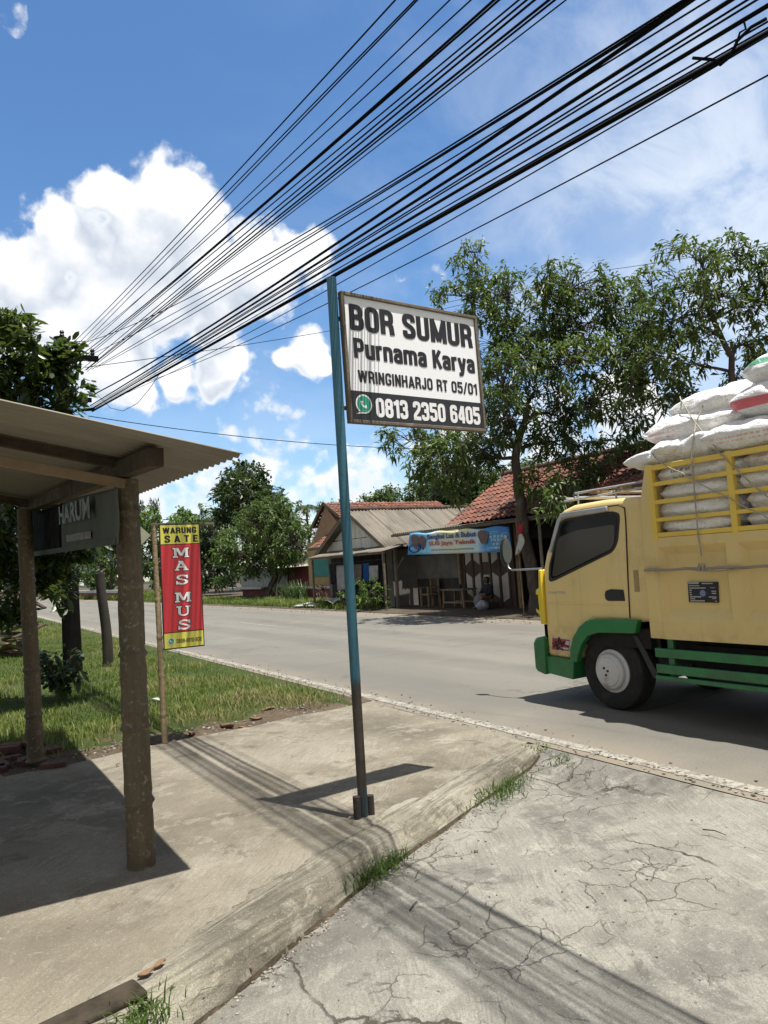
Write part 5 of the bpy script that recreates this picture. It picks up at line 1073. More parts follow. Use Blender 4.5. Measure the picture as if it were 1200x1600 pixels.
# ------------------------------------------------------------------ vegetation
LEAF = {}
def leafmat(name, c0, c1, c2, rough=.42, trans=.22):
    LEAF[name] = attr_mat(name, [(0, c0), (.55, c1), (1, c2)], rough, trans, .45); return LEAF[name]
L_mango = leafmat('mango_leaf', (.034, .066, .015), (.10, .155, .034), (.22, .28, .075), .45, .3)
L_bush = leafmat('bright_leaf', (.045, .10, .016), (.11, .21, .032), (.20, .30, .055), .5, .38)
L_mid = leafmat('mid_leaf', (.034, .072, .015), (.092, .16, .030), (.18, .26, .055), .5, .32)
L_dark = leafmat('dark_leaf', (.012, .030, .011), (.030, .060, .018), (.065, .10, .028))
L_big = leafmat('broad_leaf', (.012, .030, .008), (.035, .065, .014), (.085, .115, .022), .35, .28)
L_far = leafmat('far_leaf', (.032, .07, .018), (.080, .14, .034), (.15, .21, .055), .6, .3)
L_palm = leafmat('palm_leaf', (.03, .05, .02), (.05, .08, .03), (.09, .11, .05), .5)
L_maroon = leafmat('maroon_leaf', (.06, .02, .025), (.10, .035, .04), (.13, .06, .05), .5)
M_bark = mat('grey_brown_bark', (.12, .095, .07), (.065, .05, .038), 6, .9, .6, 18, stretch=(1, 1, .35), dirt=(.20, .18, .15), dscale=4)
M_bark2 = mat('dark_bark', (.055, .045, .035), (.032, .026, .02), 6, .9, .6, 18, stretch=(1, 1, .35))
M_twig = mat('twig_bark', (.10, .08, .055), (.06, .05, .035), 6, .9)
def unit(a): return a/np.maximum(np.linalg.norm(a, axis=-1, keepdims=True), 1e-9)
def leaves(P, D, L, Wd, r, droop=.25):
    """folded, drooping leaves: P base points, D directions"""
    n = len(P); L = np.asarray(L).reshape(-1, 1)*np.ones((n, 1)); Wd = np.asarray(Wd).reshape(-1, 1)*np.ones((n, 1)); D = unit(D)
    S = unit(np.cross(D, np.array([0, 0, 1.])+r.normal(0, .45, (n, 3)))); Nn = np.cross(S, D); g = np.array([0, 0, -1.])
    m = P+D*L*.5+g*L*droop*.25; t = P+D*L+g*L*droop; l = P+D*L*.42+S*Wd-Nn*Wd*.35+g*L*droop*.2; q = P+D*L*.42-S*Wd-Nn*Wd*.35+g*L*droop*.2
    V = np.stack([P, l, m, q, t], 1).reshape(-1, 3); b = np.arange(n)[:, None]*5
    Q = np.concatenate([b+np.array([[0, 2, 4, 1]]), b+np.array([[0, 3, 4, 2]])], 1).reshape(-1, 4); return V, Q
def leaves_hex(P, D, L, Wd, r, droop=.25):
    n = len(P); L = np.asarray(L).reshape(-1, 1)*np.ones((n, 1)); Wd = np.asarray(Wd).reshape(-1, 1)*np.ones((n, 1)); D = unit(D)
    S = unit(np.cross(D, np.array([0, 0, 1.])+r.normal(0, .35, (n, 3)))); Nn = np.cross(S, D); g = np.array([0, 0, -1.])
    pt = lambda f, s, k: P+D*L*f+S*Wd*s-Nn*Wd*abs(s)*.3+g*L*droop*f*f*k
    V = np.stack([P, pt(.3, .85, 1), pt(.3, 0, 1), pt(.3, -.85, 1), pt(.70, .9, 1), pt(.70, 0, 1), pt(.70, -.9, 1), pt(1, 0, 1)], 1).reshape(-1, 3); b = np.arange(n)[:, None]*8
    return V, np.concatenate([b+np.array([q]) for q in ([0, 3, 2, 1], [1, 2, 5, 4], [2, 3, 6, 5], [4, 5, 6, 7])], 1).reshape(-1, 4)
def tube_np(paths, radii, n=4):
    V = []; Q = []; o = 0
    for P, rr in zip(paths, radii):
        P = np.asarray(P, float); k = len(P); d = unit(np.gradient(P, axis=0)); ref = np.array([.31, .77, .2]); a = unit(np.cross(d, ref)); b = np.cross(d, a)
        for j in range(n):
            pass
        ang = 2*np.pi*np.arange(n)/n; R_ = np.asarray(rr, float).reshape(-1, 1, 1)
        ring = P[:, None, :]+R_*(np.cos(ang)[None, :, None]*a[:, None, :]+np.sin(ang)[None, :, None]*b[:, None, :]); V.append(ring.reshape(-1, 3))
        i, j = np.meshgrid(np.arange(k-1), np.arange(n), indexing='ij'); j2 = (j+1) % n
        Q.append((np.stack([i*n+j, i*n+j2, (i+1)*n+j2, (i+1)*n+j], -1).reshape(-1, 4))+o); o += k*n
    return np.concatenate(V), np.concatenate(Q)
def curve(a, b, r, bend=.12, k=7, lift=.1):
    a = np.asarray(a, float); b = np.asarray(b, float); L = np.linalg.norm(b-a); t = np.linspace(0, 1, k)[:, None]
    off = r.normal(0, bend*L, 3)*.5+np.array([0, 0, lift*L]); P = a+(b-a)*t+off*np.sin(np.pi*t)
    P[1:-1] += r.normal(0, .02*L, (k-2, 3)); return P
def tree(name, label, cat, trunk, blobs, lmat, leaf=(.2, .03), per_m2=16, nleaf=9, r0=.14, group=None, seed=1, droop=.5, fork=.55, bark=None, spread=1., limb_r=.35, shell=.55, stems=1, hexa=False):
    """trunk: list of world points; blobs: (centre, radius). Limbs run from the trunk to each blob, twigs to leaf clusters."""
    r = np.random.default_rng(seed); trunk = [np.asarray(p, float) for p in trunk]; e = thing(name, trunk[0], label, cat, group)
    tp = np.concatenate([np.linspace(a, b, 5)[:-1] for a, b in zip(trunk[:-1], trunk[1:])]+[trunk[-1][None]]); k = len(tp); tp[1:-1] += r.normal(0, r0*.18, (k-2, 3))
    paths = [tp]; radii = [np.linspace(r0*1.15, r0*.55, k)]; radii[0][0] = r0*1.35
    for s_ in range(1, stems):
        off = np.array([r.normal(0, r0*2.2), r.normal(0, r0*2.2), 0]); paths.append(tp+off*np.linspace(1, 1.8, k)[:, None]); radii.append(np.linspace(r0*.9, r0*.4, k))
    i0 = int(k*fork); LP = []; LD = []; LL = []; tw = []; twr = []; nodes = [tp[i] for i in range(i0, k)]; nrad = [radii[0][i] for i in range(i0, k)]
    for c, rad in sorted(blobs, key=lambda q: np.linalg.norm(q[0]-tp[-1])):
        c = np.asarray(c, float); arr = np.array(nodes); dd = np.linalg.norm(arr-c, axis=1)+np.maximum(0, arr[:, 2]-c[2]+.2)*1.0; j = int(dd.argmin())
        P = curve(arr[j], c, r, .10, 7, .06); ra = min(nrad[j]*.75, max(.025, limb_r*rad*.16+.02)); rr = np.linspace(ra, max(.012, ra*.35), 7); paths.append(P); radii.append(rr)
        nodes += list(P[2:]); nrad += list(rr[2:])
        nc = max(4, int(per_m2*4*rad*rad)); d = unit(r.normal(0, 1, (nc, 3))); rho = rad*r.uniform(shell, 1.08, (nc, 1))**.8; d[:, 2] *= .85
        tips = c+d*rho
        # eat holes with noise so that the crown has clumps and gaps
        keep = np.array([mnoise.noise(tuple(p*(1.1/max(rad, .4)))) > -.16 for p in tips]); tips = tips[keep]; d = d[keep]
        for p, q in zip(tips, d):
            src = P[r.integers(3, 7)]
            tw.append(np.array([src, (src+p)/2+r.normal(0, .06*rad, 3)+np.array([0, 0, .05*rad]), p])); twr.append(np.array([.012, .008, .004])*max(1, leaf[0]/.2))
        n = len(tips)
        if n == 0: continue
        nl = r.integers(max(3, nleaf-3), nleaf+4, n); idx = np.repeat(np.arange(n), nl); m_ = len(idx)
        LD.append(d[idx]*.45+r.normal(0, .75*spread, (m_, 3))+np.array([0, 0, .15])); LP.append(tips[idx]+r.normal(0, leaf[0]*.30, (m_, 3))); 
        LL.append(np.clip(.5+.33*mnoise.noise(tuple(c*.7))+r.normal(0, .12, n)[idx]+r.normal(0, .13, m_), 0, 1))
    V, Q = tube_np(paths, radii, 9); np_mesh('trunk', V, Q, bark or M_bark, e, smooth=True)
    P = np.concatenate(LP); D = np.concatenate(LD); C = np.concatenate(LL); sz = r.uniform(.5, 1.3, len(P))
    V, Q = (leaves_hex if hexa else leaves)(P, D, leaf[0]*sz, leaf[1]*sz, r, droop); cr = np_mesh('crown', V, Q, lmat, e, np.repeat(C, 4 if hexa else 2), smooth=hexa)
    V, Q = tube_np(tw, twr, 3); np_mesh('twigs', V, Q, M_twig, cr)
    return e
def B(d, items, r, jit=.5, s=1.):
    out = []
    for it in items:
        px, py, rp = it[:3]; dd = d+(it[3] if len(it) > 3 else r.normal(0, jit)); out.append((PD(px, py, dd), rp/FPX*dd*s))
    return out
r = np.random.default_rng(11)
GT = 'mango trees in front of the workshop'
tb = G(839, 957); d0 = float((tb-CAMP)@FW)
tr1 = [tb, PD(832, 898, d0), PD(816, 815, d0+.1), PD(808, 760, d0+.1), PD(806, 700, d0+.2), PD(822, 640, d0+.2)]
b1_ = [(735, 392, 20), (733, 420, 24), (765, 440, 30), (700, 462, 20), (672, 455, 15), (790, 460, 34), (760, 480, 34), (810, 500, 38), (770, 540, 40), (790, 590, 42), (760, 640, 40), (845, 440, 28), (880, 440, 34), (915, 452, 36), (950, 462, 32), (870, 490, 40),
 (920, 505, 44), (975, 485, 30), (1005, 520, 34), (850, 555, 42), (905, 565, 44), (965, 560, 40), (835, 610, 38), (795, 655, 36), (1005, 590, 32), (940, 620, 38), (1030, 560, 26), (990, 650, 28), (725, 690, 34), (680, 688, 30), (640, 690, 30), (604, 684, 16), (655, 722, 26),
 (700, 738, 36), (745, 715, 34), (715, 765, 22), (860, 690, 34), (905, 700, 28), (840, 750, 28), (880, 770, 32), (950, 690, 24), (925, 745, 26), (980, 715, 24), (690, 720, 36), (1040, 620, 24), (1060, 585, 20), (860, 790, 22), (1000, 450, 22), (985, 550, 30), (815, 560, 32), (840, 520, 30), (900, 640, 32), (870, 650, 30), (1015, 690, 24), (760, 690, 30)]
tree('mango_tree', 'tall open mango tree beside the workshop with a leaning trunk behind the truck mirror', 'tree', tr1, B(d0, b1_, r, .9, 1.2), L_mango, (.21, .034), 34, 10, .17, GT, 21, .55, .62)
d1 = 17.5
tr2 = [G(1140, 960), PD(1142, 800, d1), PD(1145, 650, d1), PD(1140, 560, d1), PD(1108, 480, d1)]
b2_ = [(1050, 385, 20), (1040, 425, 22), (1012, 440, 20), (1095, 410, 32), (1140, 400, 36), (1185, 415, 34), (1080, 455, 32), (1130, 460, 38), (1185, 470, 38), (1055, 500, 30), (1105, 520, 30), (1165, 540, 28), (1030, 470, 22), (1080, 570, 24), (1050, 560, 24), (1015, 510, 22), (1060, 610, 22),
  (1240, 430, 60), (1250, 510, 50), (1300, 460, 60), (1200, 560, 30), (1010, 560, 20), (1150, 590, 22), (980, 590, 26), (1030, 690, 22), (985, 625, 22), (1020, 470, 26), (1000, 500, 26), (1035, 530, 26), (1080, 520, 24), (1110, 440, 26)]
tree('mango_tree', 'mango tree with upright bare grey limbs rising behind the sacks of the truck', 'tree', tr2, B(d1, b2_, r, .7, 1.12), L_mango, (.20, .033), 31, 10, .10, GT, 22, .5, .55)
# roadside mango bush and neighbours along the far verge
tb = np.array([16.2, 40.5, 0]); d2 = float((tb-CAMP)@FW)
tree('mango_bush_tree', 'low round mango tree with several stems on the verge beside the teal shed', 'tree', [tb, PD(432, 900, d2), PD(430, 862, d2)], B(d2, [(430, 802, 30), (400, 815, 34), (455, 815, 34), (380, 840, 30), (425, 840, 42), (465, 845, 32), (497, 832, 18), (485, 855, 20), (405, 870, 30), (372, 868, 26), (440, 872, 26), (350, 860, 22), (390, 890, 18)], r, 1.0, 1.1), L_mid, (.26, .050), 24, 10, .13, None, 23, .5, .6, stems=4)
tb = np.array([15.8, 56., 0]); d3 = float((tb-CAMP)@FW)
tree('shade_tree', 'dark low shade tree right of the red banner sign over the far verge', 'tree', [tb, PD(330, 905, d3), PD(325, 880, d3)], B(d3, [(325, 835, 26), (300, 842, 24), (345, 850, 26), (310, 868, 30), (345, 880, 26), (285, 868, 26), (325, 895, 22), (355, 895, 18), (270, 850, 22), (300, 895, 18), (340, 908, 12), (315, 910, 12), (365, 905, 10)], r, 1.5, 1.1), L_dark, (.32, .07), 17, 10, .16, None, 24, .5, .5, M_bark2, stems=3)
tb = np.array([23., 63., 0]); d4 = float((tb-CAMP)@FW)
tree('breadfruit_tree', 'tall dense dark green tree rising behind the low mango tree', 'tree', [tb, PD(387, 880, d4), PD(386, 800, d4)], B(d4, [(380, 738, 20), (395, 750, 24), (365, 760, 24), (385, 775, 34), (355, 790, 24), (415, 772, 24), (405, 800, 34), (370, 810, 34), (435, 785, 14), (345, 810, 16), (425, 805, 24)], r, 1.5, 1.12), L_dark, (.5, .14), 9, 9, .22, None, 25, .35, .4, M_bark2)
gb = 'bushy trees far along the road'
def far_tree(name, label, x, y, items, m=L_far, leaf=(.5, .14), per=7, seed=3, group=gb, cat='tree'):
    c = np.mean([q[:2] for q in items], 0); x = PY(c[0]+2, 900, y)[0]; tb = np.array([x, y, 0.]); d = float((tb-CAMP)@FW)
    return tree(name, label, cat, [tb, PD(c[0], c[1]+8, d)], B(d, items, r, 1.2, 1.15), m, leaf, per, 8, .16, group, seed, .4, .45)
far_tree('bright_tree', 'bright green tree showing over the top of the red banner sign', 18, 84, [(290, 806, 14), (315, 806, 16), (300, 825, 18), (335, 815, 14), (345, 835, 16), (320, 830, 18), (350, 860, 16), (330, 880, 16), (310, 890, 14), (360, 890, 12)], L_bush, seed=31)
far_tree('bright_tree', 'bright green tree between the mossy post and the red banner', 13.2, 78, [(240, 815, 16), (228, 835, 18), (255, 830, 16), (232, 865, 20), (258, 860, 18), (240, 890, 14), (220, 800, 12), (272, 825, 16), (280, 850, 18), (275, 880, 16), (225, 890, 12), (300, 835, 16), (262, 900, 12), (295, 895, 14)], L_bush, seed=32)
far_tree('weeping_tree', 'feathery pale green tree just left of the dark tall tree', 22, 92, [(283, 800, 9), (275, 806, 8), (292, 808, 9)], L_far, (.45, .10), 5, 33)
for k, (px, pt, y) in enumerate(((240, 776, 100), (222, 786, 108))):
    x = PY(px, 900, y)[0]; d = float((np.array([x, y, 1.5])-CAMP)@FW)
    tree('cypress', ['narrow dark cypress showing above the bright bushes left of the red banner', 'narrow dark cypress partly hidden behind the mossy shelter post'][k], 'tree', [np.array([x, y, 0]), PD(px, 860, d), PD(px, pt+14, d)],
         B(d, [(px, pt+3, 2.5, 0), (px, pt+9, 4.5, 0), (px, pt+17, 6.5, 0), (px, pt+27, 8.5, 0), (px, pt+38, 10, 0), (px, pt+50, 11, 0)], r, 0), L_dark, (.42, .09), 12, 8, .12, 'cypresses', 34+k, -.6, .3)
far_tree('roadside_tree', 'leafy tree across the road between the two shelter posts', 9.5, 76, [(150, 860, 22), (172, 850, 20), (185, 875, 20), (158, 885, 18), (196, 850, 18)], L_far, (.34, .09), 13, 36)
far_tree('roadside_tree', 'far bushy tree at the end of the road behind the thick dark pole', 4.0, 104, [(80, 870, 30), (110, 860, 26), (60, 900, 26), (95, 895, 26), (125, 885, 18)], L_far, (.36, .09), 13, 37)
far_tree('roadside_tree', 'far bushy tree at the left edge beyond the wood heap', -2.0, 36, [(20, 880, 30), (45, 860, 24), (0, 850, 30), (-30, 880, 30), (30, 905, 20)], L_far, (.36, .09), 13, 38)
far_tree('roadside_tree', 'tree with a pale trunk far along the road just right of the leaning post', 11.6, 70, [(205, 868, 15), (190, 862, 14), (210, 885, 12), (222, 880, 13)], L_dark, (.34, .09), 13, 39)
rd_ = np.random.default_rng(77)
for k in range(16):
    x = -34+k*4.6+rd_.uniform(-1, 1); y = 118+rd_.uniform(-12, 14)+abs(k-8)*1.5; e_ = 'distant trees closing the view at the end of the road'; hh = rd_.uniform(6.5, 9.5); tb = np.array([x, y, 0.])
    tree('distant_tree', 'hazy distant tree in the row closing off the end of the road', 'tree', [tb, tb+(0, 0, 3)], [(tb+np.array([rd_.uniform(-2, 2), rd_.uniform(-1, 1), z]), rd_.uniform(1.6, 2.3)) for z in np.linspace(1.2, hh-2, 6)], L_far, (.7, .22), 1.8, 8, .2, e_, 300+k, .4, .3)
gk = 'trees rising behind the houses'
for k, (px, py, y, it) in enumerate([(598, 775, 62, [(600, 778, 12), (588, 784, 10), (575, 786, 9)]), (650, 770, 60, [(640, 778, 14), (660, 772, 16), (672, 782, 16)]), (700, 755, 52, [(690, 762, 22), (712, 752, 22), (700, 782, 20)]), (745, 760, 50, [(735, 768, 20), (755, 758, 20), (775, 762, 18), (745, 785, 18)]),
                                    (520, 790, 75, [(520, 795, 8), (535, 793, 8), (505, 797, 7)]), (800, 745, 48, [(795, 750, 16), (815, 745, 16), (830, 740, 16)])]):
    x = PY(px, 880, y)[0]
    it = [(a, b-3, c*1.45) for a, b, c in it]+[(a+c*.5, b+c, c*1.5) for a, b, c in it]
    far_tree('backyard_tree', ['dark tree peeking over the ridge of the wooden house left of the palm', 'light green tree just right of the palm behind the ridge', 'tall dark tree behind the gap between the two houses', 'bushy tree above the left end of the red workshop roof',
        'low tree behind the tiled house roofs', 'tree peeking over the ridge of the red workshop roof'][k], x, y, it, L_far if k != 2 else L_dark, (.4, .11), 9, 40+k, gk)
def palm(px, py, y, rp, label, seed):
    x = PY(px, py, y)[0]; tb = np.array([x, y, 0]); d = float((np.array([x, y, 5])-CAMP)@FW); top = PD(px, py, d); r = np.random.default_rng(seed)
    e = thing('coconut_palm', tb, label, 'palm', 'palms behind the houses'); V, Q = tube_np([np.array([tb, (tb+top)/2+(.2, 0, 0), top])], [np.array([.18, .14, .12])], 8); np_mesh('trunk', V, Q, M_bark, e, smooth=True)
    P = []; D = []; L = rp/FPX*d; sp = []
    for k in range(16):
        a = k*2.4; up = r.uniform(.1, 1.0); dr = np.array([math.cos(a), math.sin(a), up]); dr /= np.linalg.norm(dr); t = np.linspace(0, 1, 14)[:, None]
        fr = top+dr*L*t+np.array([0, 0, -1])*L*.65*t**2; sp.append(fr)
        for i in range(1, 14):
            tg = fr[i]-fr[i-1]; sd = np.cross(tg, (0, 0, 1)); sd /= np.linalg.norm(sd)+1e-9
            for s_ in (-1, 1): P.append(fr[i]); D.append(sd*s_+tg/np.linalg.norm(tg)*.6+np.array([0, 0, -.5]))
    P = np.array(P); V, Q = leaves(P, np.array(D), L*.30, L*.022, r, .35); cr = np_mesh('crown', V, Q, L_palm, e, np.repeat(r.uniform(.2, 1, len(P)), 2)); V, Q = tube_np(sp, [np.linspace(.04, .01, 14)]*len(sp), 4); np_mesh('fronds', V, Q, L_palm, cr)
palm(604, 772, 66, 24, 'slender coconut palm showing above the ridge of the wooden house', 1); palm(478, 792, 78, 20, 'small coconut palm behind the gable of the tiled house', 2)
# large leaved tree behind the shelter
d5 = 9.4
r5 = np.random.default_rng(5)
tree('broad_leaf_tree', 'broad leaved dark green tree crowding up behind the shelter roof at the left', 'tree', [G(-60, 1090, -.03), PD(-50, 900, d5), PD(-20, 700, d5), PD(25, 610, d5)],
     B(d5, [(15, 505, 26), (50, 530, 30), (88, 540, 26), (105, 560, 22), (30, 570, 40), (80, 585, 36), (118, 610, 22), (0, 620, 40), (60, 640, 40), (105, 640, 26), (-40, 540, 60), (-60, 640, 70), (-110, 580, 80), (120, 580, 14)], r5, .35, 1.05)
     + B(d5+.6, [(15, 850, 34), (0, 815, 34), (25, 810, 26), (-50, 820, 50), (50, 870, 30), (95, 860, 30), (135, 850, 28), (165, 855, 18), (20, 905, 34), (70, 905, 24), (110, 900, 24), (-30, 880, 50), (100, 930, 18), (-20, 960, 30), (15, 960, 24)], r5, .4, 1.0), L_big, (.155, .029), 165, 8, .10, None, 51, .15, .4, M_bark2, shell=.25, hexa=True)
d6 = 10.2
tree('broad_leaf_shrub', 'dark sagging shrub growing in the grass at the foot of the thick dark pole', 'shrub', [G(92, 1088, -.03), PD(96, 1060, d6)], B(d6, [(110, 1025, 18), (95, 1045, 22), (75, 1035, 20), (122, 1050, 14), (80, 1060, 18), (66, 1060, 14), (105, 1066, 14)], r5, .15, 1.0), L_dark, (.12, .032), 110, 6, .015, None, 52, .5, .3, M_bark2, shell=.2, hexa=True)
# bushes by the wooden house
def bush(label, px, py, X, items, m, leaf, per, seed, name='bush', group=None):
    tb = PX(px, py, X); tb[2] = .03; d = float((tb-CAMP)@FW); return tree(name, label, 'bush', [tb, tb+(0, 0, .25)], B(d, items, np.random.default_rng(seed), .25), m, leaf, per, 8, .03, group, seed, .4, .3, shell=.3)
bush('thick green bush in front of the corner of the wooden house', 575, 948, 12.45, [(565, 918, 13), (585, 920, 16), (577, 936, 16), (562, 938, 10), (597, 935, 11), (570, 925, 12)], L_bush, (.16, .03), 34, 61)
bush('small yellow green bush just left of the blue pole by the house', 535, 935, 12.6, [(537, 926, 7), (532, 933, 6)], L_bush, (.14, .03), 50, 62)
bush('maroon leaved shrub by the porch wall', 502, 928, 14.6, [(502, 918, 8), (498, 926, 7), (508, 925, 6)], L_maroon, (.16, .035), 44, 63)
bush('leafy weeds under the shade tree on the far verge', 345, 920, 14.5, [(345, 905, 8), (335, 912, 8), (355, 914, 8)], L_bush, (.3, .06), 10, 64)
# ------------------------------------------------------------------ grass
def blades(P, H, r, lean=.5, w=.006, wind=(0, 0)):
    n = len(P); a = r.uniform(0, 2*np.pi, n); d = np.stack([np.cos(a), np.sin(a), np.zeros(n)], 1); s = np.stack([-np.sin(a), np.cos(a), np.zeros(n)], 1); H = H[:, None]; ln = r.uniform(.1, 1, (n, 1))*lean; w = w*np.ones((n, 1))*r.uniform(.6, 1.3, (n, 1))
    up = np.array([0, 0, 1.]); m = P+up*H*.55+d*H*ln*.3; t = P+up*H*(1-.25*ln)+d*H*ln*.95
    V = np.stack([P-s*w, P+s*w, m-s*w*.75, m+s*w*.75, t-s*w*.12, t+s*w*.12], 1).reshape(-1, 3); b = np.arange(n)[:, None]*6
    return V, np.concatenate([b+np.array([[0, 1, 3, 2]]), b+np.array([[2, 3, 5, 4]])], 1).reshape(-1, 4)
M_grass = attr_mat('grass_blade', [(0, (.05, .095, .014)), (.45, (.11, .175, .027)), (.78, (.19, .225, .05)), (1, (.36, .30, .145))], .6, .3, .3)
def grass(name, n, xr, yr, hr, seed, dens, w=.006, yellow=0., zf=gz, ypow=1.6):
    r = np.random.default_rng(seed); x = r.uniform(*xr, n); y = yr[0]+(yr[1]-yr[0])*r.uniform(0, 1, n)**ypow; keep = np.array([dens(a, b) > q for a, b, q in zip(x, y, r.uniform(0, 1, n))]); x, y = x[keep], y[keep]
    P = np.stack([x, y, [zf(a, b)-.01 for a, b in zip(x, y)]], 1); pt = np.array([fbm(a, b, .8, 3) for a, b in zip(x, y)]); H = hr[0]+(hr[1]-hr[0])*np.clip(.4+.8*pt+r.normal(0, .25, len(x)), 0, 1.3)
    V, Q = blades(P, H, r, .9, w); dry = np.array([max(0, 1-abs(a-3.4)/1.9)*.25+max(0, 1-(b-7.2)/2.2)*.34 for a, b in zip(x, y)])
    C = np.clip(.42+.45*pt+r.normal(0, .16, len(x))+dry+yellow, 0, 1); o = np_mesh(name, V, Q, M_grass, None, np.repeat(C, 2)); return tag(o, kind='stuff')
def dn(x, y):
    e = .55+.9*fbm(x, y, .7, 3); d = min(1, max(0, (y-7.55-.12*(x-1.6)-.5*mnoise.noise((x*1.2, 3, 1)))/1.1)); edge = min(1, max(0, (4.15+.25*mnoise.noise((y*.9, 8, 2))-x)/.35)); return min(1, max(.12, e+.3))*d*edge
tag(grass('verge_grass', 170000, (-5, 4.3), (7.4, 30), (.03, .13), 71, dn, .005), 'tufty green grass on the near verge beyond the concrete', 'grass')
tag(grass('verge_grass', 26000, (-14, 4.3), (26, 70), (.06, .18), 72, lambda x, y: min(1, max(0, (4.1-x)/.3)), .014, .0, gz, 1), 'grass on the near verge farther along the road', 'grass')
def yz(x, y): return .012+.02*(x-12)*.1+.035*max(0, fbm(x, y, .5))*min(1, (x-12)/2)
def dn2(x, y): return min(1, max(0, (x-12.25-.3*mnoise.noise((y*.5, 1, 1)))/.5))*min(1, max(.25, .6+.8*fbm(x, y, .5)))*(1 if y > 23.3 or x > 30 else 0)
tag(grass('far_verge_grass', 60000, (12.1, 15.6), (23, 62), (.08, .30), 73, dn2, .016, .05, yz, 1.2), 'long grass on the verge across the road in front of the houses', 'grass')
tag(grass('far_grass', 22000, (12.3, 19), (62, 110), (.2, .6), 74, lambda x, y: .9, .035, .05, yz, 1), 'grass bordering the road in the distance', 'grass')
# weed tufts growing in the joints
def tuft(px, py, n, rad, h, label, seed, z=None, w=.004, stretch=(1, 1), group='weed tufts in the concrete joints'):
    c = G(px, py, -.06 if z is None else z); r = np.random.default_rng(seed); a = r.normal(0, 1, (n, 2)); k = np.array([stretch[0], stretch[1]])
    u = np.array([.9, .42]); v_ = np.array([-.42, .9]); P2 = c[:2]+1.25*rad*(a[:, :1]*k[0]*u+a[:, 1:]*k[1]*v_)*.5; P = np.column_stack([P2, np.full(n, c[2]-.01)])
    V, Q = blades(P, h*.62*r.uniform(.3, 1.15, n), r, 1.8, w*.85); C = np.clip(r.normal(.10, .16, n), 0, .95); o = np_mesh('weed_tuft', V, Q, M_grass, None, np.repeat(C, 2), org=c); return tag(o, label, 'weeds', group)
tuft(582, 1366, 190, .14, .15, 'dark grass tuft in the kerb joint below the rusty pole foot', 81, -.09, stretch=(1.2, .6)); tuft(610, 1345, 120, .10, .12, 'smaller grass tuft in the kerb joint right beside the one below the pole', 82, -.09, stretch=(1.2, .6))
tuft(785, 1236, 300, .20, .14, 'wide green grass tuft along the kerb joint nearer the road', 83, -.06, stretch=(1.5, .5))
tuft(236, 1584, 90, .09, .14, 'long bladed dark weed at the bottom left by the mossy block', 84, .0)
tuft(190, 1602, 170, .15, .05, 'low leafy weeds in front of the mossy block at the bottom left', 85, .0)
tuft(885, 1180, 120, .18, .07, 'short dry weeds where the kerb meets the road line', 86, -.02, stretch=(1.6, .4)); tuft(960, 1196, 120, .22, .06, 'sparse dry weeds along the road line right of the kerb end', 87, -.04, stretch=(1.2, 1.2)); tuft(1130, 1240, 60, .2, .05, 'thin dry weeds along the road line at the right edge', 88, -.06, stretch=(.5, 1.5))
tuft(838, 1168, 60, .12, .06, 'small weeds on the end of the kerb', 89, .0); tuft(742, 1330, 8, .02, .03, 'tiny weed in the cracked concrete', 90, -.1)
# spiky plant by the porch
c = PX(462, 925, 14.8); rr5 = np.random.default_rng(6); P = np.column_stack([c[0]+rr5.normal(0, .25, 260), c[1]+rr5.normal(0, .5, 260), np.full(260, .04)]); V, Q = blades(P, rr5.uniform(.6, 1.25, 260), rr5, .9, .022)
tag(np_mesh('spiky_plant', V, Q, attr_mat('spiky_leaf', [(0, (.04, .08, .03)), (1, (.10, .16, .05))], .5, .2), None, np.repeat(rr5.uniform(0, 1, 260), 2), org=np.array([c[0], c[1], .04])), 'clump of long strap leaved plants in front of the porch wall', 'plant')
# ------------------------------------------------------------------ utility pole and wires
M_pole = mat('dark_utility_pole', (.009, .008, .007), (.006, .0055, .005), 5, .9, .3, 20, spec=.08)
up = np.array([1.98, 14.4, -.03]); u_ = thing('utility_pole', up, 'thick dark utility pole standing in the grass behind the broad leaved tree', 'pole')
mb = MB(); mb.tube([up, up+(-.01, 0, 3), up+(-.02, 0, 6.15)], [.165, .14, .115], 20); mb.build('pole', M_pole, u_, smooth=50)
mb = MB(); mb.beam((1.6, 14.32, 5.75), (2.6, 14.32, 5.75), .08, .10); mb.beam((1.85, 14.3, 4.95), (2.45, 14.3, 4.95), .06, .08); mb.build('crossarm', M_pole, u_, bevel=.005)
for x, z in ((1.7, 5.80), (2.1, 5.80), (2.5, 5.80), (1.98, 6.1)):
    mb = MB(); mb.lathe((x, 14.32, z), (0, 0, 1), [(0, .02), (.04, .045), (.07, .03), (.10, .045), (.14, .02)], 12); mb.build('insulator', M_plas, u_, smooth=40)
mb = MB(); bxp = PY(133, 621, 14.2); mb.box(bxp[0]-.07, bxp[0]+.05, 14.2, 14.3, bxp[2]-.10, bxp[2]+.08); mb.build('junction_box', M_rust, u_, bevel=.01)
mb = MB(); bxp = PY(135, 640, 14.2); mb.tube([bxp+(-.12, .1, 0), bxp, bxp+(.1, -.15, -.02)], .03, 8); mb.build('cable_clamp', M_pole, u_, smooth=40)
M_wire = mat('black_cable', (.006, .006, .007), (.009, .009, .010), 8, .8, spec=.05)
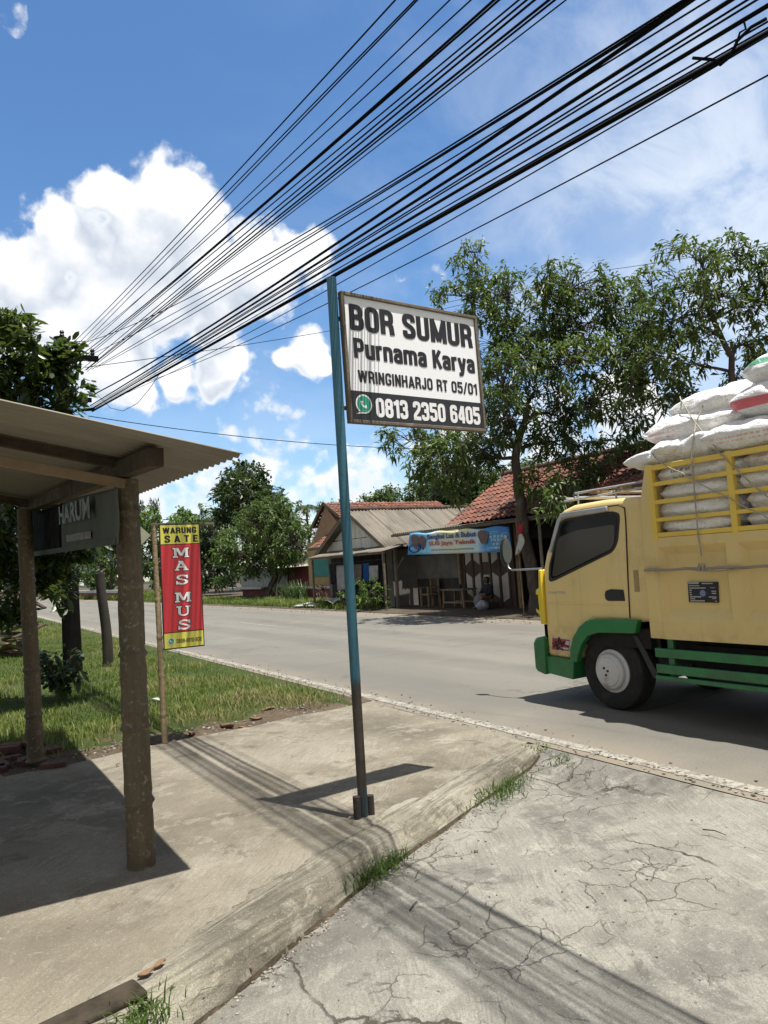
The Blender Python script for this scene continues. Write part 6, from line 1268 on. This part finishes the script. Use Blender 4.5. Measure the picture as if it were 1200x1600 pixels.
def wire(pts, Xs, rad, label, group, seed):
    """three sight points on vertical planes X=Xs[k]; parabola through them, run on beyond the frame to the next pole"""
    P = np.array([PX(px, py, X) for (px, py), X in zip(pts, Xs)]); Y = P[:, 1]; cz = np.polyfit(Y, P[:, 2], 2); cx = np.polyfit(Y, P[:, 0], 1 if len(P) < 3 else 1)
    if cz[0] < 0: cz = np.array([0, *np.polyfit(Y, P[:, 2], 1)])
    y0 = max(Y); ys_ = np.concatenate([np.linspace(y0, -2, 60), np.linspace(-2.6, -17, 12)]); ext = np.polyval(cz, ys_)
    zs = ext.copy(); sl = np.polyval(np.polyder(cz), -2.0); f = ys_ < -2; zs[f] = np.polyval(cz, -2)+sl*(ys_[f]+2)+.012*(ys_[f]+2)**2
    mb = MB(); mb.tube(np.column_stack([np.polyval(cx, ys_), ys_, zs]), rad, 6); return tag(mb.build('overhead_wire', M_wire, None, smooth=60), label, 'wire', group)
L1 = 'thin black wire in the upper fan of overhead lines above the white cloud'; G1 = 'upper fan of overhead wires'
L2 = 'fine black wire running between the upper fan and the thick cable bundle'; G2 = 'fine middle overhead wires'
L3 = 'thick black cable in the lower bundle crossing over the blue pole'; G3 = 'thick overhead cables'
L4 = 'thin wire running among the thick cables of the lower bundle'; G4 = 'thin wires in the cable bundle'
T = lambda x, y: (560+x/1.875, y/1.875); Q6 = lambda x, y: (100+x/2.609, 400+y/2.609)
up_w = [((617, 0), (560, 61), Q6(390, 0), Q6(18, 372), .009), ((645, 0), (560, 91), Q6(415, 0), Q6(22, 392), .008), ((650, 0), (560, 95), Q6(436, 0), Q6(26, 410), .008), ((700, 0), (560, 139), Q6(500, 0), Q6(30, 420), .007), ((733, 0), (560, 160), Q6(512, 0), Q6(28, 400), .007),
  ((766, 0), (560, 191), Q6(572, 0), Q6(40, 424), .012), ((774, 0), (560, 194), Q6(580, 0), Q6(48, 436), .010), ((804, 0), (560, 212), Q6(592, 0), Q6(60, 440), .008), ((822, 0), (560, 219), Q6(628, 0), Q6(72, 462), .009), ((847, 0), (560, 224), Q6(636, 0), Q6(84, 470), .010),
  ((868, 0), (560, 242), Q6(640, 0), Q6(90, 470), .011), ((884, 0), (560, 245), Q6(650, 0), Q6(92, 478), .009), ((901, 0), (560, 250), Q6(672, 0), Q6(100, 470), .006)]
for k, (a, b_, c, d, rd_) in enumerate(up_w):
    X = 2.14+.014*k; wire([d, c, b_, a], [2.1+.01*k, X, X, X], rd_*.56, L1, G1, k)
mid_w = [((1059, 0), (560, 313), Q6(845, 0), Q6(8, 370), .0055), ((1062, 0), (560, 322), Q6(872, 0), Q6(60, 420), .0045), ((1068, 0), (560, 326), Q6(895, 0), Q6(110, 462), .0055), ((1093, 0), (560, 340), Q6(937, 0), Q6(130, 455), .0045)]
for k, (a, b_, c, d, rd_) in enumerate(mid_w): wire([d, c, b_, a], [2.15, 2.3, 2.3, 2.3], rd_*.8, L2, G2, k)
low_w = [((1075, 0), (560, 352), Q6(700, 240), Q6(100, 572), .015, 1), ((1133, 0), (560, 366), Q6(720, 250), Q6(102, 610), .014, 1), ((1155, 0), (560, 375), Q6(735, 255), Q6(104, 616), .007, 0), ((1168, 0), (560, 379), Q6(740, 258), Q6(104, 622), .007, 0), ((1198, 4), (560, 386), Q6(745, 268), Q6(104, 626), .014, 1),
  ((1200, 22), (560, 399), Q6(755, 285), Q6(105, 628), .006, 0), ((1200, 30), (560, 405), Q6(765, 290), Q6(105, 630), .006, 0), ((1200, 38), (560, 411), Q6(780, 282), Q6(106, 634), .019, 1), ((1200, 55), (560, 427), Q6(700, 340), Q6(240, 565), .0055, 0), ((1200, 119), (576, 440), Q6(760, 345), Q6(330, 515), .0055, 0)]
for k, (a, b_, c, d, rd_, th) in enumerate(low_w):
    X = 2.34+.022*k; Xe = 2.2 if d[0] < 160 else X
    wire([d, c, b_, a], [Xe, X, X, X], rd_*.60, L3 if th else L4, G3 if th else G4, 40+k)
# loose loop and wire ends
mb = MB(); pts = [Q6(110, 540), Q6(190, 620), Q6(240, 632), Q6(300, 600), Q6(350, 540), Q6(390, 480)]; mb.tube([PX(*p, 2.3) for p in pts], .004, 5); tag(mb.build('loose_wire', M_wire, None, smooth=60), 'thin loose wire hanging in a loop below the cables near the leafy tree', 'wire')
mb = MB(); pts = [T(980, 170), T(1040, 175), T(1060, 190), T(1090, 165), T(1110, 120), T(1150, 80), T(1195, 55)]; mb.tube([PX(*p, 2.46) for p in pts], .006, 6); mb.tube([PX(*p, 2.46) for p in (T(1110, 120), T(1118, 95), T(1135, 85), T(1130, 65))], .004, 5); tag(mb.build('loose_wire', M_wire, None, smooth=60), 'tangled wire end curling off the thickest cable at the top right', 'wire')
def span(a, b_, rad, sag, label):
    a = np.array(a); b_ = np.array(b_); mb = MB(); mb.tube([a+(b_-a)*t-np.array([0, 0, sag*4*t*(1-t)]) for t in np.linspace(0, 1, 40)], rad, 5); return tag(mb.build('service_wire', M_wire, None, smooth=60), label, 'wire')
span(PY(138, 650, 14.4), PX(800, 699, 13.6), .008, .25, 'thin service wire crossing the road low behind the blue pole to the houses')
span(PY(133, 574, 14.4), PX(905, 427, 22), .007, .3, 'faint wire running up behind the sign and above the mango tree'); span(PX(905, 427, 22), PX(1260, 367, 22), .010, .1, 'faint far wire passing behind the upper right mango crown')
# ------------------------------------------------------------------ traffic sign seen from behind, leaning post
M_sback = mat('sign_back_yellow_grey', (.42, .42, .28), (.33, .33, .24), 3, .5); M_spole = mat('pale_pole', (.42, .42, .40), (.32, .32, .30), 4, .5)
ds = 14.5; c = PD(204, 838, ds); ts = thing('traffic_sign', (c[0], c[1], 0), 'diamond road sign on a thin pale pole half hidden behind the mossy bamboo post', 'sign')
mb = MB(); mb.tube([(c[0]-.05, c[1]+.03, -.03), (c[0], c[1]+.03, c[2]+.3)], .022, 10); mb.build('pole', M_spole, ts, smooth=40)
q = .41; U3 = np.array([.97, -.22, 0]); V3 = np.array([0, 0, 1.])
mb = MB(); mb.pprism(c, U3, V3, [(-q, 0), (0, -q), (q, 0), (0, q)], -.004, .004); mb.build('border', M_plas, ts); mb = MB(); k = q*.93; mb.pprism(c, U3, V3, [(-k, 0), (0, -k), (k, 0), (0, k)], .0045, .006); mb.build('plate', M_sback, ts)
lp = G(169, 1040, -.02); lt = PD(157, 895, float((lp-CAMP)@FW)); lpt = thing('leaning_post', lp, 'short stout leaning trunk post standing in the grass with an overgrown foot', 'post')
mb = MB(); mb.tube([lp+(lt-lp)*t+np.array([.02*math.sin(t*5), 0, 0]) for t in np.linspace(0, 1, 12)], np.linspace(.10, .085, 12), 14); mb.build('post', M_bark2, lpt, smooth=60)
mb = MB(); mb.tube([lt+(0, 0, 0), lt+(.10, .05, .07)], [.03, .015], 8); mb.build('branch_stub', M_bark, lpt, smooth=60)
# ------------------------------------------------------------------ wood heap and bricks in the shade
rh = random.Random(9)
for k in range(34):
    q = k/34; px, py = rh.gauss(22, 22*(1-.6*q)), 1012-q*95; p = PD(px, py, 17.0+rh.uniform(-.5, .5)); p[2] = max(.02, -.02+1.45*q); a = rh.uniform(-.9, .9)+(0 if k % 3 else 1.3); d = np.array([math.cos(a), math.sin(a), rh.uniform(-.45, .45)])
    d /= np.linalg.norm(d); l = rh.uniform(.25, .55)
    if p[2]-abs(d[2])*l < 0: p[2] = abs(d[2])*l+.02
    mb = MB(); mb.beam(p-d*l, p+d*l, rh.uniform(.08, .18), rh.uniform(.03, .07)); o = mb.build('board', (M_woodlt, M_wooddk, M_wooddk, M_woodg)[k % 4], None, bevel=.003)
    tag(o, 'short rough sawn board thrown on the heap of scrap wood at the left edge', 'board', 'boards in the scrap wood heap')
M_brick = mat('old_brick', (.13, .055, .04), (.08, .04, .03), 6, .9, .4, 30)
for k in range(14):
    px, py = rh.uniform(-5, 92), 1205-rh.uniform(0, 34); p = G(px, py, .0); p[2] = rh.choice([0, 0, .06])-.02+(0 if p[1] < far_y(p[0]) else -.03); a = rh.uniform(0, 3); mb = MB(); mb.obox((p[0], p[1]+.1, p[2]+.03), ((math.cos(a), math.sin(a), 0), (-math.sin(a), math.cos(a), 0), (0, 0, 1)), (.10, .05, .03))
    tag(mb.build('brick', M_brick, None, bevel=.006), 'dark old brick dumped beside the foot of the farther bamboo post', 'brick', 'bricks at the slab edge')
# mossy block at the bottom left
M_moss = mat('mossy_concrete', (.075, .060, .042), (.03, .026, .019), 9, .95, .8, 25, dirt=(.045, .06, .018), dscale=7, spec=.1)
a, b_ = G(208, 1541, .01), G(20, 1625, .01); mb = MB(); mb.beam((a[0]+.02, a[1]-.05, .0), (b_[0]+.02, b_[1]-.05, -.015), .13, .075); o = mb.build('concrete_block', M_moss, None, bevel=.014, seg=3); tag(o, 'dark mossy concrete block set into the slab edge at the bottom left', 'block')
# fallen leaves, litter
M_dry = mat('dry_leaf', (.23, .13, .06), (.13, .075, .04), 9, .8)
def dry(px, py, z, s, label, seed, m=None):
    p = G(px, py, z); a = seed*1.7; mb = MB(); mb.grid(lambda u, v: p+np.array([s*(u-.5)*math.cos(a)-s*.5*(v-.5)*math.sin(math.pi*max(.05, u))*math.sin(a), s*(u-.5)*math.sin(a)+s*.5*(v-.5)*math.sin(math.pi*max(.05, u))*math.cos(a), .010+.35*s*(v-.5)**2*2+.06*s*math.sin(u*5+seed)]), np.linspace(0, 1, 9), np.linspace(0, 1, 6))
    return tag(mb.build('dry_leaf' if m is None else 'litter_scrap', m or M_dry, None, smooth=60, solid=.0015), label, 'leaf' if m is None else 'litter')
dry(386, 1517, -.125, .09, 'curled brown dry leaf on the concrete below the kerb', 1); dry(228, 1527, .01, .07, 'dark curled dry leaf on the kerb above the mossy block', 2); dry(250, 1512, .01, .06, 'pale dry leaf standing on the kerb beside the dark curled one', 4); dry(355, 1138, -.03, .22, 'large pale dry leaf on the soil behind the slab', 3)
dry(243, 1097, .02, .16, 'small white scrap of litter in the grass by the thin bamboo post', 5, M_wst); dry(184, 1197, .005, .05, 'tiny dark leaf on the slab beside the mossy post', 6)
for k, (px, py) in enumerate([(380, 1140), (345, 1150), (400, 1126), (300, 1150), (420, 1112)]): o = dry(px, py, -.03, .10+.02*k, 'small dry leaf lying on the soil strip between slab and grass', k+7); o['group'] = 'dry leaves on the soil strip'
def twig(px, py, px2, py2, z, label):
    a, b_ = G(px, py, z), G(px2, py2, z); mb = MB(); mb.tube([a, (a+b_)/2+(.01, .006, .006), b_], [.004, .003, .002], 6); tag(mb.build('twig', M_wooddk, None, smooth=60), label, 'twig')
twig(1098, 1296, 1135, 1305, -.055, 'thin dark twig lying on the cracked concrete at the right'); twig(640, 1422, 652, 1408, -.115, 'short dark twig on the concrete below the kerb tuft')
# pale sheet and scraps on the far verge
M_tarp = mat('pale_sheet', (.55, .53, .42), (.46, .44, .36), 3, .6)
c0_, c1_, c2_, c3_ = PX(505, 940, 12.8), PX(541, 932, 13.6), PX(532, 940, 12.9), PX(517, 947, 12.4)
mb = MB(); mb.grid(lambda u, v: ((c0_*(1-u)+c1_*u)*(1-v)+(c3_*(1-u)+c2_*u)*v)*np.array([1, 1, 0])+np.array([0, 0, .26+.22*u*(1-v)+.05*math.sin(u*7+v*3)]), np.linspace(0, 1, 14), np.linspace(0, 1, 10)); tag(mb.build('discarded_sheet', M_tarp, None, smooth=60, solid=.008), 'pale yellowish sheet lying on the grass of the far verge left of the blue pole', 'sheet')
for k, (px, py, s) in enumerate(((476, 939, .35), (484, 943, .2), (490, 936, .25))): p = PX(px, py, 12.7); mb = MB(); mb.obox((p[0], p[1], .12), ((1, .3, .1), (-.3, 1, 0), (0, 0, 1)), (s, s*.8, .02)); tag(mb.build('litter_scrap', (M_wst, M_brick, M_wst)[k], None, bevel=.004), ['pale flat scrap left of the yellowish sheet on the verge', 'small reddish scrap on the verge edge', 'small pale scrap between the strap leaved plant and the sheet'][k], 'litter')
# ------------------------------------------------------------------ seated person with a plastic bag
M_skin = mat('brown_skin', (.20, .11, .07), (.17, .09, .06), 5, .5); M_cloth = mat('dark_blue_top', (.014, .016, .028), (.02, .022, .034), 8, .9); M_skirt = mat('pale_patterned_skirt', (.26, .25, .27), (.16, .155, .17), 30, .9); M_bag = mat('white_plastic_bag', (.40, .40, .43), (.28, .28, .31), 10, .4)
def skin_obj(name, nodes, edges, m, parent, root=0, sub=2):
    org = ORG[parent.name]; me = bpy.data.meshes.new(name); me.from_pydata([tuple(np.array(p[:3])-org) for p in nodes], edges, []); o = link_mesh(name, me, org, parent)
    md = o.modifiers.new('skin', 'SKIN'); sv = me.skin_vertices[0].data if me.skin_vertices else None
    if sv is None:
        bpy.context.view_layer.objects.active = o; bpy.ops.mesh.customdata_skin_add(); sv = me.skin_vertices[0].data
    for i, p in enumerate(nodes): sv[i].radius = (p[3], p[3]); sv[i].use_root = (i == root)
    md.use_smooth_shade = True; s = o.modifiers.new('sub', 'SUBSURF'); s.levels = s.render_levels = sub
    me.materials.append(m); dg = bpy.context.evaluated_depsgraph_get(); me2 = bpy.data.meshes.new_from_object(o.evaluated_get(dg)); o.modifiers.clear(); o.data = me2; me2.name = name; return o
px_, py_ = PX(762, 952, 14.1)[1], 14.1
PB = np.array([14.15, px_, .03]); pe = thing('person', PB, 'person in dark top and pale patterned skirt sitting low before the workshop shutters', 'person')
def q_(dx, dy, dz, rad): return (PB[0]+dx, PB[1]+dy, PB[2]+dz, rad)
step = MB(); step.box(PB[0]-.10, PB[0]+.22, PB[1]-.22, PB[1]+.22, .03, .20); tag(step.build('low_stool', M_wooddk, None, bevel=.01), 'low dark stool under the seated person', 'stool')
nodes = [q_(.05, 0, .27, .14), q_(.06, 0, .42, .125), q_(.03, 0, .57, .13), q_(.0, 0, .68, .10), q_(-.02, 0, .735, .05), q_(-.035, .0, .80, .075), q_(-.045, 0, .87, .098), q_(-.04, 0, .94, .07)]
edges = [(i, i+1) for i in range(7)]
for s_ in (-1, 1):
    b0_ = len(nodes); nodes += [q_(.0, s_*.15, .655, .06), q_(-.06, s_*.21, .47, .045), q_(-.27, s_*.12, .40, .034), q_(-.33, s_*.08, .40, .03)]; edges += [(3, b0_), (b0_, b0_+1), (b0_+1, b0_+2), (b0_+2, b0_+3)]
    for f in range(4):
        o_ = s_*(.045+.017*f); nodes += [q_(-.375, o_+s_*.005, .395, .009), q_(-.405, o_, .375, .008), q_(-.41, o_-s_*.004, .35, .007)]; n_ = len(nodes); edges += [(b0_+3, n_-3), (n_-3, n_-2), (n_-2, n_-1)]
    nodes += [q_(-.345, s_*.045, .385, .010), q_(-.37, s_*.03, .365, .008)]; n_ = len(nodes); edges += [(b0_+3, n_-2), (n_-2, n_-1)]
    h_ = len(nodes); nodes += [q_(-.12, s_*.13, .30, .10), q_(-.36, s_*.13, .36, .075), q_(-.38, s_*.12, .18, .06), q_(-.37, s_*.12, .05, .045), q_(-.50, s_*.13, .03, .035)]; edges += [(0, h_), (h_, h_+1), (h_+1, h_+2), (h_+2, h_+3), (h_+3, h_+4)]
skin_obj('body', nodes, edges, M_skin, pe)
nodes = [q_(.05, 0, .25, .165), q_(.06, 0, .42, .15), q_(.03, 0, .57, .155), q_(.0, 0, .67, .125), q_(-.015, 0, .73, .07)]; edges = [(i, i+1) for i in range(4)]
for s_ in (-1, 1): b0_ = len(nodes); nodes += [q_(.0, s_*.155, .655, .078), q_(-.06, s_*.215, .47, .06), q_(-.24, s_*.13, .405, .048)]; edges += [(3, b0_), (b0_, b0_+1), (b0_+1, b0_+2)]
skin_obj('top', nodes, edges, M_cloth, pe)
nodes = [q_(.04, 0, .25, .18), q_(-.15, 0, .31, .18), q_(-.34, 0, .35, .15), q_(-.39, 0, .22, .16), q_(-.40, 0, .10, .15)]; skin_obj('skirt', nodes, [(i, i+1) for i in range(4)], M_skirt, pe)
nodes = [q_(-.0, 0, .72, .07), q_(.0, .0, .80, .088), q_(-.01, 0, .88, .112), q_(-.015, 0, .955, .085)]; skin_obj('headscarf', nodes, [(0, 1), (1, 2), (2, 3)], M_plas, pe)
mb = MB()   # face
hc = np.array(q_(-.135, 0, .88, 0)[:3])
for s_ in (-1, 1): mb.lathe(hc+(.004, s_*.034, .012), (-1, 0, 0), [(0, .012), (.008, .009)], 8)
mb.tube([hc+(.0, -.025, -.05), hc+(-.004, 0, -.052), hc+(.0, .025, -.05)], .006, 5); mb.build('face', M_black, pe); mb = MB(); mb.tube([hc+(.005, 0, .01), hc+(-.018, 0, -.018), hc+(-.004, 0, -.024)], [.007, .012, .009], 6); mb.build('nose', M_skin, pe)
bp_ = np.array([13.75, PX(754, 950, 13.75)[1], .03]); mb = MB()
def bagf(u, v):
    a = u*2*math.pi; rad = .18*(math.sin(math.pi*min(.98, v*.72+.22)))**.8*(1+.10*math.sin(a*5+v*6)+.06*math.sin(a*9)); return bp_+np.array([rad*math.cos(a), rad*1.15*math.sin(a), .27*v])
mb.grid(bagf, np.linspace(0, 1, 33), np.linspace(0, 1, 14)); tag(mb.build('plastic_bag', M_bag, None, smooth=60), 'bulging white plastic bag on the ground by the feet of the seated person', 'bag')

# loose gravel along the road edge, in the joints and on the soil
rg = np.random.default_rng(91); P = []; S = []
for n, fx, fy, fz, s0, s1 in ((1500, lambda k: 4.16+abs(rg.normal(0, .16, k)), lambda k: rg.uniform(1.5, 30, k), lambda x, y: .006, .003, .011), (900, lambda k: rg.uniform(11.2, 12.4, k), lambda k: rg.uniform(8, 45, k), lambda x, y: .01, .006, .02),
   (500, lambda k: rg.uniform(.3, 3.9, k), None, lambda x, y: zap(x)+.004, .002, .008), (420, lambda k: rg.uniform(-1, 4.1, k), 1, lambda x, y: gz(x, y)+.016, .004, .016), (260, lambda k: rg.uniform(.2, 4.0, k), 2, lambda x, y: zap(x)+.012*fbm(x, 3, .8)*0+.006, .002, .006)):
    x = fx(n); y = fy(n) if callable(fy) else np.array([kerb_y(a)-.06-abs(rg.normal(0, .05)) for a in x]) if fy is None else np.array([far_y(a)+rg.uniform(0, .6) for a in x]) if fy == 1 else np.array([kerb_y(a)-rg.uniform(.1, 2.2) for a in x])
    P += [(a, b, fz(a, b)) for a, b in zip(x, y)]; S += list(rg.uniform(s0, s1, n))
P = np.array(P); S = np.array(S)[:, None, None]; cube = np.array([(x, y, z) for z in (-1, 1) for y in (-1, 1) for x in (-1, 1)], float); V = (P[:, None, :]+S*cube[None]*rg.uniform(.45, 1.1, (len(P), 8, 3))*np.array([1, 1, .6])); Q = (np.arange(len(P))[:, None, None]*8+np.array([(0, 2, 3, 1), (4, 5, 7, 6), (0, 1, 5, 4), (2, 6, 7, 3), (0, 4, 6, 2), (1, 3, 7, 5)])[None]).reshape(-1, 4)
tag(np_mesh('gravel', V.reshape(-1, 3), Q, attr_mat('gravel_stone', [(0, (.12, .10, .08)), (.5, (.26, .23, .19)), (1, (.42, .39, .34))], .9), None, np.repeat(rg.uniform(0, 1, len(P)), 6)), 'loose gravel along the road edge and in the concrete joints', 'gravel', kind='stuff')
